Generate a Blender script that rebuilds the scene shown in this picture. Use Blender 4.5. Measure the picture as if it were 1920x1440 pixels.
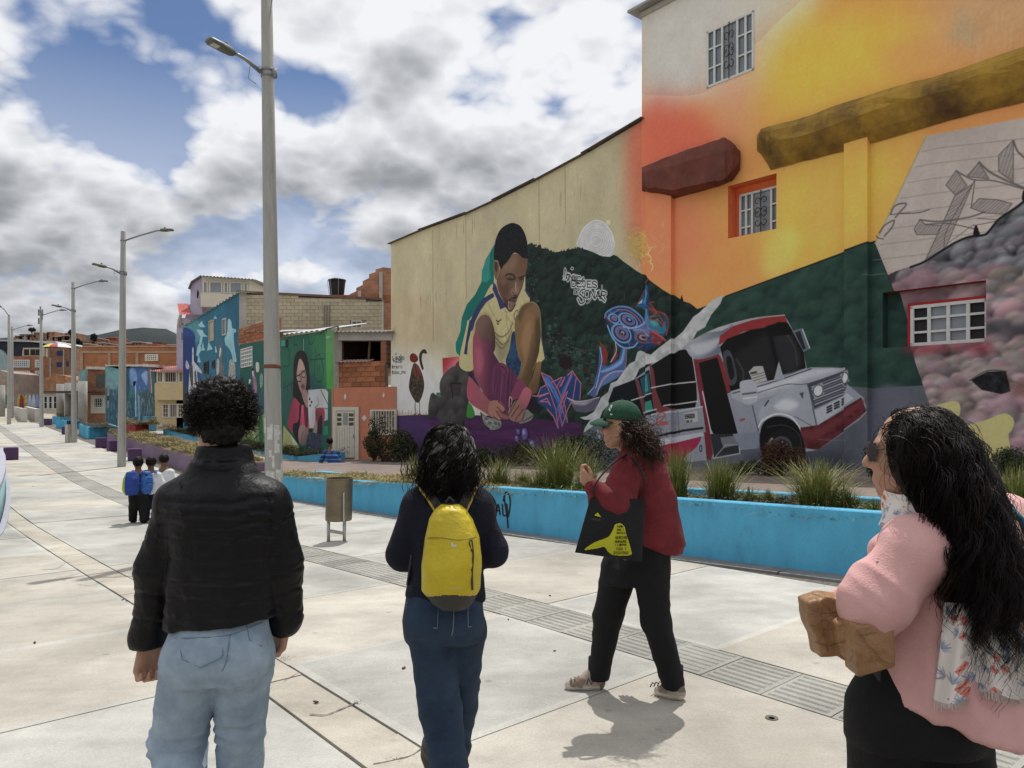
import bpy, math, random
import numpy as np
random.seed(7); np.random.seed(7)
SC = bpy.context.scene
for o_ in list(bpy.data.objects): bpy.data.objects.remove(o_)
# ---------------------------------------------------------------- camera (its lens is the origin; +Y into the scene, z up)
cam = bpy.data.objects.new('camera', bpy.data.cameras.new('camera')); SC.collection.objects.link(cam)
cam.location = (0, 0, 0); cam.rotation_euler = (math.pi / 2, 0, 0)
cam.data.sensor_width = 36; cam.data.lens = 36 * 1400 / 1920; cam.data.shift_y = 52 / 1920
cam.data.clip_start = .05; cam.data.clip_end = 3000; SC.camera = cam
# ---------------------------------------------------------------- sun
SUN = np.array([.10, .40, 1.0]); SUN /= np.linalg.norm(SUN)
sl = bpy.data.lights.new('sun', 'SUN'); sl.energy = 3.7; sl.angle = math.radians(.5); sl.color = (1, .965, .905)
so = bpy.data.objects.new('sun', sl); SC.collection.objects.link(so)
so.rotation_euler = (math.acos(SUN[2]), 0, math.atan2(SUN[1], SUN[0]) + math.pi / 2)
# ---------------------------------------------------------------- sky: Nishita blue behind broken cumulus
wd = bpy.data.worlds.new("World"); SC.world = wd; wd.use_nodes = True
nt = wd.node_tree; nt.nodes.clear()
def N(t, **k):
    n = nt.nodes.new(t)
    for a, b in k.items():
        if a == 'op': n.operation = b
        elif a.startswith('i'): n.inputs[int(a[1:])].default_value = b
        else: setattr(n, a, b)
    return n
def LK(a, b, i=0, o=0): nt.links.new(a.outputs[o], b.inputs[i]); return b
def MA(op, a, b=None, c=None):
    n = N('ShaderNodeMath', operation=op)
    for i, v in enumerate((a, b, c)):
        if v is None: continue
        if isinstance(v, (int, float)): n.inputs[i].default_value = v
        else: nt.links.new(v.outputs[0], n.inputs[i])
    return n
out = N('ShaderNodeOutputWorld'); bg = N('ShaderNodeBackground'); LK(bg, out)
sky = N('ShaderNodeTexSky', sky_type='NISHITA'); sky.sun_disc = False
sky.sun_elevation = math.asin(SUN[2]); sky.sun_rotation = math.atan2(SUN[0], SUN[1]); sky.altitude = 2600; sky.dust_density = .6
tc = N('ShaderNodeTexCoord'); nv = N('ShaderNodeVectorMath', operation='NORMALIZE'); LK(tc, nv)
sx = N('ShaderNodeSeparateXYZ'); LK(nv, sx)
class O_:                                          # one output of a many-output node, as an object with outputs[0]
    def __init__(s, n, i): s.outputs = [n.outputs[i]]
DX, DY, DZ = O_(sx, 0), O_(sx, 1), O_(sx, 2)
def cloudvec(dz):                                  # sight direction spread on a high layer, looked at dz higher up
    den = MA('ADD', MA('MAXIMUM', MA('ADD', DZ, dz), 0.0), .42)
    c = N('ShaderNodeCombineXYZ'); LK(MA('DIVIDE', DX, den), c, 0); LK(MA('DIVIDE', DY, den), c, 1); LK(MA('MULTIPLY', MA('ADD', DZ, dz), .7), c, 2); return c
def noise(v, sc, det, ro, off=0.):
    n = N('ShaderNodeTexNoise'); n.inputs['Scale'].default_value = sc; n.inputs['Detail'].default_value = det; n.inputs['Roughness'].default_value = ro
    m = N('ShaderNodeVectorMath', operation='ADD'); LK(v, m); m.inputs[1].default_value = (off, off * .7, off * .3); LK(m, n); return n
def billow(v, sc):                                 # rounded cauliflower heads: folded noise, a few octaves
    t = None
    for k, a in ((1, 1.), (2.1, .55), (4.3, .32), (8.7, .2)):
        f = MA('MULTIPLY', MA('ABSOLUTE', MA('SUBTRACT', noise(v, sc * k, 0, .5, 2.2 * k), .5)), 2. * a); t = f if t is None else MA('ADD', t, f)
    return t
def density(v): return MA('MULTIPLY_ADD', noise(v, 2.3, 8, .55, 3.1), .75, MA('MULTIPLY', billow(v, 3.4), .26))
v0, v1 = cloudvec(0.), cloudvec(.032)
d0, d1 = density(v0), density(v1); nb = noise(v0, 1.3, 3, .5, 8.4)
# openings of blue: directions (x/y, z/y) and radii of the gaps in the cloud cover
gap = None
for gx, gz_, r, a in ((-.52, .43, .06, .17), (-.485, .375, .045, .17), (-.40, .45, .04, .04), (-.27, .415, .04, .20), (-.22, .445, .035, .16), (-.055, .43, .05, .22), (-.005, .40, .042, .2), (.06, .42, .03, .18), (-.17, .53, .03, .16), (-.01, .50, .035, .14), (-.45, .54, .04, .12)):
    d = np.array([gx, 1., gz_]); d /= np.linalg.norm(d)
    dp = N('ShaderNodeVectorMath', operation='DOT_PRODUCT'); LK(nv, dp); dp.inputs[1].default_value = tuple(d)
    q = N('ShaderNodeMath', operation='MULTIPLY_ADD'); nt.links.new(dp.outputs['Value'], q.inputs[0]); q.inputs[1].default_value = 2.0 / (r * r); q.inputs[2].default_value = -2.0 / (r * r)
    e = MA('MULTIPLY', MA('POWER', 2.718, q), a); gap = e if gap is None else MA('ADD', gap, e)
cov = MA('SUBTRACT', MA('MULTIPLY_ADD', nb, .30, d0), gap)
cr = N('ShaderNodeMapRange'); cr.interpolation_type = 'SMOOTHSTEP'; LK(cov, cr); cr.inputs[1].default_value = .44; cr.inputs[2].default_value = .575
dens = MA('SUBTRACT', d0, d1)                      # thinner cloud above than here: a lit top
thin = MA('SUBTRACT', .70, cov)
lit = N('ShaderNodeMapRange'); LK(MA('ADD', MA('MULTIPLY_ADD', dens, 2.6, MA('MULTIPLY', thin, 1.5)), MA('MULTIPLY_ADD', MA('SUBTRACT', nb, .5), -.5, MA('MULTIPLY_ADD', DZ, 1.15, -.20))), lit); lit.inputs[1].default_value = -.46; lit.inputs[2].default_value = .50
rp = N('ShaderNodeValToRGB'); LK(lit, rp); E = rp.color_ramp.elements
E[0].position = 0; E[0].color = (.20, .215, .235, 1); E[1].position = 1; E[1].color = (.90, .91, .94, 1)
e = E.new(.40); e.color = (.36, .375, .40, 1); e = E.new(.68); e.color = (.60, .615, .655, 1)
sk = N('ShaderNodeMix', data_type='RGBA', blend_type='MULTIPLY'); sk.inputs[0].default_value = 1; LK(sky, sk, 6); sk.inputs[7].default_value = (.10, .10, .105, 1)
hz = N('ShaderNodeMapRange'); LK(DZ, hz); hz.inputs[1].default_value = .02; hz.inputs[2].default_value = .40; hz.inputs[3].default_value = 1; hz.inputs[4].default_value = 0
cfac = MA('MAXIMUM', cr, hz)
mx = N('ShaderNodeMix', data_type='RGBA'); nt.links.new(cfac.outputs[0], mx.inputs[0]); nt.links.new(sk.outputs[2], mx.inputs[6]); nt.links.new(rp.outputs[0], mx.inputs[7])
nt.links.new(mx.outputs[2], bg.inputs[0]); bg.inputs[1].default_value = 1.0
SC.view_settings.view_transform = 'Standard'; SC.view_settings.look = 'None'; SC.view_settings.exposure = 0.0; SC.view_settings.gamma = 1
SC.view_settings.use_curve_mapping = False
SC.render.engine = 'CYCLES'; SC.cycles.max_bounces = 6; SC.cycles.diffuse_bounces = 3; SC.cycles.glossy_bounces = 2; SC.cycles.use_denoising = True
# ---------------------------------------------------------------- flat print: painted murals, lettering (numpy, generated here)
F=1400.0;HX=960.0;HY=772.0
def T(z,s):
    a=np.array([[float(v)for v in p.split(',')]for p in s.split()])
    return np.stack([z[0]+a[:,0]/z[2],z[1]+a[:,1]/z[2]],1)
ZI=(0,0,1.0)
def spline(p,n=6,closed=True):
    p=np.asarray(p,float)
    if closed:q=np.vstack([p[-1:],p,p[:2]])
    else:q=np.vstack([2*p[:1]-p[1:2],p,2*p[-1:]-p[-2:-1]])
    out=[]
    t=np.linspace(0,1,n,endpoint=False)[:,None]
    for i in range(len(q)-3):
        a,b,c,d=q[i:i+4]
        out.append(.5*((2*b)+(c-a)*t+(2*a-5*b+4*c-d)*t**2+(3*b-a-3*c+d)*t**3))
    if not closed:out.append(p[-1:])
    return np.vstack(out)
def resize(g,h,w):
    y=np.linspace(0,g.shape[0]-1.001,h);x=np.linspace(0,g.shape[1]-1.001,w)
    yi=y.astype(int);xi=x.astype(int);fy=(y-yi)[:,None];fx=(x-xi)[None]
    fy=fy*fy*(3-2*fy);fx=fx*fx*(3-2*fx)
    r0=g[yi];r1=g[yi+1]
    return(r0[:,xi]*(1-fx)+r0[:,xi+1]*fx)*(1-fy)+(r1[:,xi]*(1-fx)+r1[:,xi+1]*fx)*fy
def fbm(h,w,cx,cy=None,octv=4,seed=0,gain=.55):
    r=np.random.RandomState(seed);cy=cy or cx;o=np.zeros((h,w),np.float32);a=1.;tot=0
    for i in range(octv):
        gh=max(2,int(h/max(cy,1))+2);gw=max(2,int(w/max(cx,1))+2)
        o+=a*resize(r.rand(gh,gw).astype(np.float32)*2-1,h,w);tot+=a
        a*=gain;cx/=2;cy/=2
        if cx<1:break
    return o/tot*1.6
def blur(m,r):
    r=int(max(1,r))
    for _ in range(2):
        for ax in(0,1):
            p=np.pad(m,[(r+1,r)if k==ax else(0,0)for k in(0,1)])
            c=np.cumsum(p,ax)
            m=(c[2*r+1:]-c[:-2*r-1])/(2*r+1)if ax==0 else(c[:,2*r+1:]-c[:,:-2*r-1])/(2*r+1)
    return m
SUB=4
def fill(pts,h,w):
    """coverage of a closed polygon (nonzero winding) on an h x w raster"""
    x0,y0=pts[:,0],pts[:,1]*SUB
    x1,y1=np.roll(x0,-1),np.roll(y0,-1)
    acc=np.zeros((h*SUB,w+2),np.float32)
    lo=np.clip(np.ceil(np.minimum(y0,y1)-.5),0,h*SUB).astype(int);hi=np.clip(np.ceil(np.maximum(y0,y1)-.5),0,h*SUB).astype(int)
    for i in range(len(x0)):
        if hi[i]<=lo[i]:continue
        r=np.arange(lo[i],hi[i]);x=x0[i]+(r+.5-y0[i])/(y1[i]-y0[i])*(x1[i]-x0[i])
        x=np.clip(x,0,w);xi=x.astype(int);f=(x-xi).astype(np.float32);s=1. if y1[i]>y0[i]else-1.
        np.add.at(acc,(r,xi),s*(1-f));np.add.at(acc,(r,xi+1),s*f)
    return np.minimum(np.abs(np.cumsum(acc,1))[:,:w],1).reshape(h,SUB,w).mean(1)
GLYPH=dict(A="0,0 2,6 4,0|.8,2 3.2,2",B="0,0 0,6 3,6 3.8,4.6 3,3.2 0,3.2|3,3.2 4,1.6 3,0 0,0",C="4,5 3,6 1,6 0,5 0,1 1,0 3,0 4,1",D="0,0 0,6 2.5,6 4,4.5 4,1.5 2.5,0 0,0",
    E="4,6 0,6 0,0 4,0|0,3 3,3",F="4,6 0,6 0,0|0,3 3,3",G="4,5 3,6 1,6 0,5 0,1 1,0 3,0 4,1 4,3 2.4,3",H="0,0 0,6|4,0 4,6|0,3 4,3",I="2,0 2,6",J="0,1 1,0 2.4,0 3,1 3,6 1,6",
    K="0,0 0,6|4,6 0,2.6|1.2,3.6 4,0",L="0,6 0,0 4,0",M="0,0 0,6 2,3 4,6 4,0",N="0,0 0,6 4,0 4,6",O="1,0 0,1 0,5 1,6 3,6 4,5 4,1 3,0 1,0",P="0,0 0,6 3,6 4,5 4,3.6 3,2.8 0,2.8",
    R="0,0 0,6 3,6 4,5 4,3.8 3,3 0,3|1.8,3 4,0",S="4,5 3,6 1,6 0,5 0,4 4,2 4,1 3,0 1,0 0,1",T="2,0 2,6|0,6 4,6",U="0,6 0,1 1,0 3,0 4,1 4,6",V="0,6 2,0 4,6",W="0,6 1,0 2,4 3,0 4,6",X="0,0 4,6|0,6 4,0",
    Y="0,6 2,3 4,6|2,3 2,0",Z="0,6 4,6 0,0 4,0")
GLYPH['@']="3,2 2,1.6 1.2,3 2,4.4 3,4 3,2 4,2.4 4,4.4 2.6,6 .8,5 0,3 .8,.6 3,0";GLYPH['_']="0,-.6 4,-.6";GLYPH['-']="1,3 3,3";GLYPH['/']="0,0 4,6"
for k_,v_ in dict(a="3.4,3.4 1.4,4 .2,2.6 .6,.6 2,.1 3.4,1.2|3.4,4 3.4,.2",c="3.4,3.2 2,4 .4,2.8 .6,.8 2,0 3.4,.8",e=".4,2 3.4,2.2 3,3.6 1.6,4 .4,2.6 .6,.8 2,0 3.4,.6",i="2,0 2,4|2,5.2 2,5.7",
    n=".4,0 .4,4|.4,3 2,4 3.4,3.2 3.4,0",o="1.4,0 .3,1 .3,3 1.4,4 2.6,4 3.5,3 3.5,1 2.6,0 1.4,0",r=".6,0 .6,4|.6,2.8 2,4 3.2,3.6",s="3.2,3.4 2,4 .6,3.2 3,1.2 2,.1 .4,.6",x=".4,0 3.4,4|.4,4 3.4,0",u=".4,4 .4,1 1.6,0 3.4,1|3.4,4 3.4,0",z=".4,4 3.4,4 .4,0 3.4,0").items():GLYPH[k_]=v_
class Canvas:
    def __init__(s,L,d,u0,u1,z0,z1,R,base):
        s.L,s.d,s.u0,s.u1,s.z0,s.z1,s.R=L,d,u0,u1,z0,z1,R
        s.w=int(round((u1-u0)*R));s.h=int(round((z1-z0)*R))
        s.im=np.empty((s.h,s.w,3),np.float32);s.im[:]=np.array(base)/255.
    def uz(s,p):
        p=np.asarray(p,float);a=(p[:,0]-HX)/F;b=(HY-p[:,1])/F
        u=(a*s.L[1]-s.L[0])/(s.d[0]-a*s.d[1])
        return np.stack([u,b*(s.L[1]+s.d[1]*u)],1)
    def c(s,p):
        q=s.uz(p);return np.stack([(q[:,0]-s.u0)*s.R,(s.z1-q[:,1])*s.R],1)
    def box(s,q,pad):
        x0,y0=np.floor(q.min(0)-pad).astype(int);x1,y1=np.ceil(q.max(0)+pad).astype(int)
        return max(x0,0),max(y0,0),min(x1+1,s.w),min(y1+1,s.h)
    def put(s,b,m,col,g=None,tex=None):
        x0,y0,x1,y1=b;t=s.im[y0:y1,x0:x1]
        col=np.array(col,np.float32)/255.
        if g is not None:
            p=s.c(np.array(g[0:2],float));v=p[1]-p[0];yy,xx=np.mgrid[y0:y1,x0:x1]
            k=np.clip(((xx-p[0][0])*v[0]+(yy-p[0][1])*v[1])/max(v@v,1e-6),0,1)[...,None];k=k*k*(3-2*k)
            col=col*(1-k)+np.array(g[2],np.float32)/255.*k
        if tex:col=col*(1+tex[0]*fbm(y1-y0,x1-x0,tex[1],tex[2]if len(tex)>2 else None,4,int(abs(x0*7+y0*13))%9999))[...,None]
        t+=(col-t)*m[...,None]
    def poly(s,p,col,a=1,soft=0,sm=1,tex=None,g=None,clip=None,cv=False):
        q=p if cv else s.c(spline(p)if sm else np.asarray(p,float))
        r=soft*s.R;b=s.box(q,3*r+2)
        if b[2]<=b[0]or b[3]<=b[1]:return None
        m=fill(q-np.array([b[0],b[1]]),b[3]-b[1],b[2]-b[0])
        if r>=1:m=blur(m,r*.7)
        m=m*a
        if clip is not None:m=m*clip[b[1]:b[3],b[0]:b[2]]
        s.put(b,m,col,g,tex);return b,m
    def mask(s,p,sm=1):
        q=s.c(spline(p)if sm else np.asarray(p,float));return fill(q,s.h,s.w)
    def line(s,p,w,col,a=1,soft=.35,sm=1,taper=0,clip=None):
        p=np.asarray(p,float);p=spline(p,5,False)if sm and len(p)>2 else p
        uz=s.uz(p);q=np.stack([(uz[:,0]-s.u0)*s.R,(s.z1-uz[:,1])*s.R],1)
        hw=max(.5,w*.5*float(np.mean(s.L[1]+s.d[1]*uz[:,0]))/F*s.R);b=s.box(q,hw+2)
        if b[2]<=b[0]or b[3]<=b[1]:return
        yy,xx=np.mgrid[b[1]:b[3],b[0]:b[2]].astype(np.float32);m=np.zeros(yy.shape,np.float32);n=len(q)-1
        for i in range(n):
            v=q[i+1]-q[i];L2=max(v@v,1e-9);t=np.clip(((xx-q[i][0])*v[0]+(yy-q[i][1])*v[1])/L2,0,1)
            d=np.hypot(xx-q[i][0]-t*v[0],yy-q[i][1]-t*v[1])
            k=(i+t)/n;ww=hw*(1-taper*np.abs(2*k-1))
            m=np.maximum(m,np.clip((ww-d)/(2*soft*hw+.6)+.5,0,1))
        m*=a
        if clip is not None:m*=clip[b[1]:b[3],b[0]:b[2]]
        s.put(b,m,col)
    def ell(s,cx,cy,rx,ry,col,rot=0,**k):
        t=np.linspace(0,2*np.pi,28,endpoint=False);c,n=math.cos(rot),math.sin(rot);x,y=rx*np.cos(t),ry*np.sin(t)
        return s.poly(np.stack([cx+x*c-y*n,cy+x*n+y*c],1),col,sm=0,**k)
    def ring(s,cx,cy,rx,ry,w,col,rot=0,a0=0,a1=6.283,a=1,clip=None):
        t=np.linspace(a0,a1,20);c,n=math.cos(rot),math.sin(rot);x,y=rx*np.cos(t),ry*np.sin(t)
        s.line(np.stack([cx+x*c-y*n,cy+x*n+y*c],1),w,col,a=a,sm=0,clip=clip)
    def text(s,st,x,y,h,w,col,rot=0,ratio=.72,gap=.3,shear=0,a=1):
        c,n=math.cos(rot),math.sin(rot);cx=0
        for ch in st:
            for sk in(GLYPH.get(ch)or '').split('|'):
                if not sk:continue
                g=np.array([[float(v)for v in q.split(',')]for q in sk.split()])/6.
                gx=(g[:,0]*ratio*1.5+shear*g[:,1])*h+cx;gy=-g[:,1]*h
                s.line(np.stack([x+gx*c-gy*n,y+gx*n+gy*c],1),w,col,sm=0,a=a)
            cx+=h*(ratio+gap*.6)if ch!=' ' else h*.5
    def puffs(s,clip,p,n,r0,r1,dark,light,seed=0,a=.9,hue=None,squash=1.):
        q=s.c(np.asarray(p,float));b=s.box(q,0);R=np.random.RandomState(seed);dark=np.array(dark)/255.;light=np.array(light)/255.
        ys=np.sort(R.uniform(b[1],b[3],n))
        for i in range(n):
            cx,cy=R.uniform(b[0],b[2]),ys[i];r=R.uniform(r0,r1)*s.R
            x0,x1,y0,y1=int(max(cx-r,0)),int(min(cx+r+1,s.w)),int(max(cy-r*squash,0)),int(min(cy+r*squash+1,s.h))
            if x1<=x0 or y1<=y0 or clip[min(int(cy),s.h-1),min(int(cx),s.w-1)]<.2:continue
            yy,xx=np.mgrid[y0:y1,x0:x1];dx=(xx-cx)/r;dy=(yy-cy)/(r*squash);d=np.sqrt(dx*dx+dy*dy)
            m=np.clip((1-d)*3.5,0,1)*a*clip[y0:y1,x0:x1];k=np.clip(.42-.62*dy-.25*dx-.15*d,0,1)[...,None]
            L=light if hue is None else light*(1-R.rand()*.5)+np.array(hue[R.randint(len(hue))])/255.*.5
            t=s.im[y0:y1,x0:x1];t+=(dark*(1-k)+L*k-t)*m[...,None]
    def grain(s,amp,cx,cy=None,seed=5):
        s.im*=(1+amp*fbm(s.h,s.w,cx,cy,4,seed))[...,None]
    def pixels(s,K=1.0,top=.86):
        v=np.clip(s.im,0,1);g=v.mean(2,keepdims=True);v=g+(v-g)*.86;lin=np.where(v<=.04045,v/12.92,((v+.055)/1.055)**2.4)*K
        lin=np.where(lin>top*.8,top*.8+(top*.2)*np.tanh((lin-top*.8)/(top*.2)),lin)
        return np.where(lin<=.0031308,lin*12.92,1.055*np.maximum(lin,1e-6)**(1/2.4)-.055)
WL=(-4.7,29.0);WD=(.6382,-.7698)          # foot line of the mural wall: left end and direction
def paint_main():
    C=Canvas(WL,WD,-.3,25.,-2.2,11.4,84,(176,166,132));P=C.poly
    z3=(720,380,2.88);z4=(1040,480,3.0);z5=(1180,0,2.5716);z6=(1480,200,2.1818)
    za=(840,400,6.5455);zb=(800,600,5.5385);zc=(1000,400,6.0);zd=(980,580,6.0);ze=(1640,220,5.143);zf=(1640,480,3.79)
    H,W=C.h,C.w
    # --- cream plaster of the low house, whiter towards the ground
    P(T(ZI,"700,640 760,650 840,690 900,760 900,900 700,900"),(196,196,194),soft=.7,a=.95)
    P(T(ZI,"700,440 800,430 815,640 700,660"),(186,174,140),soft=.6,a=.5)
    P(T(ZI,"700,560 800,560 830,640 700,640"),(176,150,116),soft=.35,a=.4)
    C.im*=(1+.05*fbm(H,W,60,120,4,3))[...,None]
    st=fbm(H,W,5,90,3,8);st=np.clip((st-.7)*2,0,.35)*np.clip(fbm(H,W,160,160,2,9)+.2,0,1)
    C.im+=(np.array([92,84,62])/255.-C.im)*st[...,None]
    for x,y0,y1 in((873,395,560),(811,432,640),(1059,310,420),(1010,330,470)):C.line(T(ZI,f"{x},{y0} {x+1},{y1}"),2.2,(120,110,84),a=.55,soft=1)
    # --- orange and yellow sky of the tall house
    P(T(ZI,"1203,-200 2300,-200 2300,900 1203,900"),(214,132,68),sm=0);tall=C.mask(T(ZI,"1203,-200 2300,-200 2300,900 1203,900"),0)
    P(T(ZI,"1203,-120 1420,-120 1450,130 1300,190 1203,215"),(192,188,180),soft=.5,clip=tall)
    P(T(ZI,"1400,-120 1560,-120 1500,60 1400,70"),(198,190,172),soft=.5,a=.9,clip=tall)
    P(T(ZI,"1203,190 1290,195 1370,260 1300,330 1203,340"),(198,88,66),soft=.5,a=.95)
    P(T(ZI,"1180,240 1210,235 1210,470 1180,400"),(200,96,70),soft=.45,a=.9)
    P(T(ZI,"1203,340 1300,360 1330,440 1300,510 1215,520"),(222,112,76),soft=.5,a=.9)
    P(T(ZI,"1340,80 1430,90 1420,240 1350,260"),(208,134,100),soft=.5,a=.7)
    P(T(ZI,"1450,60 1580,20 1760,30 1740,130 1560,200 1440,220"),(216,166,56),soft=.7,a=.95)
    P(T(ZI,"1440,340 1600,280 1720,260 1650,440 1520,520 1440,500"),(224,166,62),soft=.6,a=.9)
    P(T(ZI,"1650,90 1800,60 1780,130 1690,150"),(214,136,72),soft=.25,a=.8)
    P(T(ZI,"1760,-60 2200,-150 2200,60 1900,110 1780,100"),(176,138,96),soft=.6,a=.9)
    P(T(ZI,"1780,70 1800,15 1815,30 1835,70 1825,90 1800,80"),(166,140,104),soft=.12,a=.8)
    for i in range(26):
        R=np.random.RandomState(i);x=R.uniform(1760,1900);y=R.uniform(10,90);C.line(T(ZI,f"{x},{y} {x-2},{y+R.uniform(20,60)}"),2,(190,160,120),a=.25,soft=1)
    P(T(ZI,"1430,470 1460,430 1500,440 1480,500 1440,520"),(232,190,90),soft=.15,a=.45)
    P(T(ZI,"1500,380 1560,330 1590,420 1530,450"),(232,150,70),soft=.25,a=.45)
    P(T(ZI,"1790,210 2300,60 2300,160 1800,260"),(214,128,72),soft=.3,a=.8)
    # faint flowers and the yellow splash by the joint of the two houses
    R=np.random.RandomState(4)
    P(T(zc,"1080,260 1180,210 1290,250 1310,440 1240,540 1150,500 1080,380"),(176,150,72),soft=.15,a=.75)
    for i in range(70):
        x,y=R.normal(1215,70),R.normal(380,110);an=R.uniform(0,6.28);L=R.uniform(25,80)
        C.line(T(zc,f"{x},{y} {x+L*math.cos(an)*.6},{y+L*math.sin(an)*.6+6} {x+L*math.cos(an)},{y+L*math.sin(an)}"),R.uniform(1,2.4),(206,180,96)if i%3 else(150,120,60),a=.6,taper=.7)
    for i in range(14):
        x,y=R.normal(1440,40),R.normal(330,130);an=R.uniform(-2.2,-.7);L=R.uniform(50,140)
        C.line(T(zc,f"{x},{y} {x+L*math.cos(an)*.5+10},{y+L*math.sin(an)*.5} {x+L*math.cos(an)},{y+L*math.sin(an)}"),1.6,(226,150,92),a=.55,taper=.7)
    C.line(T(zc,"1355,405 1325,455 1360,510 1350,560 1380,590 1365,650"),1.8,(236,196,110))
    for cx,cy in((916,395),(945,408),(890,470),(905,500)):
        for k in range(6):
            an=k*1.05;C.ell(cx+9*math.cos(an),cy+7*math.sin(an),8,4,(168,160,142),rot=an,a=.3,soft=.02)
    # --- moon
    t="490,370 510,260 560,160 640,95 720,75 800,110 870,200 910,320 915,470 880,490 780,480 600,430"
    P(T(zc,t),(178,178,178),tex=(.06,20));mm=C.mask(T(zc,t))
    for i in range(22):C.ring(1000+705/6,400+300/6,8+i*1.4,8+i*1.5,1.2,(204,204,204)if i%3 else(158,158,160),a0=R.uniform(0,6),a1=R.uniform(6.5,9),a=.6,clip=mm)
    C.line(T(zc,"500,300 560,170 640,100 720,78 810,120 880,220 910,330"),1.6,(214,214,212));C.ell(1140.5,417,4,5,(214,196,172),soft=.03)
    # --- wooded hill
    hill=np.vstack([T(zc,"-60,350 -20,330 30,380 60,365 100,395 130,400 180,420 240,440 320,425 360,425 430,400 520,390 600,410 680,440 760,480 800,485 860,490 905,465 940,480 1010,540 1080,590 1150,640 1220,685 1300,695 1330,745 1400,800 1500,870 1600,930 1680,985 1760,1010 1850,1080"),T(ZI,"1312,582 1250,640 1180,740 1100,820 1060,860 900,840 985,700 985,470")])
    P(T(ZI,"1305,580 1360,560 1420,640 1420,900 1060,900 1060,760 1200,640"),(26,42,38),sm=0)
    P(hill,(25,38,35),sm=0);hm=C.mask(hill,0)
    C.puffs(hm,hill,1900,.08,.26,(16,26,25),(44,68,56),1,.55)
    C.puffs(hm,T(ZI,"1040,640 1180,640 1180,760 1040,760"),200,.08,.2,(20,36,33),(58,92,76),2,.5)
    for i in range(60):
        x=R.uniform(-10,560);y=np.interp(x,[0,60,240,520,800,905,1300],[350,365,440,390,485,465,695]);hh=R.uniform(8,26)
        P(T(zc,f"{x-7},{y+10} {x},{y-hh} {x+7},{y+10}"),(24,38,33),sm=0)
    P(T(zc,"1650,980 1668,915 1690,985"),(30,22,22),sm=0)
    for i in range(150):   # shanty houses climbing the painted hill
        k=R.rand();x=862+k*270+R.normal(0,22);y=700+k*225+R.normal(0,45);w,h=R.uniform(8,26),R.uniform(10,34)
        if i<26:x,y=R.uniform(778,830),R.uniform(250,560);w*=.8;h*=.6
        c=[(40,62,56),(52,48,44),(34,36,38),(64,66,60),(50,84,74),(58,40,36)][R.randint(6)]
        P(T(z3,f"{x},{y} {x+w},{y+3} {x+w},{y+h} {x},{y+h}"),c,sm=0,a=.85);C.line(T(z3,f"{x-2},{y} {x+w+2},{y+3}"),1.,(16,20,20),sm=0)
        if i%3==0:P(T(z3,f"{x+w*.3},{y+h*.35} {x+w*.65},{y+h*.35} {x+w*.65},{y+h*.7} {x+w*.3},{y+h*.7}"),(14,16,16),sm=0)
        if i%5==0:C.line(T(z3,f"{x},{y} {x+w},{y+3}"),.7,(120,132,124),sm=0,a=.7)
    P(T(zd,"410,560 450,530 540,540 560,640 480,670 420,640"),(34,22,26),soft=.05)
    # --- lettering on the hill, white outline and black core
    for wd,col in((6.4,(196,202,200)),(2.0,(22,26,28))):
        C.text("nu",1060,522,15,wd,col,rot=.32,ratio=.5);C.text("NCA",1073,526,11,wd*.9,col,rot=.28,ratio=.5)
        C.line(T(zc,"345,740 355,620 385,760 400,690 440,740"),wd*.8,col)
        C.text("DEJES",1072,536.5,11.5,wd,col,rot=.05,ratio=.66,shear=-.1)
        C.text("DE",1076,550,6.5,wd*.6,col,rot=.1,ratio=.6)
        C.line(T(zc,"580,850 540,860 520,900 560,940 570,990 530,1010 500,960"),wd*1.2,col)
        C.text("ONAR",1095,558,14,wd,col,rot=.06,ratio=.62,gap=.2,shear=.05)
        C.line(T(zc,"715,880 745,930 800,985"),wd*1.1,col);C.line(T(zc,"735,860 765,930 770,810"),wd*.6,col)
        C.line(T(zc,"600,1010 660,945 620,1000"),wd*.5,col)
    C.ring(1072.5,503,2.6,2.6,1.6,(190,196,194));C.line(T(zc,"330,700 350,740"),1.5,(190,190,190));C.line(T(zc,"345,700 325,745"),1.5,(190,190,190))
    # --- purple ground
    gr=T(z3,"60,1150 330,1140 560,1150 800,1165 1060,1190 1085,1290 1130,1700 700,1700 60,1700")
    P(gr,(64,32,70),sm=0);gm=C.mask(gr,0)
    for i in range(120):
        x,y=R.uniform(60,1040),R.uniform(1160,1420);L=R.uniform(60,240)
        C.line(T(z3,f"{x},{y} {x+L*.5},{y-R.uniform(3,14)} {x+L},{y+4}"),R.uniform(2,6),[(104,38,92),(48,28,62),(88,44,104),(72,52,100),(120,36,86)][i%5],a=.35,soft=1.2,taper=.8,clip=gm)
    P(T(z3,"65,1150 220,1145 260,1230 210,1380 70,1360"),(70,54,104),soft=.25,a=.65,clip=gm)
    for i in range(16):P(T(z3,f"{60+i*16},1146 {68+i*16},{1110+R.uniform(0,24)} {76+i*16},1146"),(176,150,124),sm=0,a=.8)
    # --- rooster, tags
    for g_ in("170,1050 168,1100 172,1140","190,1050 192,1100 190,1142","172,1138 160,1146","190,1140 202,1148","190,1140 180,1150"):C.line(T(z3,g_),1.8,(62,46,36))
    P(T(z3,"135,1000 143,930 160,868 185,880 208,930 217,990 205,1045 185,1080 160,1060"),(62,52,42),tex=(.5,4));P(T(z3,"160,880 185,880 200,920 185,950 165,930"),(120,62,44),soft=.05,a=.8)
    P(T(z3,"205,900 192,860 190,822 205,796 222,792 233,812 222,814 208,815 204,850 214,895"),(50,42,40));P(T(z3,"140,845 142,822 158,812 178,826 184,848 170,862 150,860"),(108,34,30),tex=(.3,3))
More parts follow.
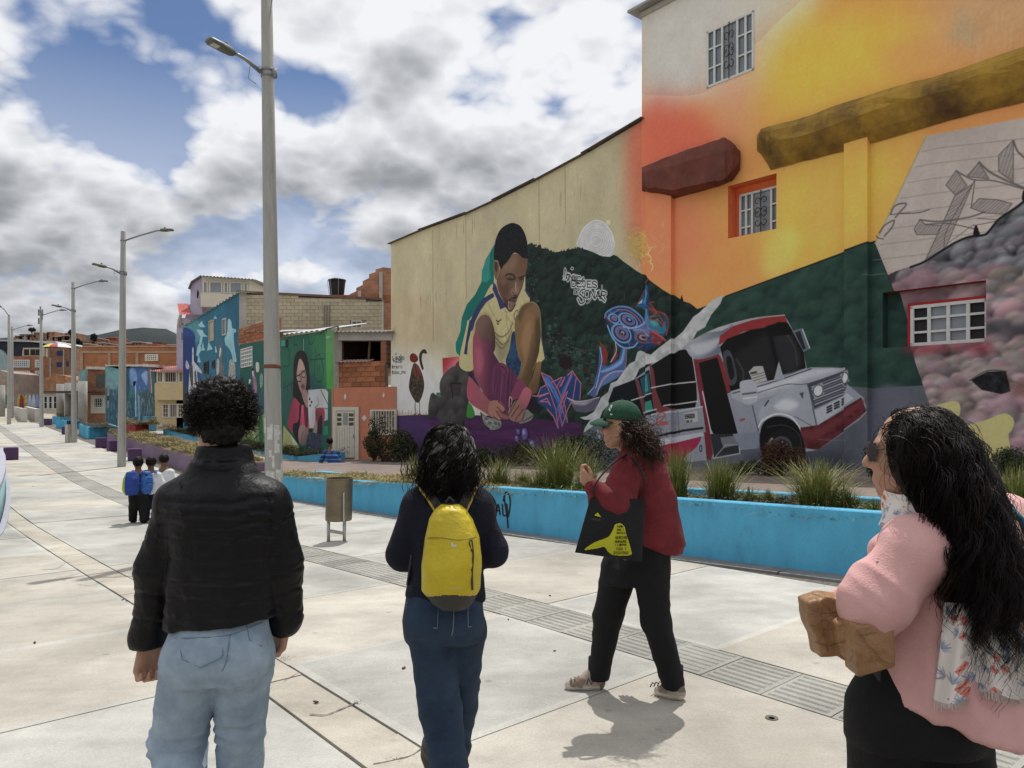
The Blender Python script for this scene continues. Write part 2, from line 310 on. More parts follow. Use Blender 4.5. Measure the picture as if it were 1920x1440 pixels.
    C.line(T(z3,"180,905 192,938"),4,(120,28,30));C.line(T(z3,"168,870 176,940"),2,(34,30,28))
    for i in range(9):
        x=44+i*6.4;C.line(T(z3,f"{x},{845+R.uniform(-12,8)} {x+R.uniform(-8,12)},{830+R.uniform(-14,18)} {x+R.uniform(-2,14)},{850+R.uniform(-8,14)}"),1.1,(50,50,54))
    C.text("ZOES",741,674,5,1.,(54,54,58),rot=-.05);C.text("NCE",743,680,4,.9,(60,60,62),rot=-.05);C.ring(742,663.5,1.6,1.4,.8,(60,60,64))
    C.text("@crecrix",735,690.5,6.5,1.05,(52,52,56),rot=-.03,ratio=.30,gap=.14);C.text("@zoes_one",735,701,6.5,1.05,(52,52,56),rot=-.05,ratio=.35,gap=.16)
    # --- red square, sack, green bag
    P(T(zb,"163,395 420,370 470,420 470,560 300,560 170,568"),(164,44,50),sm=0,g=((835,670),(850,700),(196,110,116)))
    P(T(zb,"300,480 370,400 470,390 500,560 430,600"),(84,44,60),a=.9)
    P(T(zb,"405,860 430,850 470,890 500,970 480,1010 430,1015 398,960"),(52,128,48));P(T(zb,"100,760 140,755 155,800 115,810"),(64,104,84))
    sk=T(zb,"140,640 180,560 260,490 340,470 400,480 440,560 435,700 440,830 420,900 400,1080 370,1180 310,1110 240,1100 160,1070 110,1010 60,1000 40,1040 20,1010 18,900 40,780 70,756 110,790 150,800 135,720")
    P(sk,(58,57,55));sm_=C.mask(sk);C.puffs(sm_,sk,60,.2,.5,(34,33,33),(92,90,88),5,.5)
    P(T(zb,"255,660 355,655 360,780 270,800"),(58,46,52),sm=0);C.line(T(zb,"250,655 262,730 270,800"),3,(26,24,26));C.line(T(zb,"250,655 355,655"),3,(28,26,28))
    C.line(T(zb,"380,1060 392,1180"),4,(26,22,30));C.line(T(zb,"445,1010 443,1160"),2,(40,24,50));P(T(zb,"420,480 500,580 560,720 520,800 440,760 432,560"),(44,30,48),a=.9,soft=.06)
    # --- crouching figure
    P(T(za,"570,375 520,470 465,560 440,640 415,700 410,840 330,1000 230,1120 170,1280 160,1440 150,1560 190,1640 240,1440 250,1320 350,1180 470,1000 560,900 570,600"),(20,102,92),sm=0)
    P(T(za,"520,470 470,570 415,700 412,830 470,850 525,790 505,680"),(44,136,124),sm=0,a=.8)
    P(T(zb,"360,0 350,120 300,240 305,330 350,385 380,330 400,120 420,0"),(18,112,98),sm=0)
    sh=T(za,"560,880 640,1120 740,1200 820,1140 930,960 985,1000 1000,1080 900,1130 850,1230 820,1440 830,1700 780,2000 700,1900 640,1640 560,1430 480,1380 340,1430 320,1900 140,1870 200,1500 260,1330 350,1180 430,1060 500,920")
    P(sh,(178,168,118));sm2=C.mask(sh)
    for i in range(34):
        x,y=R.uniform(430,880),R.uniform(1000,1700);C.line(T(za,f"{x},{y} {x+R.uniform(-20,60)},{y+80} {x+R.uniform(-40,90)},{y+R.uniform(100,220)}"),R.uniform(1.5,4),(124,112,72)if i%2 else(206,198,150),a=.5,soft=1,taper=.8,clip=sm2)
    P(T(za,"240,1300 300,1290 290,1440 240,1440"),(150,140,96),a=.5,soft=.05,clip=sm2)
    P(T(zb,"640,0 700,90 760,200 800,260 870,160 900,60 920,0 870,300 800,430 740,400 690,200"),(110,102,76),soft=.12,a=.55)
    for q in("690,110 740,160 790,170 850,120 890,30","700,160 760,230 800,250 850,190 880,110","720,230 770,290 810,270 850,210"):C.line(T(zb,q),2.2,(98,90,60),soft=1);
    P(T(za,"555,975 500,1000 420,1050 370,1120 300,1250 265,1360 250,1440 305,1440 330,1330 400,1190 470,1090 570,1020"),(44,54,92),sm=0)
    P(T(zb,"440,0 420,120 395,240 385,350 420,360 430,240 460,110 490,0"),(42,52,94),sm=0);P(T(zb,"355,340 400,120 425,0 445,0 410,200 385,355"),(182,170,120),sm=0);P(T(zb,"415,385 440,240 480,90 520,60 500,250 470,400"),(176,160,108),sm=0)
    P(T(za,"560,850 545,930 600,1050 640,1180 700,1150 760,1190 690,1110 620,980 590,880"),(48,52,96),sm=0);P(T(za,"935,930 990,960 1010,1010 990,1030 950,960"),(50,48,84),sm=0)
    C.line(T(za,"590,1310 615,1325 650,1300"),2.2,(44,40,30));C.line(T(za,"600,1345 612,1360 622,1340"),2,(44,40,30));C.ring(840+835/6.5455,400+1245/6.5455,3.6,9,2,(110,84,86),rot=.2)
    # legs
    P(T(za,"340,1440 340,1350 390,1270 460,1245 520,1290 560,1400 580,1560 560,1700 420,1700 330,1600"),(112,88,74),g=((885,600),(930,640),(66,48,42)))
    P(T(zb,"500,130 560,0 640,0 680,160 690,320 740,420 760,480 720,700 700,820 640,840 540,660 495,560 480,400 480,200"),(140,66,88),g=((890,690),(930,690),(78,38,64)))
    P(T(zb,"500,110 560,-30 650,-40 690,180 640,230 560,180"),(116,88,76),soft=.12,g=((895,600),(922,640),(84,62,56)))
    P(T(zb,"500,300 560,280 590,420 560,560 510,520"),(176,88,104),soft=.12,a=.6)
    P(T(zb,"820,430 860,300 885,140 920,130 940,260 985,400 960,560 920,600 860,520"),(30,56,88),tex=(.3,6));P(T(zb,"850,380 880,260 910,220 930,340 900,430"),(44,78,112),soft=.06,a=.6)
    P(T(zb,"700,470 780,445 850,490 930,580 940,640 890,780 850,960 800,940 740,900 650,820 660,650"),(92,42,74))
    for i in range(22):
        x=R.uniform(690,900);C.line(T(zb,f"{x},{R.uniform(480,560)} {x-R.uniform(0,20)},700 {x-R.uniform(0,40)},{R.uniform(760,900)}"),3,(120,60,92)if i%2 else(58,28,52),a=.5,soft=1,taper=.7)
    P(T(zb,"760,470 800,450 850,500 840,550 790,540"),(104,52,80));C.line(T(zb,"770,480 810,500 830,545"),2,(56,26,48))
    P(T(za,"820,1400 850,1250 900,1140 980,1090 1060,1095 1110,1160 1130,1260 1140,1400 1145,1700 1120,1900 880,1800"),(122,92,62))
    P(T(zb,"915,20 950,-60 1100,-40 1180,0 1185,200 1160,360 1180,500 1170,640 1130,760 1020,720 1000,680 940,620 960,560 990,420 965,300 920,140"),(122,92,60),g=((985,640),(1010,660),(84,66,42)))
    P(T(zb,"1010,80 1060,0 1090,20 1080,200 1040,420 990,560 960,600 1010,420 980,250"),(152,116,76),soft=.1,a=.75);P(T(zb,"1120,0 1180,20 1180,300 1120,560 1080,600 1130,300"),(70,54,38),soft=.1,a=.7)
    P(T(za,"850,1260 900,1150 980,1100 1050,1110 940,1180 890,1330"),(74,68,44),soft=.08,a=.7);C.line(T(za,"960,1290 1010,1250 1060,1320 1030,1440"),7,(152,110,76),a=.5,soft=1.5)
    C.line(T(za,"850,1250 900,1140 980,1090 1060,1095 1115,1165 1135,1280 1140,1440"),1.2,(164,140,100));C.line(T(zb,"1180,0 1185,180 1160,360 1100,520"),1.3,(160,134,92),a=.8)
    P(T(zb,"1185,170 1200,260 1225,400 1195,430 1145,450 1140,420 1165,340"),(182,170,118),sm=0);C.line(T(zb,"1190,160 1230,390"),2,(52,62,104))
    P(T(zb,"1140,455 1185,440 1180,560 1160,680 1110,770 1040,730 1100,600"),(124,96,58),g=((1000,690),(1012,720),(96,72,48)))
    P(T(zb,"930,640 980,620 1030,690 960,800 900,830 870,790"),(118,54,80))
    # forearms, hands, shoes
    P(T(zb,"560,960 590,1080 640,1130 700,1140 770,1110 760,1040 640,1010"),(108,112,106),tex=(.3,8));C.line(T(zb,"560,960 590,1080 650,1130"),3,(42,42,48));C.line(T(zb,"600,1010 680,1070 760,1080"),2,(70,74,72));C.line(T(zb,"610,1050 660,1040 700,1090"),3,(160,164,156),a=.7)
    P(T(zb,"1030,930 1080,960 1110,990 1080,1040 1000,1070 960,1060"),(116,116,104));C.line(T(zb,"1000,1050 1070,1010 1100,990"),2,(64,62,60));P(T(zb,"1040,880 1100,820 1170,880 1170,950 1110,960"),(34,24,36),soft=.05)
    P(T(zb,"432,600 470,610 560,720 650,830 700,840 760,860 810,920 800,960 860,980 840,1030 760,1020 700,1020 600,960 430,830"),(158,74,92),g=((880,715),(945,780),(132,84,78)))
    P(T(zb,"660,850 740,835 800,880 815,930 780,950 730,940 780,1000 770,1030 700,1020 640,960"),(158,108,92));
    for q in("740,840 800,890 815,940","730,900 790,960 850,990","720,940 760,1000 790,1030","690,1000 730,1030"):C.line(T(zb,q),2.6,(76,42,48),a=.8)
    P(T(zb,"1020,700 1090,740 1060,860 1020,940 1000,1040 930,1060 870,1030 860,960 900,870 950,820"),(170,88,100),g=((985,735),(970,785),(110,72,80)))
    P(T(zb,"880,900 930,830 975,860 960,930 1010,950 980,1040 900,1050 855,1010"),(138,96,84))
    for q in("930,835 900,890 865,960","960,880 920,940 880,1000","1000,930 950,990 920,1040","1020,960 990,1030"):C.line(T(zb,q),2.6,(74,46,52),a=.8)
    C.line(T(zb,"855,900 860,800 885,830 850,960"),2,(180,150,140));C.line(T(zb,"868,905 875,830"),2,(80,30,50))
    # head
    P(T(za,"600,780 640,680 790,500 960,540 970,640 945,760 925,860 905,930 870,1000 825,1120 790,1180 750,1195 690,1110 640,1000 605,900"),(104,78,62))
    P(T(za,"640,700 790,520 850,560 800,700 720,720 660,780"),(140,108,84),soft=.14,a=.55);P(T(za,"880,560 965,560 960,680 900,720"),(104,70,54),soft=.08,a=.6)
    P(T(za,"625,790 700,800 760,880 740,980 690,1060 640,980"),(84,60,48),soft=.12,a=.75);P(T(za,"640,800 690,810 720,850 680,880 640,850"),(138,90,76),soft=.07,a=.6)
    P(T(za,"690,1040 740,1080 740,1170 700,1120"),(62,44,40),soft=.05,a=.8);P(T(za,"735,760 790,745 830,790 800,830 740,820 715,790"),(70,58,44),soft=.05,a=.9);C.line(T(za,"700,760 750,738 800,755 830,800"),2.2,(46,34,30));C.line(T(za,"725,800 770,812 815,800"),1.6,(40,30,28));C.line(T(za,"720,785 760,770 800,790"),1.4,(126,114,84),a=.8)
    P(T(za,"870,790 930,770 925,800 890,820"),(66,48,40),soft=.04,a=.9);C.line(T(za,"860,790 905,775 950,760"),2,(46,32,28));C.line(T(za,"875,815 925,800"),1.5,(40,30,28))
    P(T(za,"825,840 850,860 880,950 860,1000 820,985 780,970 790,920 815,900"),(130,100,80),soft=.04,a=.8);C.line(T(za,"832,850 828,910 835,960"),2,(178,152,130),a=.8);C.line(T(za,"780,960 800,1000 850,1005 880,960"),2,(58,38,34));C.line(T(za,"775,950 782,985 800,1000"),1.2,(190,160,140),a=.8)
    P(T(za,"745,1060 790,1030 850,1020 830,1070 780,1090"),(54,34,36));C.line(T(za,"770,1050 820,1058 845,1035"),1.6,(128,84,78));P(T(za,"740,1080 800,1085 790,1160 755,1175"),(122,98,84),soft=.03,a=.8);C.line(T(za,"742,1080 738,1150 760,1175"),1.6,(186,160,146),a=.8)
    C.line(T(za,"690,1110 750,1195 790,1180 825,1120"),2,(40,30,26))
    P(T(za,"560,600 580,565 615,580 630,640 630,720 605,800 585,810 565,740"),(112,84,68));P(T(za,"575,600 600,600 610,660 595,720 575,690"),(58,42,36),soft=.02,a=.8);C.line(T(za,"575,580 612,590 628,660 625,730 600,790"),1.2,(168,138,112),a=.8)
    P(T(za,"565,560 570,400 600,280 650,190 730,135 800,118 880,150 930,220 965,320 980,440 975,545 910,540 860,495 800,490 730,590 680,640 650,685 630,640 610,575"),(24,26,31),tex=(.25,5))
    # --- lower blue letter on the left
    for q,c_,a_ in(("205,710 310,760 380,880 480,1090 500,1270 440,1310 395,1330 340,1200 270,1120 170,1050 165,960 200,880 260,850",(30,62,116),1),("320,820 440,760 500,740 555,690 600,760 650,830 640,1010 560,1010 480,1140 400,1300 360,1200 420,1000 380,880",(30,58,112),1),("495,990 600,1030 720,1020 860,985 850,1120 720,1160 600,1150",(84,80,98),1)):P(T(zd,q),c_,sm=0,a=a_)
    P(T(zd,"220,740 300,770 400,960 480,1200 490,1260 430,1120 340,900 270,840"),(66,106,178),soft=.03,sm=0);P(T(zd,"540,720 570,730 470,960 400,1180 380,1120 450,900"),(60,96,164),soft=.03,sm=0);P(T(zd,"510,1000 610,1040 800,1020 700,1080 580,1070"),(140,136,150),soft=.03,sm=0)
    for q in("205,710 310,760 390,890 470,1080 500,1270","205,710 240,800 300,930 370,1130 395,1330","320,820 440,760 370,890","500,740 555,690 600,760 560,1010","555,690 480,900 400,1100","600,760 650,830 640,1010","165,970 200,880 265,845","105,970 165,975 290,940 180,985","200,1030 270,1000 310,1080 280,1040 190,1035","440,1310 420,1200 500,920 440,1020 395,1250","270,1120 340,1200 395,1330","560,1010 500,1130 440,1310","410,870 470,760 430,860"):
        C.line(T(zd,q),2.6,(158,62,84),sm=0);C.line(T(zd,q)+np.array([.6,-.6]),.9,(206,150,164),sm=0,a=.8)
    C.line(T(zd,"240,780 320,900 400,1060"),2,(146,170,214),a=.8,taper=.8);C.line(T(zd,"495,990 600,1030 720,1020 860,985"),1.4,(186,182,190))
    # --- blue creature
    cr=T(zd,"930,60 960,20 1060,-30 1200,-20 1320,60 1360,150 1380,-20 1390,-160 1450,-250 1462,-100 1470,0 1640,60 1670,170 1650,280 1600,350 1540,420 1430,470 1300,440 1200,430 1140,430 1060,380 1000,300 950,180 940,120 920,90")
    P(cr,(34,54,92),sm=0);cm=C.mask(cr,0)
    P(T(zd,"1460,-20 1600,50 1620,200 1500,140 1460,120"),(42,56,48),sm=0);P(T(zd,"1380,140 1460,100 1460,300 1300,290 1250,230"),(82,106,156),soft=.06)
    P(T(zd,"1460,120 1550,130 1600,210 1640,120 1655,240 1600,320 1500,250 1462,230"),(36,104,134),sm=0);P(T(zd,"1462,130 1520,130 1560,180 1500,190"),(70,150,150),soft=.04);P(T(zd,"1470,240 1560,290 1620,350 1580,410 1480,380"),(120,44,50),sm=0)
    P(T(zd,"1380,0 1440,-10 1450,130 1370,150"),(66,118,160),soft=.03,sm=0);P(T(zc,"1160,1050 1230,930 1310,800 1325,830 1300,1060 1250,1090 1220,1060"),(28,84,132),sm=0);P(T(zc,"1230,1000 1300,860 1318,900 1290,1050"),(64,130,168),soft=.03,sm=0);P(T(zc,"1170,1020 1230,960 1220,1010"),(150,170,190),sm=0)
    for i in range(46):x,y=R.uniform(930,1640),R.uniform(-20,430);C.line(T(zd,f"{x},{y} {x+R.uniform(-60,60)},{y+R.uniform(-60,60)} {x+R.uniform(-90,110)},{y+R.uniform(-20,90)}"),R.uniform(1.5,4),[(90,132,184),(24,36,70),(130,80,108),(60,100,150)][i%4],a=.7,taper=.7,clip=cm)
    for cx,cy,rx,ry,rot,n in((1185,125,120,75,.55,6),(1110,270,130,95,.75,6),(1350,320,95,62,.3,4),(1025,105,70,52,.6,4)):
        for i in range(n):
            k=1-i/n;c_=[(98,146,196),(30,46,86),(140,88,118),(58,96,152),(22,30,56),(120,160,204)][i%6]
            if rot==.3:c_=[(120,78,92),(60,40,54),(160,130,140),(40,30,42)][i%4]
            x,y=980+(cx+i*3)/6,580+(cy-i*2)/6
            C.ell(x,y,rx*k/6,ry*k/6,c_,rot=rot,a=.95);C.ring(x-.6,y-.6,rx*k/6,ry*k/6,1.,(104,134,176),rot=rot,a0=2.4,a1=5.2,a=.7)
    C.ell(980+1120/6,580+275/6,4.5,2.6,(170,96,62),rot=.8,soft=.03);C.ell(980+1120/6,580+278/6,1.6,1.6,(30,20,24))
    for q,w_,c_ in(("950,180 1000,300 1060,380 1140,430 1240,420 1290,370",3,(108,164,206)),("920,90 940,30 1060,-30 1200,-20 1330,80 1362,150",3.4,(86,128,186)),("1060,0 1180,10 1290,90 1340,180",2,(160,92,110)),("1130,190 1230,210 1340,170 1400,110",3,(130,160,204)),("1240,230 1340,230 1450,300",2.6,(140,130,168)),("930,50 960,110 1000,140",2.4,(146,80,104)),("1460,-20 1530,20 1640,60 1672,170 1650,290",2.6,(138,52,50)),("1470,100 1540,40 1500,-20",2.2,(150,56,50)),("1545,40 1600,120 1620,190 1560,130 1465,120",2,(140,56,44)),("1480,240 1560,285 1640,350",3,(176,66,60)),("1140,-190 1140,-110",1,(60,80,120))):C.line(T(zd,q),w_,c_)
    for q in("1150,1050 1200,960 1290,790 1330,740","1335,1080 1410,1120 1370,1050 1345,1010 1390,1000"):C.line(T(zc,q),2.2,(130,54,56))
    for q,c_ in(("1110,440 1170,440 1160,690 1130,700 960,780 860,900 800,990 730,950 790,880 820,770 850,650 865,420 890,420 890,620 960,640 1080,560",(62,88,140)),("855,340 930,430 960,500 940,600 900,640 890,450",(128,44,40)),("1040,360 1050,480 1080,500 1030,580 975,600 1020,520",(124,44,50))):P(T(zd,q),c_,sm=0)
    P(T(zd,"900,760 1000,720 1120,700 1080,760 960,830 860,880"),(84,108,158),sm=0,soft=.02);P(T(zd,"880,690 1000,640 1100,560 1130,450 1150,450 1120,600 1000,680 890,710"),(112,146,198),soft=.03)
    for q,c_ in(("865,420 890,560 870,660 850,760 820,880",(150,172,210)),("1110,700 960,720 880,800 810,980",(164,96,112)),("1160,690 1020,700 900,790 830,960",(140,164,206)),("1040,370 1050,470 990,590",(170,176,200)),("730,950 800,870",(150,156,176)),("1165,440 1160,600 1140,680",(150,92,106))):C.line(T(zd,q),2,c_)
    # --- purple marbles
    for x,y,rx,ry in((1015,1180,34,66),(950,1160,20,32),(935,1230,22,34),(1095,1290,28,50)):
        C.ell(800+x/5.54+2,600+y/5.54+2,rx/5.54+1,ry/5.54,(34,18,48),soft=.05,a=.8);C.ell(800+x/5.54,600+y/5.54,rx/5.54,ry/5.54,(84,76,132));C.ell(800+(x-8)/5.54,600+(y-16)/5.54,rx/11,ry/13,(140,134,182),soft=.04);C.ring(800+x/5.54,600+y/5.54,rx/5.54,ry/5.54,1.2,(44,32,80))
    # --- far side: dark green wood, grey road
    gq=T(ZI,"1318,576 1360,555 1590,470 1640,452 1650,480 1680,554 1706,649 1740,752 1790,905 1080,905 1085,820 1180,740")
    P(gq,(33,58,52),sm=0);qm=C.mask(gq,0);C.puffs(qm,gq,1500,.1,.3,(24,46,42),(54,88,72),11,.45)
    C.line(T(ZI,"1360,555 1590,470 1640,452 1650,480 1680,554 1706,649 1740,752"),3,(18,30,30),sm=0)
    P(T(ZI,"1080,830 1300,760 1560,720 1640,728 1732,722 1768,765 1790,905 1080,905"),(86,90,100),sm=0,tex=(.1,40));P(T(ZI,"1420,850 1590,850 1590,900 1400,900"),(58,62,74),soft=.2)
    P(T(ZI,"1640,735 1700,730 1740,790 1760,860 1640,860"),(92,94,108),soft=.1);C.line(T(ZI,"1735,725 1770,770"),3,(26,28,34))
    # --- torn paper band
    pp=T(zd,"1920,80 1980,40 2140,-110 2260,-160 2220,-60 2120,60 2050,200 1960,250 1920,330 1860,380 1790,460 1680,560 1560,610 1480,610 1390,630 1310,670 1270,760 1210,850 1130,885 1040,870 1000,960 960,1080 900,1140 860,1240 770,1330 720,1370 680,1390 700,1330 760,1240 690,1240 640,1215 720,1200 800,1150 850,1060 880,990 960,930 990,830 1060,800 1130,700 1200,610 1260,580 1290,480 1320,460 1400,490 1480,510 1560,440 1640,380 1740,300 1800,250")
    P(pp,(170,172,172),sm=0);pm=C.mask(pp,0)
    for i in range(90):
        k=R.rand();x=700+k*1500;y=np.interp(x,[700,900,1000,1150,1300,1480,1740,1920,2200],[1320,1080,880,780,570,560,420,200,-80])+R.normal(0,40)
        C.line(T(zd,f"{x},{y} {x+R.uniform(-40,60)},{y+R.uniform(-40,50)} {x+R.uniform(-60,60)},{y+R.uniform(-60,70)}"),R.uniform(3,9),(206,206,206)if i%2 else(128,132,134),a=.45,soft=1.2,taper=.8,clip=pm)
    C.line(T(zd,"680,1390 770,1330 860,1240 900,1140 960,1080 1000,960 1040,870 1130,885 1210,850 1270,760 1310,670"),1.2,(70,74,80),sm=0)
    # --- bus
    body=T(z4,"735,500 760,480 850,440 920,400 1000,380 1100,355 1180,345 1290,332 1315,370 1400,540 1420,640 1650,628 1660,720 1760,800 1770,880 1730,920 1480,1090 1410,1100 1370,960 1300,920 1200,920 1150,1000 1140,1080 1040,1090 870,1145 740,1160 620,1100 560,980 480,900 420,800 330,800 345,740 450,690 560,610 680,560")
    P(body,(128,132,142),sm=0);bm=C.mask(body,0)
    P(T(z4,"330,740 460,690 520,900 480,930 300,820"),(16,22,28),sm=0);P(T(z4,"460,690 550,640 570,790 590,880 520,900"),(20,26,30),sm=0)
    P(T(z4,"480,690 545,655 560,760 500,790"),(30,70,96),sm=0);P(T(z4,"505,690 535,665 545,760 520,770"),(52,128,108),sm=0);P(T(z4,"500,830 560,810 572,870 520,890"),(36,122,104),sm=0)
    P(T(z4,"555,620 700,530 760,520 790,600 800,800 790,850 610,870 580,860"),(20,18,18),sm=0);P(T(z4,"450,690 470,690 500,800 530,900 500,900"),(96,54,58),sm=0)
    P(T(z4,"550,600 575,640 590,760 620,840 690,860 610,880 575,870 560,720"),(104,46,50),sm=0)
    for q in("430,810 560,770","560,740 690,715 790,705","500,880 590,860","630,840 800,815"):C.line(T(z4,q),2.4,(168,168,168),sm=0)
    P(T(z4,"780,580 920,545 1000,760 870,820 830,830"),(112,38,42),sm=0)
    P(T(z4,"735,510 790,580 930,545 920,480 960,430 1000,385 900,410 850,440 770,480"),(134,138,148),g=((1300,630),(1345,655),(92,98,110)))
    P(T(z4,"760,505 850,480 930,460 900,520 800,560"),(176,178,184),soft=.06,a=.7);C.line(T(z4,"735,520 765,540 780,600 795,700"),2.6,(150,154,160));P(T(z4,"860,430 920,400 1000,388 940,420"),(150,154,160),sm=0)
    P(T(z4,"920,500 930,450 1000,395 1110,360 1190,345 1290,330 1310,375 1190,400 1060,425 960,480"),(118,34,36),sm=0);C.line(T(z4,"760,480 900,410 1100,352 1290,330"),2,(170,150,150))
    P(T(z4,"930,510 970,465 1100,415 1190,400 1260,370 1310,375 1350,440 1400,540 1412,630 1270,670 1230,700 990,760 960,640"),(18,17,18),sm=0)
    P(T(z4,"1010,560 1090,500 1200,440 1240,600 1260,660 1120,720 1030,720"),(34,33,35),soft=.1);P(T(z4,"1230,460 1310,420 1380,540 1380,630 1290,650"),(40,40,43),soft=.08);C.line(T(z4,"1195,400 1230,520 1262,660"),5,(14,14,15))
    C.line(T(z4,"1020,580 1060,650 1050,720"),3,(74,76,80),soft=1.2,a=.6);C.line(T(z4,"1300,430 1350,520 1360,610"),2.4,(66,68,72),soft=1.2,a=.6)
    P(T(z4,"1180,400 1200,390 1300,370 1330,440 1230,450"),(16,15,16),sm=0)
    P(T(z4,"810,600 915,570 1030,1000 900,1010 870,960"),(20,19,20),sm=0);P(T(z4,"780,580 810,600 850,820 890,1110 880,1145 855,1145 830,900"),(104,34,42),sm=0);C.line(T(z4,"830,760 880,1000 895,1135"),2.4,(176,178,182),sm=0)
    P(T(z4,"875,1000 1030,1000 1040,1110 895,1135"),(44,46,50),sm=0);P(T(z4,"930,1020 1020,1010 1028,1060 950,1080"),(96,100,106),sm=0);C.line(T(z4,"895,1135 1040,1108 1030,1000"),2.4,(160,162,168),sm=0);C.line(T(z4,"900,1130 960,1060 1028,1060"),1.6,(140,144,150),sm=0)
    P(T(z4,"945,555 990,540 1025,690 980,720"),(58,62,68));P(T(z4,"965,580 990,570 1010,670 985,690"),(24,24,26));C.line(T(z4,"925,560 960,640 985,720"),3,(112,40,44))
    P(T(z4,"1335,420 1390,405 1435,520 1400,540"),(92,102,116),sm=0);P(T(z4,"1350,430 1380,420 1412,520 1395,525"),(34,38,44),sm=0);C.line(T(z4,"1392,410 1432,515"),2,(186,190,196),sm=0)
    # bonnet, wing, grille
    P(T(z4,"990,760 1120,720 1250,690 1440,625 1650,628 1655,660 1420,720 1400,740 1160,800 1100,830 1010,870"),(142,146,154),sm=0)
    P(T(z4,"1130,740 1300,690 1440,640 1600,635 1420,690 1200,760"),(178,180,186),soft=.06,a=.8);C.line(T(z4,"1000,770 1130,735 1260,695 1440,632"),2,(52,56,62));C.line(T(z4,"1130,770 1300,720 1420,715 1650,640"),1.4,(66,70,78))
    P(T(z4,"1260,590 1290,690 1230,705"),(136,140,148),sm=0);P(T(z4,"985,790 1110,850 1150,1000 1040,1000 1000,880"),(124,128,138),sm=0);C.line(T(z4,"1110,840 1148,1000"),2.4,(70,74,82));P(T(z4,"1000,1000 1150,985 1150,1075 1045,1085"),(112,120,134),sm=0)
    P(T(z4,"1140,900 1180,830 1290,760 1420,730 1450,880 1470,960 1390,965 1340,900 1250,880 1170,930"),(140,144,152));P(T(z4,"1230,850 1300,800 1370,830 1320,870"),(190,192,196),soft=.06,a=.8);C.line(T(z4,"1145,960 1170,920 1250,885 1330,905 1380,970"),3,(196,198,202));C.line(T(z4,"1350,900 1420,940 1465,965"),1.6,(84,88,96))
    P(T(z4,"1155,1000 1180,930 1250,900 1330,920 1380,980 1410,1100 1380,1160 1200,1180 1160,1100"),(16,16,18));C.ell(1040+1285/3,480+1080/3,34,35,(24,24,26));C.ell(1040+1275/3,480+1075/3,20,21,(66,68,72));C.ell(1040+1280/3,480+1080/3,15,16,(28,28,30))
    for k in range(8):C.ell(1040+1280/3+11*math.cos(k*.785),480+1080/3+11*math.sin(k*.785),2.4,2.4,(110,112,116))
    C.ring(1040+1240/3,480+1090/3,14,24,5,(150,152,156),a0=1.8,a1=4.2);C.line(T(z4,"1190,960 1290,950 1370,1000 1390,1090"),2,(60,60,64),a=.8)
    P(T(z4,"1420,720 1640,640 1660,720 1650,770 1460,860"),(58,62,70),sm=0)
    for i in range(8):C.line(T(z4,f"{1440+i*3},{735+i*14} {1635+i*3},{660+i*14}"),1.6,(168,170,176)if i%2 else(108,112,120),sm=0)
    for x,y in((1480,755),(1640,685)):
        P(T(z4,f"{x-35},{y-20} {x+25},{y-45} {x+35},{y+20} {x-20},{y+45}"),(132,136,144),sm=0);C.ell(1040+x/3,480+y/3,8,10,(182,186,192),rot=.3);C.ring(1040+x/3,480+y/3,9,11,1.6,(60,64,70),rot=.3)
    P(T(z4,"1460,870 1660,770 1700,800 1480,950"),(156,160,166),sm=0);C.line(T(z4,"1420,720 1440,800 1470,950"),2,(70,74,80))
    for i in range(3):
        for j in range(3):C.line(T(z4,f"{1530+i*42},{850+j*14-i*22} {1555+i*42},{838+j*14-i*22}"),3,(30,30,34),sm=0)
    P(T(z4,"1380,965 1480,950 1740,795 1770,870 1730,910 1480,1090 1410,1080"),(84,32,36),sm=0,tex=(.15,12));P(T(z4,"1390,980 1500,960 1745,810 1750,830 1500,1010 1400,1020"),(110,44,48),soft=.04,a=.7);C.line(T(z4,"1480,1030 1650,1035"),1,(130,124,128),a=.6)
    P(T(z4,"1375,770 1400,765 1395,805"),(64,68,76),sm=0);C.line(T(z4,"1180,840 1200,812"),2.4,(24,24,26));C.text("sos",1387,789,4,1.5,(128,38,44),rot=-.3)
    P(T(z4,"1040,720 1060,700 1120,695 1135,720 1140,800 1120,825 1070,830 1050,800"),(150,154,160));C.line(T(z4,"1055,775 1130,765"),3,(66,70,76));C.line(T(z4,"1060,800 1132,790"),2,(200,202,206))
    P(T(z4,"1090,650 1120,620 1170,618 1195,700 1120,720"),(152,150,144),sm=0);C.text("PARADERO",1407,701,3.4,.8,(50,48,48),rot=-.2,ratio=.36,gap=.16)
    for i in range(3):C.line(T(z4,f"{1108+i*4},{672+i*14} {1180+i*4},{650+i*14}"),1,(70,68,66),sm=0)
    # bus side
    P(T(z4,"560,890 690,870 830,845 850,990 700,1000 600,1030"),(124,128,136),sm=0);C.line(T(z4,"560,890 690,872 830,845"),2,(172,174,178),sm=0);C.line(T(z4,"690,870 700,1000"),1.4,(80,84,92));C.line(T(z4,"600,1010 720,980 830,965"),4,(26,26,28),sm=0)
    C.line(T(z4,"590,940 600,890 625,878 638,895 610,925 560,960"),2.2,(150,52,54));C.text("lstrZna",1233,796,6,1.8,(148,56,58),rot=-.1,ratio=.45,gap=.1);C.text("rcoa",1243,797,7,1.7,(148,56,58),rot=-.12,ratio=.5,gap=.08)
    P(T(z4,"728,885 800,870 806,930 736,942"),(156,156,154),sm=0);C.text("ENGER",1285,784,7,1.7,(36,36,38),rot=-.1,ratio=.42,gap=.14);C.text("USAQUI",1286,792,4.4,1.,(40,40,42),rot=-.1,ratio=.4,gap=.12)
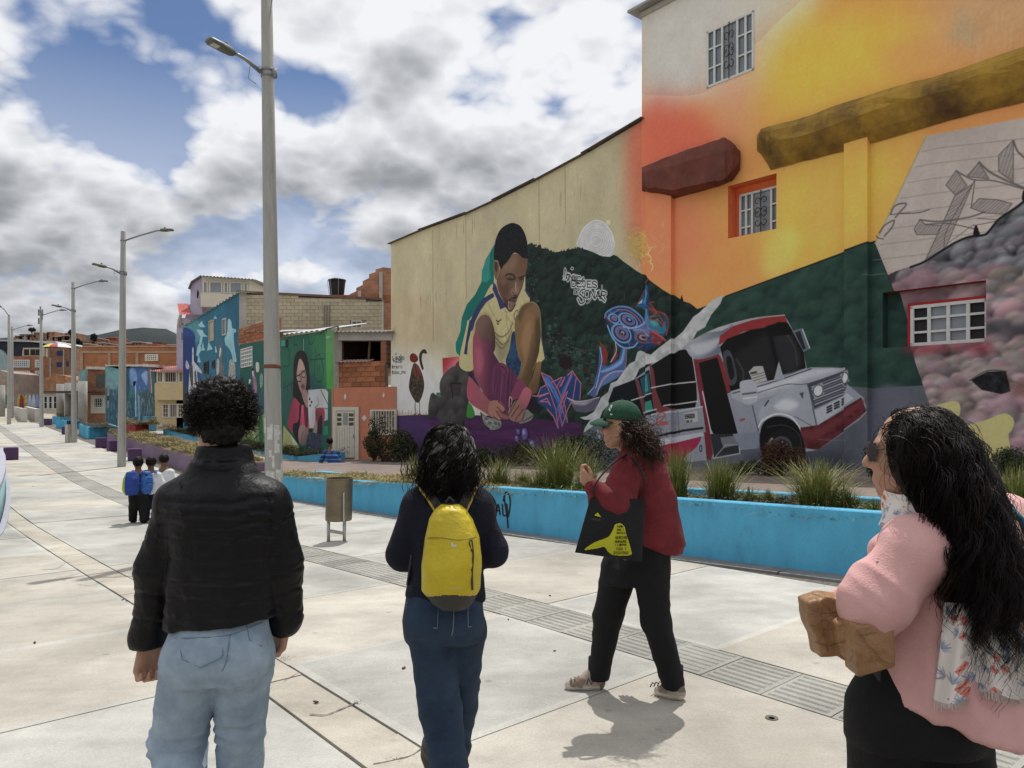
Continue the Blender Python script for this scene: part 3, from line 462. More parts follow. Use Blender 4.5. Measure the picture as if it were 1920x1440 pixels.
    P(T(z4,"610,1060 730,1035 820,1010 800,1070 740,1120 700,1170 600,1180"),(132,30,56));P(T(z4,"590,1030 830,990 840,1010 600,1070"),(162,166,172),sm=0);C.ring(1040+820/3,480+1080/3,2,6,1.6,(24,24,26));P(T(z4,"740,1165 880,1145 880,1200 740,1200"),(88,94,108),sm=0)
    P(T(zd,"680,1395 860,1260 1000,1300 1100,1700 690,1700"),(96,102,114),sm=0,a=.9);C.line(T(zd,"840,1360 870,1460"),4,(150,154,160));C.line(T(zd,"890,1340 920,1440"),3,(60,66,74))
    C.im+=(np.clip(C.im*1.06+.01,0,1)-C.im)*(bm*(C.im.mean(2)>.2))[...,None]     # white enamel of the bus
    # --- sketched paper and the painted clouds on the right
    pq=T(ZI,"1735,255 2300,150 2300,905 1790,905 1740,752 1706,649 1680,554 1650,480 1640,455 1700,330")
    P(pq,(176,164,156),sm=0,tex=(.05,60));C.line(T(ZI,"1735,255 1640,455"),3,(150,140,96),sm=0)
    for i in range(9):C.line(T(ZI,f"{1728-i*13},{284+i*29} 1800,{280+i*28-8} 2200,{230+i*27}"),1.6,(128,118,112),a=.7,soft=.8)
    G=(84,78,78)
    def hatch(q,ang=2.2,n=16,col=G):
        P(T(ze,q),(140,132,128),sm=0,a=.75);hmk=C.mask(T(ze,q),0);b=T(ze,q);cx,cy=b.mean(0);L=np.ptp(b,0).max()
        for i in range(n):
            o=(i/n-.5)*L*1.3+R.uniform(-1,1);dx,dy=math.cos(ang),math.sin(ang)
            C.line(np.array([[cx-dy*o-dx*L,cy+dx*o-dy*L],[cx-dy*o+dx*L,cy+dx*o+dy*L]]),1,col,a=.55,sm=0,clip=hmk)
        C.line(np.vstack([b,b[:1]]),1.6,col,sm=0,a=.85)
    hatch("680,650 780,510 885,655 770,745");hatch("770,745 940,640 680,1250 490,1360 690,930",2.5,40);hatch("890,560 1000,430 1095,590 900,570");hatch("1190,360 1330,220 1330,620 1190,520",1.9);hatch("375,1075 430,985 485,1030 640,1040 600,1125 400,1130");hatch("920,870 1000,780 1180,790 1320,830 1240,930 1060,920",2.4,20)
    for q,w_ in(("430,985 620,1000 900,960 1050,910",3),("485,1030 700,1020 950,1070",2),("1000,430 1100,520 1250,600 1440,680",3.4),("960,600 945,720 925,860",2),("780,510 860,560 960,600 1150,610 1440,690",2.4),("960,600 700,1060 660,1270",1.6),("1330,220 1370,320 1440,390",3),("980,970 1180,990 950,1040",1.6),("700,1210 950,1030",1),("150,930 180,860 240,830 300,835 230,920 195,960",3),("40,1110 90,1040 180,990 160,1060 90,1140",3),("10,1140 30,1160 80,1170",2),("245,925 420,915 520,885",2.4),("140,935 330,920",1.6)):C.line(T(ze,q),w_,G,a=.85)
    C.ell(1640+1310/5.143,220+590/5.143,9,8,(108,100,98),soft=.12,a=.7)
    cl=np.vstack([T(ze,"340,1440 470,1390 680,1260 760,1210 900,1150 1050,1130 1100,1090 1180,990 1260,930 1350,870 1440,800"),T(ZI,"2300,230 2300,905 1790,905 1740,752 1706,649 1680,554 1664,516 1680,508")])
    P(cl,(48,46,50),sm=0);cm2=C.mask(cl,0)
    C.puffs(cm2,T(ZI,"1690,330 2300,330 2300,560 1690,560"),900,.10,.26,(28,28,32),(132,134,142),21,.75,[(130,110,124),(110,116,112)])
    C.puffs(cm2,T(ZI,"1660,540 2300,540 2300,905 1660,905"),1150,.12,.34,(42,34,38),(160,138,140),22,.8,[(176,112,128),(138,138,108),(164,122,136),(120,126,124)])
    P(T(ZI,"1680,515 1740,490 1780,530 1760,570 1690,570"),(118,88,96),soft=.2,a=.5,clip=cm2);P(T(ZI,"1850,600 1920,610 2000,600 2000,625 1850,625"),(44,46,52),soft=.12,a=.8,clip=cm2)
    C.line(T(ze,"340,1440 470,1390 680,1260 760,1210 900,1150 1050,1130 1100,1090 1180,990 1260,930 1350,870 1440,800"),4,(24,22,26));P(T(ze,"950,1140 960,1060 980,1040 1000,1090 1010,1130"),(22,20,22));P(T(ze,"1420,800 1425,720 1450,700 1460,800"),(22,20,22))
    P(T(zf,"680,880 800,820 930,815 965,960 900,980 760,950"),(30,31,34),sm=0,tex=(.5,6));C.line(T(zf,"670,880 800,810 935,815"),2,(70,72,76));C.line(T(zf,"940,870 1060,920"),1.5,(96,80,70))
    P(T(zf,"1000,900 1061,870 1150,960 1061,1000 960,980"),(120,84,76),soft=.1,a=.8)
    P(T(ZI,"1655,545 1845,525 1845,560 1700,575"),(120,26,28),sm=0,a=0);P(T(zf,"200,640 800,620 790,700 560,660 330,700"),(132,44,56),soft=.1,a=.7)
    for q in("420,1080 500,1040 570,1030 605,1060 600,1130 560,1200 400,1200","640,1230 800,1160 900,1120 960,1130 990,1180 970,1240 950,1280 950,1480 640,1480"):P(T(zf,q),(176,166,106))
    tm=tall*(C.im[...,0]>C.im[...,2]*1.5)*(C.im[...,0]>.5);C.im+=(np.clip(C.im*1.09,0,1)-C.im)*tm[...,None]
    C.im*=(1+.025*fbm(H,W,30,30,4,31)+.02*fbm(H,W,4,4,2,32))[...,None]
    return C

GL,GD=(-14.4,39.6),(.6,-.8)
def paint_green():
    C=Canvas(GL,GD,-.2,12.1,-2.6,4.4,56,(34,88,70));P=C.poly;z=(430,600,5.333);R=np.random.RandomState(3)
    P(T(z,"80,200 360,150 360,1300 60,1300"),(28,80,74),soft=.5,a=.8);P(T(z,"800,100 1040,60 1060,690 950,690"),(52,116,74),soft=.5,a=.7)
    P(T(z,"962,95 1042,80 1050,690 975,690"),(82,138,84),sm=0,g=((612,625),(620,725),(64,140,60)))
    P(T(z,"60,600 150,560 240,760 200,1000 60,1000"),(26,66,70),a=.8);P(T(z,"530,680 640,600 660,900 530,1000"),(40,78,72),soft=.15,a=.8)
    for q in("525,270 590,275 600,440 530,465","590,290 600,340 585,400","640,260 660,240 680,260","790,180 800,235 830,235 850,180","810,395 950,385","860,280 870,380","870,360 900,340 910,380","860,390 850,500 870,600 920,610 940,500 920,390","875,450 878,500","900,450 902,500","730,190 740,260 740,340","540,680 640,620","580,660 585,760","620,630 630,740"):C.line(T(z,q),2.2,(22,48,48),a=.8)
    P(T(z,"520,205 560,200 560,260 520,262"),(58,128,110),sm=0);P(T(z,"560,200 590,200 590,270 570,275"),(24,34,36));C.line(T(z,"742,190 742,330"),1.4,(170,190,180))
    P(T(z,"800,560 850,540 870,640 960,660 860,700 800,650"),(30,70,76),soft=.06,a=.8)
    P(T(z,"640,560 645,420 670,330 715,305 760,325 790,420 805,560 810,680 790,720 790,950 760,1000 700,900 640,790"),(30,27,32),tex=(.2,6))
    P(T(z,"690,420 710,388 740,430 765,520 772,610 762,700 740,750 715,720 690,640 672,560"),(150,118,108),g=((565,700),(578,725),(120,92,90)))
    P(T(z,"720,640 750,650 750,690 722,680"),(100,70,74),soft=.05);C.line(T(z,"715,668 735,660 750,662"),1.8,(88,44,50));C.line(T(z,"715,560 725,610 705,620"),1.5,(92,66,62));P(T(z,"700,400 735,430 745,500 690,500"),(172,140,130),soft=.08,a=.6)
    C.ring(430+693/5.333,600+583/5.333,4.2,6,1.6,(28,28,32),rot=-.3);C.ring(430+740/5.333,600+540/5.333,4.2,6.4,1.6,(28,28,32),rot=-.3);C.line(T(z,"672,560 720,535 765,490"),1.8,(26,26,30))
    P(T(z,"725,730 770,700 790,800 780,880 740,800"),(140,110,104));P(T(z,"590,1000 640,785 700,830 720,860 790,960 785,1110 700,1070 640,1130 585,1060"),(142,46,70),g=((545,770),(575,790),(172,62,90)))
    P(T(z,"640,1040 690,1010 700,860 720,860 700,1100 690,1240 640,1130"),(32,28,36));P(T(z,"720,870 745,870 740,1060 725,1060"),(182,70,96));P(T(z,"745,850 790,930 785,1060 760,1060"),(90,30,52))
    P(T(z,"785,700 900,690 960,690 988,720 985,870 870,882 850,1080 800,1090 788,900"),(166,168,172),sm=0);P(T(z,"860,890 985,868 985,1000 860,1030"),(158,160,166),sm=0);C.line(T(z,"915,700 990,850"),2,(50,52,60));C.line(T(z,"880,770 890,840 860,880 985,885"),1.6,(90,90,100));C.line(T(z,"790,700 800,760 790,820"),1.5,(100,104,110))
    for x,y in((803,790),(822,820),(808,855)):C.ell(430+x/5.333,600+y/5.333,1.6,2.6,(44,46,52))
    P(T(z,"865,890 945,890 950,1000 905,1130 840,1145 860,1000"),(150,52,72));P(T(z,"870,900 920,930 900,1000 865,980"),(112,56,60),soft=.04);P(T(z,"860,1000 880,1050 880,1120 840,1145"),(150,118,108));P(T(z,"890,1000 930,960 920,1150 880,1150"),(36,34,44))
    P(T(z,"700,1075 745,1050 785,1110 795,1180 780,1240 715,1245 690,1180"),(150,122,112),g=((562,800),(570,832),(110,88,88)));C.line(T(z,"735,1120 720,1180 718,1240"),1.6,(90,70,70));C.line(T(z,"762,1120 755,1180 760,1240"),1.4,(96,76,74))
    P(T(z,"790,1140 930,1150 920,1220 910,1320 780,1320"),(52,56,74),tex=(.25,8));P(T(z,"795,1085 830,1080 830,1120 800,1125"),(34,36,42),sm=0);P(T(z,"945,1060 990,1060 985,1150 940,1150"),(42,124,92),sm=0)
    P(T(z,"130,1200 190,1020 250,960 330,945 365,960 365,1320 100,1320"),(116,132,78));P(T(z,"230,1010 260,985 270,1180 240,1180"),(150,160,110));P(T(z,"290,980 330,970 340,1200 300,1200"),(44,96,66))
    P(T(z,"540,1050 700,1260 690,1340 530,1340"),(150,152,96),sm=0);P(T(z,"600,1130 700,1260 640,1250"),(172,178,150),sm=0);C.line(T(z,"545,1050 620,1140 700,1260"),2,(34,74,62),sm=0)
    for q,c in(("225,480 245,475 250,540 268,600 275,720 250,770 240,640",(150,96,130)),("240,760 275,740 290,940 280,1000 262,960 250,850",(58,62,92)),("225,490 240,470 246,500 232,520",(28,28,32)),("228,515 240,510 244,560 232,560",(170,170,166)),("265,430 295,430 297,510 270,515",(168,172,160)),("305,560 330,540 335,640 310,680",(108,140,120)),("300,760 345,700 350,900 310,920",(48,78,98)),("200,590 215,600 205,640 195,630",(170,190,180))):P(T(z,q),c)
    for q in("250,970 262,1100 270,1190","245,1190 290,1150 320,1120 350,1180","320,990 318,1130"):C.line(T(z,q),2.4,(34,62,54))
    for i in range(40):x,y=R.uniform(150,355),R.uniform(560,960);C.line(T(z,f"{x},{y} {x+R.uniform(-12,12)},{y+R.uniform(10,50)}"),R.uniform(1,3),[(90,120,110),(30,60,66),(130,130,90),(60,90,120)][i%4],a=.6)
    C.text("EBTY",612,634,3.2,.9,(150,190,160),rot=-.15,ratio=.5);C.text("201",613,638,3,.9,(150,190,160),rot=-.15,ratio=.5)
    C.im*=(1+.06*fbm(C.h,C.w,40,40,4,7))[...,None];return C
BL,BD=(-21.9,49.6),(.6027,-.798)
def paint_blue():
    C=Canvas(BL,BD,-.3,12.3,-2.2,7.2,48,(34,96,120));P=C.poly;z=(330,500,6.547);R=np.random.RandomState(6)
    P(T(z,"600,300 800,300 800,1440 700,1440 640,900"),(30,82,108),soft=.4,a=.7);P(T(z,"60,700 250,620 300,900 100,900"),(78,134,146),soft=.2,a=.8)
    P(T(z,"40,780 120,750 200,790 235,860 240,1000 330,1440 500,1900 100,1900 60,1100"),(20,46,104));P(T(z,"80,770 200,780 225,860 100,840"),(34,66,132),soft=.1,a=.6);P(T(z,"300,1250 760,1250 800,2000 300,2000"),(44,92,118),soft=.4,a=.8)
    for q in("245,770 330,780 340,820 395,860 330,860 310,960 280,960 300,860","270,720 320,660 330,700 365,740 310,745","270,960 300,940 310,1020 270,1100 245,1090","330,920 345,1000 365,1020 310,1035","400,920 450,1010 380,1035","280,1080 295,1150 310,1170 260,1175","480,600 505,640 460,640"):P(T(z,q),(140,178,190),sm=0,a=.9)
    P(T(z,"635,660 655,640 680,680 690,750 735,770 730,810 710,820 715,960 740,1130 735,1170 700,1150 680,1060 640,990 610,960 598,880 630,800"),(138,180,192),a=.9)
    for i in range(14):x,y=R.uniform(620,720),R.uniform(700,1130);C.line(T(z,f"{x},{y} {x+8},{y+60}"),2,(80,140,160),a=.6,soft=1)
    for q,c in(("200,1010 215,1000 220,1150 245,1190 300,1260 320,1300 300,1310 260,1290 270,1440 290,1900 150,1900 165,1280 170,1200 195,1180",(166,170,176)),("165,1220 200,1200 210,1440 180,1440",(60,62,66)),("225,1300 245,1280 255,1440 235,1440",(74,76,80)),("120,1160 140,1160 165,1230 150,1260 120,1240",(150,140,170)),("535,900 548,880 560,940 570,1050 560,1160 590,1290 600,1900 490,1900 495,1200 520,1100",(92,96,98)),("540,1000 555,1010 550,1080 530,1110",(176,180,182)),("500,1160 530,1150 525,1300 500,1440",(150,156,160)),("650,1200 720,1190 730,1440 740,1900 660,1900",(146,146,140)),("480,980 492,985 500,1050 485,1050",(150,180,190))):P(T(z,q),c,tex=(.16,5))
    for i in range(8):C.line(T(z,f"{655+i*10},1205 {660+i*10},1440"),1.2,(90,90,88),a=.8)
    P(T(z,"-40,1000 60,1000 110,1440 260,1900 -40,1900"),(52,54,58),sm=0)
    C.im*=(1+.06*fbm(C.h,C.w,30,30,4,7))[...,None];return C
FL,FD=(-29.4,54.0),(1.,0.)
def paint_far():
    C=Canvas(FL,FD,0,3.62,-1.6,3.6,70,(58,104,112));P=C.poly;z=(140,620,6.859);R=np.random.RandomState(9)
    P(T(z,"380,440 560,470 560,700 480,800 430,700 380,760"),(96,140,146),soft=.05);P(T(z,"650,470 720,480 700,800 650,820"),(44,78,84),soft=.05);P(T(z,"700,490 820,480 940,490 950,760 830,790 720,720"),(66,96,150),soft=.05);P(T(z,"710,500 780,500 800,640 730,700"),(104,136,184),soft=.05);P(T(z,"860,560 930,520 930,700 880,640"),(120,150,190),soft=.04)
    P(T(z,"380,800 560,760 700,840 1020,780 1030,1200 380,1180"),(50,84,98),soft=.12);P(T(z,"820,820 900,760 1010,850 1020,1000 960,1080 840,1000"),(66,88,90),soft=.06)
    for i in range(240):x,y=R.uniform(385,1020),R.uniform(700,1180);C.line(T(z,f"{x},{y} {x+R.uniform(-8,8)},{y+R.uniform(20,110)}"),R.uniform(.5,1.6),[(120,156,168),(34,66,74),(140,160,190),(40,96,96),(90,116,150)][i%5],a=.45)
    P(T(z,"945,490 962,490 985,800 970,800"),(168,84,76),sm=0);C.line(T(z,"970,490 990,800"),1,(190,190,180));C.line(T(z,"780,680 785,1100"),2,(150,180,196));C.line(T(z,"820,840 830,1150"),3,(110,140,170));P(T(z,"425,640 445,640 440,960 420,960"),(130,120,130),soft=.03);P(T(z,"750,660 785,650 780,700 755,710"),(28,40,50));P(T(z,"420,840 440,840 440,900 420,900"),(24,30,34),sm=0)
    C.im*=(1+.08*fbm(C.h,C.w,14,14,4,7))[...,None];return C
# ---------------------------------------------------------------- helpers
def lin(c): return tuple(((v / 255.) / 12.92 if v <= 10 else ((v / 255. + .055) / 1.055) ** 2.4) for v in c)
def px(x, y, Y): return np.array([(x - HX) / F * Y, Y, (HY - y) / F * Y])
MATS = {}
def mat(name, c, rough=.85, var=.12, sc=3., bump=0., bsc=40., c2=None, spec=.35, metal=0, rnd=0., dirt=None, coords='Object', aniso=None, thr=None):
    """procedural Principled: two-scale noise between two tones, optional per-object tone, optional bump"""
    if name in MATS: return MATS[name]
    m = bpy.data.materials.new(name); m.use_nodes = True; t = m.node_tree; b = t.nodes['Principled BSDF']
    b.inputs['Roughness'].default_value = rough; b.inputs['Specular IOR Level'].default_value = spec; b.inputs['Metallic'].default_value = metal
    tc = t.nodes.new('ShaderNodeTexCoord'); src = tc.outputs[coords]
    if coords == 'World': pass
    if aniso:
        mp = t.nodes.new('ShaderNodeMapping'); mp.inputs['Scale'].default_value = aniso; t.links.new(src, mp.inputs[0]); src = mp.outputs[0]
    def nz(s, d=5, ro=.6):
        n = t.nodes.new('ShaderNodeTexNoise'); n.inputs['Scale'].default_value = s; n.inputs['Detail'].default_value = d; n.inputs['Roughness'].default_value = ro
        t.links.new(src, n.inputs['Vector']); return n
    n = nz(sc, 6, .65); r = t.nodes.new('ShaderNodeValToRGB'); lo, hi = thr or (.3, .7)
    r.color_ramp.elements[0].position = lo; r.color_ramp.elements[1].position = hi
    c2 = c2 or tuple(min(v * (1 + var), .95) for v in c); c1 = tuple(v * (1 - var) for v in c)
    r.color_ramp.elements[0].color = (*c1, 1); r.color_ramp.elements[1].color = (*c2, 1); t.links.new(n.outputs[0], r.inputs[0]); col = r.outputs[0]
    if dirt:
        n2 = nz(dirt[1], 5, .7); r2 = t.nodes.new('ShaderNodeMapRange'); t.links.new(n2.outputs[0], r2.inputs[0]); r2.inputs[1].default_value = dirt[2]; r2.inputs[2].default_value = dirt[2] + .18; r2.inputs[4].default_value = dirt[3] if len(dirt) > 3 else .7
        mx = t.nodes.new('ShaderNodeMix'); mx.data_type = 'RGBA'; t.links.new(r2.outputs[0], mx.inputs[0]); t.links.new(col, mx.inputs[6]); mx.inputs[7].default_value = (*dirt[0], 1); col = mx.outputs[2]
    if rnd:
        oi = t.nodes.new('ShaderNodeObjectInfo'); hs = t.nodes.new('ShaderNodeMapRange'); t.links.new(oi.outputs['Random'], hs.inputs[0]); hs.inputs[3].default_value = 1 - rnd; hs.inputs[4].default_value = 1 + rnd
        h2 = t.nodes.new('ShaderNodeHueSaturation'); t.links.new(hs.outputs[0], h2.inputs['Value']); t.links.new(col, h2.inputs['Color']); col = h2.outputs[0]
    t.links.new(col, b.inputs['Base Color'])
    if bump:
        n3 = nz(bsc, 4, .6); bp = t.nodes.new('ShaderNodeBump'); bp.inputs['Strength'].default_value = bump; bp.inputs['Distance'].default_value = .02; t.links.new(n3.outputs[0], bp.inputs['Height']); t.links.new(bp.outputs[0], b.inputs['Normal'])
    MATS[name] = m; return m
def brickmat(name, c1, c2, mortar, w=.3, h=.1, ax=(1, 0, 0), rough=.9, off=.5):
    """brick joints for walls too far off to tell bricks apart; ax = horizontal direction of the wall"""
    m = bpy.data.materials.new(name); m.use_nodes = True; t = m.node_tree; b = t.nodes['Principled BSDF']; b.inputs['Roughness'].default_value = rough; b.inputs['Specular IOR Level'].default_value = .2
    g = t.nodes.new('ShaderNodeNewGeometry'); d = t.nodes.new('ShaderNodeVectorMath'); d.operation = 'DOT_PRODUCT'; t.links.new(g.outputs['Position'], d.inputs[0]); d.inputs[1].default_value = ax
    s = t.nodes.new('ShaderNodeSeparateXYZ'); t.links.new(g.outputs['Position'], s.inputs[0]); cb = t.nodes.new('ShaderNodeCombineXYZ'); t.links.new(d.outputs['Value'], cb.inputs[0]); t.links.new(s.outputs[2], cb.inputs[1])
    br = t.nodes.new('ShaderNodeTexBrick'); br.inputs['Scale'].default_value = 1; br.inputs['Brick Width'].default_value = w; br.inputs['Row Height'].default_value = h; br.inputs['Mortar Size'].default_value = h * .07; br.inputs['Color1'].default_value = (*c1, 1); br.inputs['Color2'].default_value = (*c2, 1); br.inputs['Mortar'].default_value = (*mortar, 1); br.offset = off
    t.links.new(cb.outputs[0], br.inputs[0]); n = t.nodes.new('ShaderNodeTexNoise'); n.inputs['Scale'].default_value = 1.3; n.inputs['Detail'].default_value = 6; t.links.new(g.outputs['Position'], n.inputs[0])
    mr = t.nodes.new('ShaderNodeMapRange'); mr.inputs[3].default_value = .55; mr.inputs[4].default_value = 1.4; t.links.new(n.outputs[0], mr.inputs[0])
    h2 = t.nodes.new('ShaderNodeHueSaturation'); t.links.new(br.outputs[0], h2.inputs['Color']); t.links.new(mr.outputs[0], h2.inputs['Value']); t.links.new(h2.outputs[0], b.inputs['Base Color'])
    bp = t.nodes.new('ShaderNodeBump'); bp.inputs['Strength'].default_value = .6; bp.inputs['Distance'].default_value = .01; bp.invert = True; t.links.new(br.outputs['Fac'], bp.inputs['Height']); t.links.new(bp.outputs[0], b.inputs['Normal'])
    return m
def canvas_mat(name, C, K=1.0, rough=.8, bump=.12):
    im = bpy.data.images.new(name, C.w, C.h, alpha=False); a = np.ones((C.h, C.w, 4), np.float32); a[..., :3] = C.pixels(K)[::-1]
    im.pixels.foreach_set(a.ravel()); im.update(); im.pack()
    m = bpy.data.materials.new(name); m.use_nodes = True; t = m.node_tree; b = t.nodes['Principled BSDF']; b.inputs['Roughness'].default_value = rough; b.inputs['Specular IOR Level'].default_value = .25
    x = t.nodes.new('ShaderNodeTexImage'); x.image = im; x.extension = 'EXTEND'; t.links.new(x.outputs[0], b.inputs['Base Color'])
    n = t.nodes.new('ShaderNodeTexNoise'); n.inputs['Scale'].default_value = 14; n.inputs['Detail'].default_value = 8; tc = t.nodes.new('ShaderNodeTexCoord'); t.links.new(tc.outputs['Object'], n.inputs[0])
    bp = t.nodes.new('ShaderNodeBump'); bp.inputs['Strength'].default_value = bump; bp.inputs['Distance'].default_value = .03; t.links.new(n.outputs[0], bp.inputs['Height']); t.links.new(bp.outputs[0], b.inputs['Normal'])
    return m
def unit(v): v = np.asarray(v, float); return v / max(np.linalg.norm(v), 1e-9)
class MB:
    def __init__(s): s.v = []; s.f = []; s.m = []
    def add(s, v, f, m=0):
        n = len(s.v); s.v.extend([tuple(map(float, q)) for q in v]); s.f.extend([tuple(n + i for i in q) for q in f]); s.m.extend([m] * len(f)); return s
    def par(s, o, a, b, c, m=0):                     # parallelepiped: corner and three edges
        o, a, b, c = [np.asarray(q, float) for q in (o, a, b, c)]
        if np.dot(np.cross(a, b), c) < 0: a, b = b, a
        return s.add([o, o + a, o + a + b, o + b, o + c, o + a + c, o + a + b + c, o + b + c], [(0, 3, 2, 1), (4, 5, 6, 7), (0, 1, 5, 4), (1, 2, 6, 5), (2, 3, 7, 6), (3, 0, 4, 7)], m)
    def box(s, c, d, rz=0, m=0):
        a = np.array([math.cos(rz), math.sin(rz), 0]); b = np.array([-math.sin(rz), math.cos(rz), 0]); z = np.array([0, 0, 1.])
        return s.par(np.asarray(c, float) - a * d[0] / 2 - b * d[1] / 2 - z * d[2] / 2, a * d[0], b * d[1], z * d[2], m)
    def prism(s, poly, ext, m0=0, m1=0):             # polygon (front) swept along ext
        p = [np.asarray(q, float) for q in poly]; e = np.asarray(ext, float); n = len(p)
        nn = sum((np.cross(p[i], p[(i + 1) % n]) for i in range(n)), np.zeros(3))
        if np.dot(nn, e) > 0: p = p[::-1]
        s.add(p + [q + e for q in p], [tuple(range(n))], m0); k = len(s.v) - 2 * n
        s.f.append(tuple(k + n + i for i in reversed(range(n)))); s.m.append(m1)
        for i in range(n): j = (i + 1) % n; s.f.append((k + j, k + i, k + n + i, k + n + j)); s.m.append(m1)
        return s
    def loft(s, rings, cap=True, m=0, closed=True):
        n = len(rings[0]); k = len(s.v)
        for r in rings: s.v.extend([tuple(map(float, q)) for q in r])
        for i in range(len(rings) - 1):
            for j in range(n if closed else n - 1):
                a, b = k + i * n + j, k + i * n + (j + 1) % n; s.f.append((a, b, b + n, a + n)); s.m.append(m)
        if cap and closed: s.f.append(tuple(k + j for j in reversed(range(n)))); s.f.append(tuple(k + (len(rings) - 1) * n + j for j in range(n))); s.m.extend([m, m])
        return s
    def tube(s, path, r, n=8, cap=True, m=0, flat=1.0):
        P = [np.asarray(q, float) for q in path]; R = r if hasattr(r, '__len__') else [r] * len(P); rings = []
        t0 = unit(P[1] - P[0]); u = unit(np.cross(t0, (0, 0, 1) if abs(t0[2]) < .9 else (1, 0, 0)))
        for i, q in enumerate(P):
            t = unit(P[min(i + 1, len(P) - 1)] - P[max(i - 1, 0)]); u = unit(u - t * np.dot(u, t)); w = np.cross(t, u)
            rings.append([q + R[i] * (math.cos(6.2832 * k / n) * u + flat * math.sin(6.2832 * k / n) * w) for k in range(n)])
        return s.loft(rings, cap, m)
    def lathe(s, prof, c=(0, 0, 0), n=16, cap=True, m=0, tilt=(0, 0)):
        c = np.asarray(c, float)
        return s.loft([[c + np.array([r * math.cos(6.2832 * k / n) + tilt[0] * z, r * math.sin(6.2832 * k / n) + tilt[1] * z, z]) for k in range(n)] for r, z in prof], cap, m)
    def build(s, name, mats, parent=None, smooth=False, uv=None, local=False):
        v = np.array(s.v, np.float32).reshape(-1, 3)
        if parent is not None and not local:
            off = np.array(parent.get('_w', (0, 0, 0)), np.float32); v = v - off
        else: off = np.zeros(3)
        me = bpy.data.meshes.new(name); me.from_pydata(v.tolist(), [], s.f); mats = mats if isinstance(mats, (list, tuple)) else [mats]
        for q in mats: me.materials.append(q)
        if len(mats) > 1: me.polygons.foreach_set('material_index', np.array(s.m, np.int32))
        if smooth: me.polygons.foreach_set('use_smooth', np.ones(len(me.polygons), bool))
        if uv is not None:
            li = np.empty(len(me.loops), np.int32); me.loops.foreach_get('vertex_index', li); w = v + off
            me.uv_layers.new(name='uv').data.foreach_set('uv', uv(w)[li].astype(np.float32).ravel())
        return link(name, me, parent)
def link(name, me, parent=None):
    o = bpy.data.objects.new(name, me); SC.collection.objects.link(o)
    if parent is not None: o.parent = parent; o['_w'] = tuple(parent.get('_w', (0, 0, 0)))
    return o
def raw(name, v, f, mats, parent=None, smooth=True, local=False, midx=None):
    """mesh straight from arrays (quads or triangles)"""
    v = np.asarray(v, np.float32); f = np.asarray(f, np.int32); me = bpy.data.meshes.new(name); k = f.shape[1]
    if parent is not None and not local: v = v - np.array(parent.get('_w', (0, 0, 0)), np.float32)
    me.vertices.add(len(v)); me.vertices.foreach_set('co', v.ravel()); me.loops.add(f.size); me.loops.foreach_set('vertex_index', f.ravel())
    me.polygons.add(len(f)); me.polygons.foreach_set('loop_start', np.arange(0, f.size, k, dtype=np.int32)); me.polygons.foreach_set('loop_total', np.full(len(f), k, np.int32))
    for q in (mats if isinstance(mats, (list, tuple)) else [mats]): me.materials.append(q)
    if midx is not None: me.polygons.foreach_set('material_index', np.asarray(midx, np.int32))
    me.update(calc_edges=True)
    if smooth: me.polygons.foreach_set('use_smooth', np.ones(len(f), bool))
    return link(name, me, parent)
def thing(name, label, cat, loc=(0, 0, 0), group=None):
    o = bpy.data.objects.new(name, None); SC.collection.objects.link(o); o.location = tuple(map(float, loc)); o['_w'] = tuple(map(float, loc)); o.empty_display_size = .2
    o['label'] = label; o['category'] = cat
    if group: o['group'] = group
    return o
def tag(o, label, cat, group=None):
    o['label'] = label; o['category'] = cat
    if group: o['group'] = group
    return o
def dup(root, loc, label, rz=0, scale=1):
    def rec(o, par):
        c = o.copy(); SC.collection.objects.link(c); c.parent = par
        for ch in list(o.children): rec(ch, c)
        return c
    r = rec(root, None); r.location = tuple(map(float, loc)); r.rotation_euler = (0, 0, rz); r.scale = (scale,) * 3; r['_w'] = tuple(map(float, loc)); r['label'] = label; return r
# ---------------------------------------------------------------- the lie of the ground: the plaza dips, then climbs away
def hermite(xs, ys):
    xs, ys = np.array(xs, float), np.array(ys, float); m = np.gradient(ys, xs)
    def f(x):
        x = np.clip(np.asarray(x, float), xs[0], xs[-1]); i = np.clip(np.searchsorted(xs, x) - 1, 0, len(xs) - 2); h = xs[i + 1] - xs[i]; t = (x - xs[i]) / h
        return (2 * t ** 3 - 3 * t ** 2 + 1) * ys[i] + (t ** 3 - 2 * t ** 2 + t) * h * m[i] + (-2 * t ** 3 + 3 * t ** 2) * ys[i + 1] + (t ** 3 - t ** 2) * h * m[i + 1]
    return f
GZ = hermite([-40, -5, 0, 3, 6, 10, 14, 20, 28, 42, 60, 75, 90, 120, 200], [-1.3, -1.55, -1.58, -1.62, -1.70, -1.85, -1.92, -1.94, -1.87, -1.55, -1.06, -.70, -.5, -.2, .6])
T0 = hermite([-40, -4, 1, 5, 9, 17, 23, 30, 40, 58, 75, 120], [3.0, 3.85, 4.06, 4.25, 4.36, 4.45, 4.72, 5.2, 5.9, 7.1, 8.3, 11.5])
def st(X, Y): return -.66 * X + .75 * Y, .75 * X + .66 * Y
def xy(s, t): return -.66 * np.asarray(s) + .75 * np.asarray(t), .75 * np.asarray(s) + .66 * np.asarray(t)
def gz(X, Y): return float(GZ(st(X, Y)[0]))
def sp(s, w, dz=0):                                # street coordinates (distance along, offset from the tactile strip) -> point on the plaza
    X, Y = xy(s, T0(s) + w); return np.array([X, Y, GZ(s) + dz])
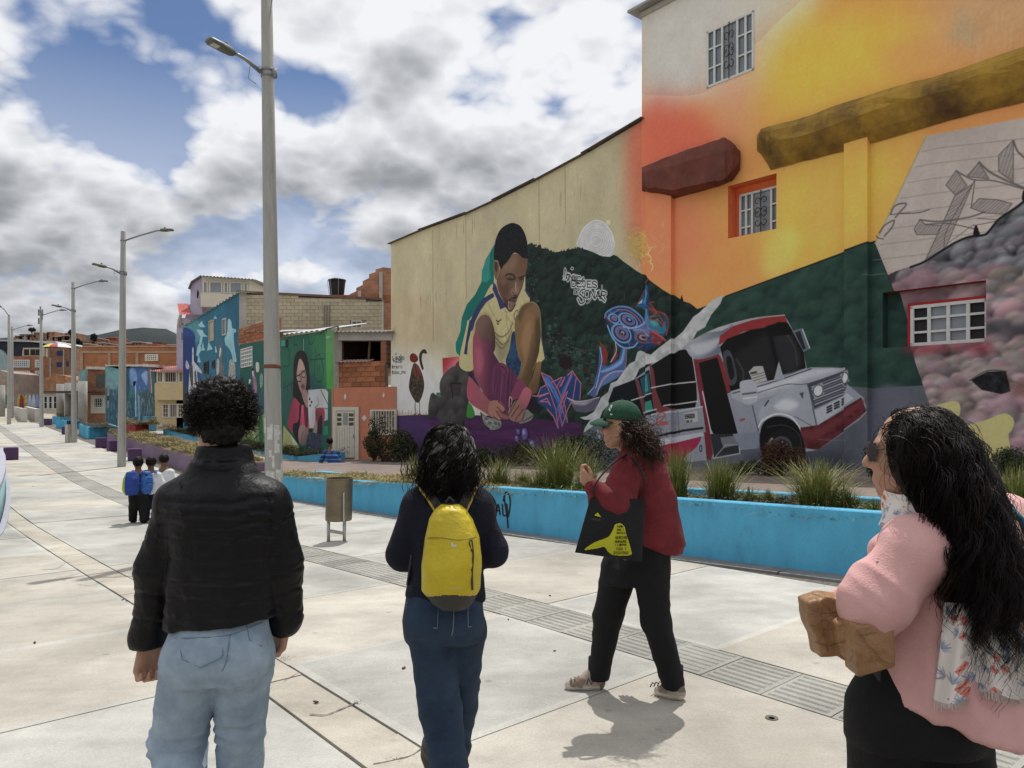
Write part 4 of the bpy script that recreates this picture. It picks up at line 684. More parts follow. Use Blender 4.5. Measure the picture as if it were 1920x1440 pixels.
def gpt(x, y, dz=0):                               # where the sight line through a photo point meets the plaza
    Y = 1.7 * F / max(y - HY, 3)
    for _ in range(30):
        X = (x - HX) / F * Y; Y = .5 * Y + .5 * (-gz(X, Y)) * F / max(y - HY, 3)
    X = (x - HX) / F * Y; return np.array([X, Y, gz(X, Y) + dz])
def wz(s): return -1.19 - .037 * (s - 7.3) if s < 27 else -1.92
# ---------------------------------------------------------------- setting: ground, plaza of cast slabs, tactile strip, walkway, hills
CONC=dict(coords='Object')
def slabmat(name,c,c2,dirt):
    m=mat(name,c,.88,.1,1.1,.25,60,c2=c2,rnd=.07,dirt=dirt,thr=(.32,.68));t=m.node_tree
    # continuous stains and hairline marks in place coordinates, so neighbouring slabs do not repeat
    g=t.nodes.new('ShaderNodeNewGeometry')
    for n in t.nodes:
        if n.type=='TEX_NOISE':t.links.new(g.outputs['Position'],n.inputs['Vector'])
    b=t.nodes['Principled BSDF'];src=b.inputs['Base Color'].links[0].from_socket
    f=t.nodes.new('ShaderNodeTexNoise');f.inputs['Scale'].default_value=90;f.inputs['Detail'].default_value=3;t.links.new(g.outputs['Position'],f.inputs['Vector'])
    r=t.nodes.new('ShaderNodeMapRange');r.inputs[1].default_value=.25;r.inputs[2].default_value=.75;r.inputs[3].default_value=.86;r.inputs[4].default_value=1.1;t.links.new(f.outputs[0],r.inputs[0])
    mp=t.nodes.new('ShaderNodeMapping');mp.inputs['Rotation'].default_value=(0,0,-.72);mp.inputs['Scale'].default_value=(1.2,5,1);t.links.new(g.outputs['Position'],mp.inputs[0])
    w=t.nodes.new('ShaderNodeTexNoise');w.inputs['Scale'].default_value=1.4;w.inputs['Detail'].default_value=5;t.links.new(mp.outputs[0],w.inputs['Vector'])
    r2=t.nodes.new('ShaderNodeMapRange');r2.inputs[1].default_value=.3;r2.inputs[2].default_value=.7;r2.inputs[3].default_value=.92;r2.inputs[4].default_value=1.05;t.links.new(w.outputs[0],r2.inputs[0])
    k=t.nodes.new('ShaderNodeMath');k.operation='MULTIPLY';t.links.new(r.outputs[0],k.inputs[0]);t.links.new(r2.outputs[0],k.inputs[1])
    vo=t.nodes.new('ShaderNodeTexVoronoi');vo.inputs['Scale'].default_value=2.3;t.links.new(g.outputs['Position'],vo.inputs['Vector']);sp_=t.nodes.new('ShaderNodeMapRange');sp_.inputs[1].default_value=.03;sp_.inputs[2].default_value=.075;sp_.inputs[3].default_value=.72;sp_.inputs[4].default_value=1;t.links.new(vo.outputs['Distance'],sp_.inputs[0])
    bl=t.nodes.new('ShaderNodeTexNoise');bl.inputs['Scale'].default_value=.55;bl.inputs['Detail'].default_value=7;bl.inputs['Roughness'].default_value=.68;t.links.new(g.outputs['Position'],bl.inputs['Vector']);br=t.nodes.new('ShaderNodeMapRange');br.inputs[1].default_value=.36;br.inputs[2].default_value=.66;br.inputs[3].default_value=.84;br.inputs[4].default_value=1.05;t.links.new(bl.outputs[0],br.inputs[0])
    for extra in(sp_,br):
        k2=t.nodes.new('ShaderNodeMath');k2.operation='MULTIPLY';t.links.new(k.outputs[0],k2.inputs[0]);t.links.new(extra.outputs[0],k2.inputs[1]);k=k2
    h=t.nodes.new('ShaderNodeHueSaturation');t.links.new(k.outputs[0],h.inputs['Value']);t.links.new(src,h.inputs['Color']);t.links.new(h.outputs[0],b.inputs['Base Color']);return m
M_CREAM=slabmat('cream_concrete',(.395,.37,.32),(.495,.465,.405),((.27,.235,.18),2.2,.56,.55))
M_GREY=slabmat('grey_concrete',(.355,.348,.32),(.445,.438,.405),((.28,.27,.24),1.6,.58,.5))
M_PALE=slabmat('pale_concrete_margin',(.42,.41,.375),(.485,.475,.435),((.36,.34,.3),2.5,.6,.5))
M_OLD=slabmat('worn_channel_concrete',(.41,.375,.315),(.49,.455,.385),((.27,.24,.19),2.6,.52,.6))
M_TACT=slabmat('tactile_tile_concrete',(.30,.295,.265),(.38,.37,.335),((.2,.195,.17),5,.56,.5))
M_JOINT=mat('dark_joint',(.13,.118,.10),.95,.3,20)
M_CURB=mat('dark_border_stone',(.20,.195,.19),.85,.2,6,.3,60,rnd=.12)
M_WALK=mat('brown_walkway_paving',(.17,.135,.12),.9,.25,1.5,.25,60,dirt=((.26,.22,.2),.8,.5,.5))
def sheet(name,ss,ts,zf,m,kind='structure',parent=None):
    v,f=[],[];n=len(ts)
    for s in ss:
        for t in ts:X,Y=xy(s,t);v.append((X,Y,zf(s,t)))
    for i in range(len(ss)-1):
        for j in range(n-1):a=i*n+j;f.append((a,a+n,a+n+1,a+1))
    o=raw(name,v,f,m,parent,True)
    if kind:o['kind']=kind
    return o
M_EARTH=mat('pale_ground',(.36,.33,.27),.95,.2,.4,dirt=((.2,.19,.12),.15,.5,.8))
def far_z(s,t):
    z=GZ(s)-.06
    if s>60:z=z+.055*(s-60)*min(1,(s-60)/80.)
    return z
sheet('ground',[-60,-30,-20,-12,-8,-4,0,4,8,12,16,20,24,28,34,40,48,56,64,72,80,95,110,130,150,180,220,280,360,500,900,1600],[-900,-400,-200,-100,-50,-25,-12,-8,-4,0,4,8,12,16,22,30,45,70,110,180,300,600,900],far_z,M_EARTH)
plaza=sheet('plaza',np.arange(-8,90,2.),[0],lambda s,t:0,M_JOINT)if 0 else None
v,f=[],[]
ss=np.arange(-7,89,1.5);ws=[-16,-10,-5,-2.5,0,3,4.6]
for s in ss:
    for w in ws:v.append(sp(s,w,-.022))
for i in range(len(ss)-1):
    for j in range(len(ws)-1):a=i*len(ws)+j;f.append((a,a+len(ws),a+len(ws)+1,a+1))
plaza=raw('plaza',v,f,M_JOINT);plaza['kind']='structure'
def slab(mb,s0,s1,w0,w1,margin=.07,rng=random):
    """a cast slab: body top, trowelled margin, sides down into the joint"""
    g=.0035;s0+=g;s1-=g;w0+=g;w1-=g;dz=rng.uniform(-.003,.003);k=len(mb.v)
    for a,b,z in((s0,w0,-.03),(s1,w0,-.03),(s1,w1,-.03),(s0,w1,-.03),(s0,w0,-.002),(s1,w0,-.002),(s1,w1,-.002),(s0,w1,-.002)):mb.v.append(tuple(sp(a,b,z+dz)))
    e=min(margin,(s1-s0)*.2,(w1-w0)*.2)
    for a,b in((s0+e,w0+e),(s1-e,w0+e),(s1-e,w1-e),(s0+e,w1-e)):mb.v.append(tuple(sp(a,b,dz)))
    for i in range(4):
        j=(i+1)%4;mb.f.append((k+j,k+i,k+4+i,k+4+j));mb.m.append(0)
        mb.f.append((k+4+j,k+4+i,k+8+i,k+8+j));mb.m.append(1 if margin>.03 else 0)
    mb.f.append((k+11,k+10,k+9,k+8));mb.m.append(0)
COLS=[(-15.5,-12.6),(-12.6,-9.9),(-9.9,-7.3),(-7.3,-4.85),(-4.85,-2.42),(-2.10,-.26),(.26,2.70)]
rg=random.Random(11);rows=[2.89+1.76*k for k in range(-5,48)]
farmb={0:MB(),1:MB()}
for ri,s0 in enumerate(rows[:-1]):
    s1=rows[ri+1];rowgrey=rg.random()<.5
    if ri in(5,):rowgrey=True
    if ri in(4,6):rowgrey=False
    for ci,(w0,w1)in enumerate(COLS):
        grey=rowgrey if rg.random()<.8 else not rowgrey
        X,Y,_=sp(s0,w1)
        if s0<36:
            if Y<1.0 or abs(X)>Y*.80+2.5:continue
            mb=MB();slab(mb,s0,s1,w0,w1,.055 if rg.random()<.4 else .02,rg)
            mb.build('slab',[M_GREY if grey else M_CREAM,M_PALE],plaza)
        else:slab(farmb[int(grey)],s0,s1,w0,w1,.02,rg)
for g,nm in((0,'far_cream_slabs'),(1,'far_grey_slabs')):farmb[g].build(nm,[M_GREY if g else M_CREAM,M_PALE],plaza)['kind']='stuff'
# worn drainage channel between two rows of slabs
s0=-4.0
while s0<20:
    s1=s0+rg.uniform(.9,1.5);mb=MB();slab(mb,s0,s1,-2.41,-2.11,.01,rg)
    if sp(s0,-2.2)[1]>1:mb.build('channel_slab',[M_OLD,M_OLD],plaza)
    s0=s1
# tactile guidance strip: ribbed tiles
def tactile(mb,s0,s1):
    slab(mb,s0-.001,s1+.001,-.25,.25,.01,rg)
    for k in range(7):
        w=-.204+k*.068;a,b=s0+.03,s1-.03;q=len(mb.v)
        for s_,w_,z in((a,w-.02,0),(b,w-.02,0),(b,w+.02,0),(a,w+.02,0),(a+.01,w-.011,.009),(b-.01,w-.011,.009),(b-.01,w+.011,.009),(a+.01,w+.011,.009)):mb.v.append(tuple(sp(s_,w_,z)))
        for i in range(4):j=(i+1)%4;mb.f.append((q+j,q+i,q+4+i,q+4+j));mb.m.append(0)
        mb.f.append((q+7,q+6,q+5,q+4));mb.m.append(0)
strip=thing('tactile_strip','grey ribbed tactile paving strip running the length of the plaza','tactile paving');strip['kind']='structure';del strip['category']
far=MB()
for k in range(-6,190):
    s0=1.0+k*.42
    if sp(s0,0)[1]<1.2:continue
    if s0<26:mb=MB();tactile(mb,s0,s0+.42);mb.build('tactile_tile',[M_TACT,M_TACT],strip)
    else:tactile(far,s0,s0+.42)
far.build('far_tactile_tiles',[M_TACT,M_TACT],strip)['kind']='stuff'
# dead leaves, a drain cap, cracks with weeds
M_LEAF=mat('dead_leaf',(.06,.04,.025),.9,.3,20)
M_WEED=mat('joint_weed',(.09,.08,.03),.9,.4,30)
mb=MB()
for x,y,r in((757,1254,.022),(592,1318,.02),(230,1126,.014),(238,1128,.014),(65,1206,.018),(752,1072,.02),(1031,1118,.015),(62,912,.03),(505,1252,.02),(498,1247,.013),(953,1163,.012),(1040,1222,.01)):
    p=gpt(x,y,.004);an=rg.uniform(0,3)
    mb.loft([[p+np.array([math.cos(an)*r*a+math.sin(an)*r*b,math.sin(an)*r*a-math.cos(an)*r*b,z])for a,b in((1,0),(.3,.5),(-.8,.35),(-1,-.1),(-.2,-.5))]for z in(0,.006)],True)
mb.build('leaf_litter',M_LEAF,plaza)['kind']='stuff'
p=gpt(1447,1347);MB().lathe([(.016,.002),(.032,.006),(.034,.002)],p,14).build('drain_hole',M_JOINT,plaza)
mb=MB()
for x,y in((668,1318),(119,1087),(113,1054),(535,1235),(745,1425)):
    for _ in range(26):
        p=gpt(x+rg.gauss(0,7),y+rg.gauss(0,2.5));a=rg.uniform(0,6.28);h=rg.uniform(.003,.012);r=rg.uniform(.003,.009)
        mb.add([p+(r*.3,0,0),p-(r*.3,0,0),p+(math.cos(a)*r,math.sin(a)*r,h)],[(0,1,2)])
mb.build('joint_weeds',M_WEED,plaza)['kind']='stuff'
def crack(pts,w=.006):
    P=[gpt(*q,.0035)for q in spline(np.array(pts,float),5,False)];mb=MB()
    for i in range(len(P)):
        d=unit(P[min(i+1,len(P)-1)]-P[max(i-1,0)]);n=np.array([-d[1],d[0],0])*w*rg.uniform(.4,1.2);mb.v+=[tuple(P[i]-n),tuple(P[i]+n)]
    mb.f=[(2*i,2*i+2,2*i+3,2*i+1)for i in range(len(P)-1)];mb.m=[0]*len(mb.f)
    return mb.build('crack',M_JOINT,plaza)
crack([(580,1340),(610,1341),(640,1330),(668,1318)]);crack([(700,1434),(730,1428),(770,1418),(797,1400)]);crack([(78,1068),(105,1067),(122,1057)]);crack([(145,1096),(172,1098),(193,1090)],.004);crack([(105,1083),(130,1080),(155,1073)],.004)
crack([(533,1277),(560,1262)],.003)
# ------------- walkway along the murals, and a narrow bed of earth at the wall's foot
sheet('walkway',np.arange(-8,30,2.),np.linspace(8.3,15.35,8),lambda s,t:wz(s),M_WALK)
# ------------- wooded ridge and settled hill far off
def hill(name,Y0,pts,m,depth=250,base=-8):
    P=[np.array([(x-HX)/F*Y0,Y0,(HY-y)/F*Y0])for x,y in pts];v,f=[],[]
    for i,p in enumerate(P):
        for k,(dy,kz)in enumerate(((-depth*.55,-.1),(-depth*.3,.45),(-depth*.12,.8),(0,1),(depth*.5,.7),(depth,.1))):
            j=0 if k==3 else random.uniform(-.06,.06);q=p*(1+dy/Y0);v.append((q[0],q[1],base+(p[2]-base)*(kz+j)))
    for i in range(len(P)-1):
        for k in range(5):a=i*6+k;f.append((a,a+6,a+7,a+1))
    o=raw(name,v,f,m);o['kind']='structure';return o
M_RIDGE=mat('wooded_ridge',(.010,.017,.021),.95,.35,.05,c2=(.02,.03,.03),coords='Object')  # bluish cast of distant haze is put into the ridge colour
M_HILL=mat('scrubby_hillside',(.10,.085,.065),.95,.4,.06,dirt=((.05,.07,.03),.05,.5))
hill('hill',700,[(x,y)for x,y in zip(range(-700,1500,44),[max(600,628-14*math.sin((x-180)/60.)if 180<x<340 else 634-6*math.sin(x/90.))for x in range(-700,1500,44)])],M_RIDGE,300,-6)
hill('settled_hill',260,[(-900,690),(-500,672),(-200,655),(-60,650),(0,648),(60,640),(110,636),(160,642),(220,650),(280,662),(340,676),(420,690),(600,700),(900,712),(1400,730)],M_HILL,130,-3)
# ---------------------------------------------------------------- mural walls
KM=1.42
CM=paint_main();MM=canvas_mat('painted_mural',CM,KM)
WN=np.array([-WD[1],WD[0],0.]);WN=-WN if WN[0]>0 else WN     # towards the plaza
WDv=np.array([WD[0],WD[1],0.]);Z=np.array([0,0,1.])
def wp(u,z,proud=0.):return np.array([WL[0],WL[1],0.])+WDv*u+WN*proud+Z*z
def wpx(x,y,proud=0.):                         # sight line through a photo point, met with the wall plane moved out by proud
    L=np.array(WL)+WN[:2]*proud;a=(x-HX)/F;u=(a*L[1]-L[0])/(WD[0]-a*WD[1]);Y=L[1]+WD[1]*u;return np.array([a*Y,Y,(HY-y)/F*Y])
def uv_of(C):
    L=np.array(C.L);D=np.array(C.d)
    return lambda w:np.stack([((w[:,:2]-L)@D-C.u0)/(C.u1-C.u0),(w[:,2]-C.z0)/(C.z1-C.z0)],1)
UVM=uv_of(CM)
M_PLAS=mat('grey_side_plaster',(.42,.40,.36),.9,.15,1.2,.2,30);M_ROOF=mat('dark_roof_sheet',(.10,.09,.08),.7,.3,4,dirt=((.2,.12,.08),3,.5))
M_WHITE=mat('white_painted_steel',(.62,.63,.62),.5,.08,8,dirt=((.35,.28,.2),7,.62));M_IRON=mat('black_iron',(.03,.03,.035),.5,.2,9)
def glassmat(name,c,rough=.08):return mat(name,c,rough,.25,1.3,spec=.6)
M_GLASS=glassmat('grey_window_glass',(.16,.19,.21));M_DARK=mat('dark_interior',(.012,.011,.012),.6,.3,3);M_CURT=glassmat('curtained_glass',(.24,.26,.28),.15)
low=thing('mural_house','low cream house painted with a crouching boy and a dark green hill','mural house',wp(6,-1.7))
tops=[wpx(x,y)for x,y in((733,457),(792,432),(874,402),(931,376),(1003,340),(1100,288),(1203.5,227))]
USP=float(CM.uz([(1203.5,400)])[0,0])
P=[wp(0,-2.6),wp(USP-.004,-2.6)]+[q for q in tops[::-1]];P[0]=np.array([tops[0][0],tops[0][1],-2.6])
MB().prism(P,-WN*7.0,0,1).build('wall',[MM,M_PLAS],low,uv=UVM)
for i in range(len(tops)-1):
    a,b=tops[i],tops[i+1];d=b-a;a=a-unit(d)*.12;o=a+WN*(.10+.03*(i%2))+Z*(.006+.025*(i%2))
    MB().par(o,d+unit(d)*.2,-WN*3,Z*.022).build('roof_sheet',M_ROOF,low)
MB().tube([wpx(724,552)-WN*.4,wpx(723,458)-WN*.4],.03,6).tube([wpx(718,459)-WN*.4,wpx(733,457)-WN*.1],.05,6).build('downpipe',M_IRON,low)
tall=thing('tall_mural_house','tall orange and yellow house painted with a white bus and grey clouds','mural house',wp(18,-1.3))
def rect(pts):
    q=CM.uz(pts);return q[[0,3],0].mean(),q[[1,2],0].mean(),q[[2,3],1].mean(),q[[0,1],1].mean()      # u0 u1 z0 z1
RU=rect([(1324,62),(1414,18),(1414,131),(1327,165)]);RL=rect([(1364,352),(1456,322),(1456,430),(1366,446)]);RR=rect([(1654,548),(1849,526),(1849,640),(1656,653)])
ZT=10.33;UE=24.6
us=sorted([USP,UE]+[v for r in(RU,RL,RR)for v in r[:2]]);zs=sorted([-2.6,ZT]+[v for r in(RU,RL,RR)for v in r[2:]])
mb=MB()
for i in range(len(us)-1):
    for j in range(len(zs)-1):
        cu,cz=(us[i]+us[i+1])/2,(zs[j]+zs[j+1])/2
        if any(r[0]<cu<r[1]and r[2]<cz<r[3]for r in(RU,RL,RR)):continue
        mb.add([wp(us[i],zs[j]),wp(us[i+1],zs[j]),wp(us[i+1],zs[j+1]),wp(us[i],zs[j+1])],[(0,3,2,1)if WN[0]*0+np.dot(np.cross(WDv,Z),WN)<0 else(0,1,2,3)],0)
for a,b,m in((wp(USP,-2.6),-WN*7,1),):
    mb.add([wp(USP,-2.6),wp(USP,ZT),wp(USP,ZT,-7),wp(USP,-2.6,-7)],[(0,1,2,3)],1);mb.add([wp(UE,-2.6),wp(UE,ZT),wp(UE,ZT,-7),wp(UE,-2.6,-7)],[(3,2,1,0)],1);mb.add([wp(USP,ZT),wp(UE,ZT),wp(UE,ZT,-7),wp(USP,ZT,-7)],[(0,1,2,3)],1);mb.add([wp(USP,-2.6,-7),wp(UE,-2.6,-7),wp(UE,ZT,-7),wp(USP,ZT,-7)],[(0,1,2,3)],1)
mb.build('wall',[MM,M_PLAS],tall,uv=UVM)
M_ORANGE=mat('orange_reveal',tuple(min(v*KM,.8)for v in lin((206,104,62))),.85,.1,3);M_REDP=mat('red_reveal',tuple(v*KM for v in lin((140,32,32))),.8,.15,4);M_GRNP=mat('green_reveal',tuple(v*KM for v in lin((26,48,44))),.85,.2,5);M_OFFW=mat('offwhite_reveal',(.5,.48,.45),.8,.1,4)
def reveal(r,dep,m4,back=None):
    u0,u1,z0,z1=r;q=[wp(u0,z0),wp(u1,z0),wp(u1,z1),wp(u0,z1)];mb=MB()
    for i in range(4):j=(i+1)%4;mb.add([q[i],q[j],q[j]-WN*dep,q[i]-WN*dep],[(0,1,2,3)],i)
    mb.build('reveal',m4,tall)
    if back:MB().add([p-WN*dep for p in q],[(0,1,2,3)]).build('recess_back',back,tall,uv=UVM)
def bars(o,a,b,n,dep,th,mb,ext=0):        # helper: member between two wall points, square section
    d=b-a;s=unit(np.cross(d,WN));mb.par(a-s*th/2+WN*dep,d,s*th,WN*th)
def window(r,dep,cols,rows,th=.045,pane=M_GLASS,orn=None,panes=None,name='window'):
    """steel window: outer frame, glazing bars, panes as single pieces"""
    u0,u1,z0,z1=r;w=thing('x','x','x',wp((u0+u1)/2,z0));w.name=name;del w['label'];del w['category'];w.parent=tall;w.location=tuple(np.array(w['_w'])-np.array(tall['_w']));w['_w']=w['_w']
    fr=MB()
    for a,b in(((u0,z0),(u1,z0)),((u1,z0),(u1,z1)),((u1,z1),(u0,z1)),((u0,z1),(u0,z0))):
        fr.par(wp(min(a[0],b[0])-0,min(a[1],b[1]),-dep),WDv*max(abs(a[0]-b[0]),th)*(1 if a[0]!=b[0]or a[0]==u0 else-1),Z*max(abs(a[1]-b[1]),th)*(1 if a[1]!=b[1]or a[1]==z0 else-1),WN*th*.8)
    cu=[u0+(u1-u0)*c for c in cols];cz=[z0+(z1-z0)*c for c in rows]
    for k,c in enumerate(cu[1:-1]):fr.par(wp(c-th/2,z0+th,-dep+.002),WDv*th,Z*(z1-z0-2*th),WN*th*.7)
    for i in range(len(cu)-1):
        if orn and i in orn:continue
        for c in cz[1:-1]:fr.par(wp(cu[i]+th/2,c-th*.35,-dep+.004),WDv*(cu[i+1]-cu[i]-th),Z*th*.7,WN*th*.6)
    fr.build('frame',M_WHITE,w)
    for i in range(len(cu)-1):
        rr=[(z0,z1)]if orn and i in orn else[(cz[j],cz[j+1])for j in range(len(cz)-1)]
        for j,(a,b)in enumerate(rr):
            pm=panes(i,j)if panes else pane
            MB().add([wp(cu[i],a,-dep-.012),wp(cu[i+1],a,-dep-.012),wp(cu[i+1],b,-dep-.012),wp(cu[i],b,-dep-.012)],[(0,1,2,3)]).build('pane',pm,w)
        if orn and i in orn:
            g=MB();c=(cu[i]+cu[i+1])/2;wd_=(cu[i+1]-cu[i])*.36;h=z1-z0
            g.tube([wp(c,z0+.02,-dep+.06),wp(c,z1-.02,-dep+.06)],.012,6)
            for sg in(-1,1):
                for zc,fl in((.30,-1),(.5,1),(.5,-1),(.72,1)):
                    pts=[wp(c+sg*wd_*(.5+.45*(1-t*.5)*math.cos(fl*(3.14-t*5.2))),z0+h*zc+h*.085*(1-t*.45)*math.sin(fl*(3.14-t*5.2))+fl*h*.03,-dep+.06)for t in np.linspace(0,1,12)]
                    g.tube(pts,.010,5)
            g.build('grille',M_IRON,w)
    return w
reveal(RU,.10,[M_OFFW]);window(RU,.02,[0,.17,.34,.66,.83,1],[0,.33,.67,1],.05,M_GLASS,orn=(2,),panes=lambda i,j:M_CURT if i==2 else M_GLASS)
reveal(RL,.34,[M_ORANGE])
rl=list(RL);rl[0]=RL[0]+(RL[1]-RL[0])*.1
window((rl[0],rl[1]-.005,rl[2]+.01,rl[3]-.18),.30,[0,.16,.30,.74,.88,1],[0,.24,.62,1],.05,M_GLASS,orn=(2,),panes=lambda i,j:M_CURT if i==2 else M_GLASS)
MB().add([wp(rl[0]-.3,RL[2],-.338),wp(RL[1],RL[2],-.338),wp(RL[1],RL[3],-.338),wp(rl[0]-.3,RL[3],-.338)],[(0,1,2,3)]).build('recess_back',M_ORANGE,tall)
reveal(RR,.22,[M_REDP,M_REDP,M_REDP,M_GRNP],MM)
qr=CM.uz([(1704,566),(1848,552),(1848,642),(1706,652)]);rr=(RR[1]-(RR[1]-RR[0])*.745,RR[1]-.01,RR[2]+.012,RR[3]-.30)
window(rr,.19,[0,.25,.5,.75,1],[0,.333,.667,1],.06,M_CURT,panes=lambda i,j:M_DARK if i in(0,3)else M_CURT)
fr=MB();th=.05
for o,a,b in((wp(rr[0]-th,rr[2],-.20),WDv*th,Z*(rr[3]-rr[2]+th)),(wp(rr[0],rr[3],-.20),WDv*(rr[1]-rr[0]),Z*th)):fr.par(o,a,b,WN*.06)
fr.build('red_frame',M_REDP,tall)
# pilasters carry the mural across their faces
for xa,xb,zt in((1216,1264,5.6),(1588,1632,5.44)):
    a=float(CM.uz([(xa,600)])[0,0]);b=float(CM.uz([(xb,600)])[0,0])
    MB().par(wp(a,-2.5,-.02),WDv*(b-a),Z*(zt+2.5),WN*.15).build('pilaster',MM,tall,uv=UVM)
# swollen painted ledges over the lower storey
M_LEDGE1=mat('maroon_painted_ledge',tuple(v*KM for v in lin((86,44,36))),.75,.25,2.2,.5,9,c2=tuple(v*KM for v in lin((104,56,44))));M_LEDGE2=mat('olive_brown_painted_ledge',tuple(v*KM for v in lin((98,74,38))),.75,.2,.7,.5,9,c2=tuple(v*KM for v in lin((150,118,46))),dirt=(tuple(v*KM for v in lin((70,50,36))),.8,.5,.8),thr=(.38,.62))
def ledge(name,keys,m,n=3):
    """keys: (x, y_top, y_crease, y_bottom, proud) in photo points; rings swept along the wall"""
    K=np.array(keys,float);t=np.linspace(0,len(K)-1,(len(K)-1)*n+1);rings=[];r=random.Random(5)
    for i,q in enumerate(t):
        x,yt,yc,yb,p=[np.interp(q,range(len(K)),K[:,c])for c in range(5)];j=lambda s:r.uniform(-s,s)
        rings.append([wpx(x,yt+3,-.02),wpx(x,yt+j(1.2),p*.75),wpx(x,yt*.7+yc*.3+j(1),p+j(.02)),wpx(x,yt*.3+yc*.7+j(1),p+j(.03)),wpx(x,yc+j(2),p*.97+j(.03)),wpx(x,yc*.4+yb*.6+j(1),p*.5+j(.02)),wpx(x,yb+j(.8),.02),wpx(x,yb-6,-.02)])
    return MB().loft(rings,True).build(name,m,tall)
ledge('ledge',[(1203.5,313,350,357,.34),(1215,308,352,362,.40),(1262,290,356,372,.40),(1340,263,340,352,.42),(1359,258,334,345,.42),(1374,268,318,338,.3),(1388,284,300,318,.06)],M_LEDGE1)
ledge('ledge',[(1419,253,262,282,.12),(1428,240,262,290,.40),(1445,236,264,318,.40),(1500,222,257,304,.42),(1583,193,224,283,.42),(1678,163,192,256,.42),(1779,136,168,226,.42),(1850,112,147,208,.42),(1920,86,124,192,.42),(2100,20,62,140,.42),(2500,-120,-68,20,.42)],M_LEDGE2)
MB().par(wp(USP-.25,ZT-.02,.28),WDv*(UE-USP+.3),-WN*7.2,Z*.06).build('roof_sheet',mat('galvanised_roof_edge',(.30,.29,.27),.5,.2,5),tall)
MB().par(wp(USP-.05,ZT-.16,.06),WDv*1.2,-WN*.5,Z*.12).build('gutter',M_PLAS,tall)
# ---------------------------------------------------------------- orange house with a half-built upper floor
OA=np.array([-7.25,30.0,0]);OB=np.array([-4.45,28.62,0]);OD=unit(OB-OA);ON=np.array([OD[1],-OD[0],0]);OL=np.linalg.norm(OB-OA)
def op(x,y,pr=0.):                              # photo point on the orange house's front
    a=(x-HX)/F;L=OA[:2]+ON[:2]*pr;u=(a*L[1]-L[0])/(OD[0]-a*OD[1]);Y=L[1]+OD[1]*u;return np.array([a*Y,Y,(HY-y)/F*Y])
oh=thing('orange_house','small orange house with a white door under an unfinished brick storey','house',OA+OD*OL/2+Z*-1.9)
M_OPAINT=mat('orange_house_paint',(.52,.20,.12),.85,.1,2,.15,30,dirt=((.34,.15,.1),1.5,.58));M_CREMP=mat('cream_door_paint',(.60,.56,.47),.6,.08,6,dirt=((.4,.34,.26),4,.62))
zt=op(622,727)[2]
MB().prism([OA-Z*2.4,OB-Z*2.4,OB+Z*zt,OA+Z*zt],-ON*6,0,1).build('wall',[M_OPAINT,M_PLAS],oh)
def flat(q,pr,th=.03):return[op(x,y,pr)for x,y in q],ON*th
def panel(q,pr,th,name,m,par):P,e=flat(q,pr);return MB().prism(P,-ON*th).build(name,m,par)
dr=panel([(630,771),(664,771),(664,858),(630,858)],.05,.04,'door',M_CREMP,oh)
for q in([(623.5,763),(672,763),(672,770),(623.5,770)],[(623.5,770),(629.5,770),(629.5,862),(623.5,862)],[(665,770),(672,770),(672,862),(665,862)]):panel(q,.07,.06,'door_frame',M_CREMP,oh)
for x0,x1 in((632,640),(654,663)):
    for y in(775,783.5,792):panel([(x0,y),(x1,y),(x1,y+6),(x0,y+6)],.056,.012,'pane',mat('olive_glass',(.07,.065,.03),.15,.3,2),dr)
panel([(643,774),(652,774),(652,797),(643,797)],.056,.012,'pane',M_CURT,dr)
for k in range(7):x=631.5+k*4.7;panel([(x,801),(x+.7,801),(x+.7,856),(x,856)],.054,.006,'groove',mat('door_shadow_line',(.4,.37,.3),.7),dr)
MB().tube([op(663,815,.05),op(663,815,.09),op(663,822,.09)],.012,6).build('handle',M_IRON,dr)
wn=MB()
for q in([(694,768),(743,768),(743,771),(694,771)],[(694,812),(743,812),(743,815.5),(694,815.5)],[(694,771),(697,771),(697,812),(694,812)],[(740,771),(743,771),(743,812),(740,812)]):P,e=flat(q,.07);wn.prism(P,-ON*.07)
wf=wn.build('window_frame',M_CREMP,oh)
g=MB()
for k in range(9):x=699.5+k*5;g.tube([op(x,771,.09),op(x,812,.09)],.017,6)
for k in range(8):
    x=699.5+k*5
    for y in((780,803)if k%2 else(788,797)):g.tube([op(x,y,.09),op(x+5,y,.09)],.012,5)
g.build('window_bars',M_CREMP,wf)
panel([(697,771),(717,771),(717,812),(697,812)],.01,.008,'pane',mat('beige_curtain',(.22,.19,.14),.8,.3,6),wf);panel([(718,771),(740,771),(740,812),(718,812)],.01,.008,'pane',mat('beige_curtain',()),wf)
for x,y,s,w in((647,744,6.5,2.6),(719,741,5,2.4),(683,784,6,5)):panel([(x,y-s),(x+w,y),(x,y+s),(x-w,y)],.012,.012,'diamond_tile',mat('white_tile',(.6,.58,.54),.4,.1,5),oh)
panel([(622,862),(672,862),(672,872),(622,872)],.30,.3,'doorstep',M_PLAS,oh)
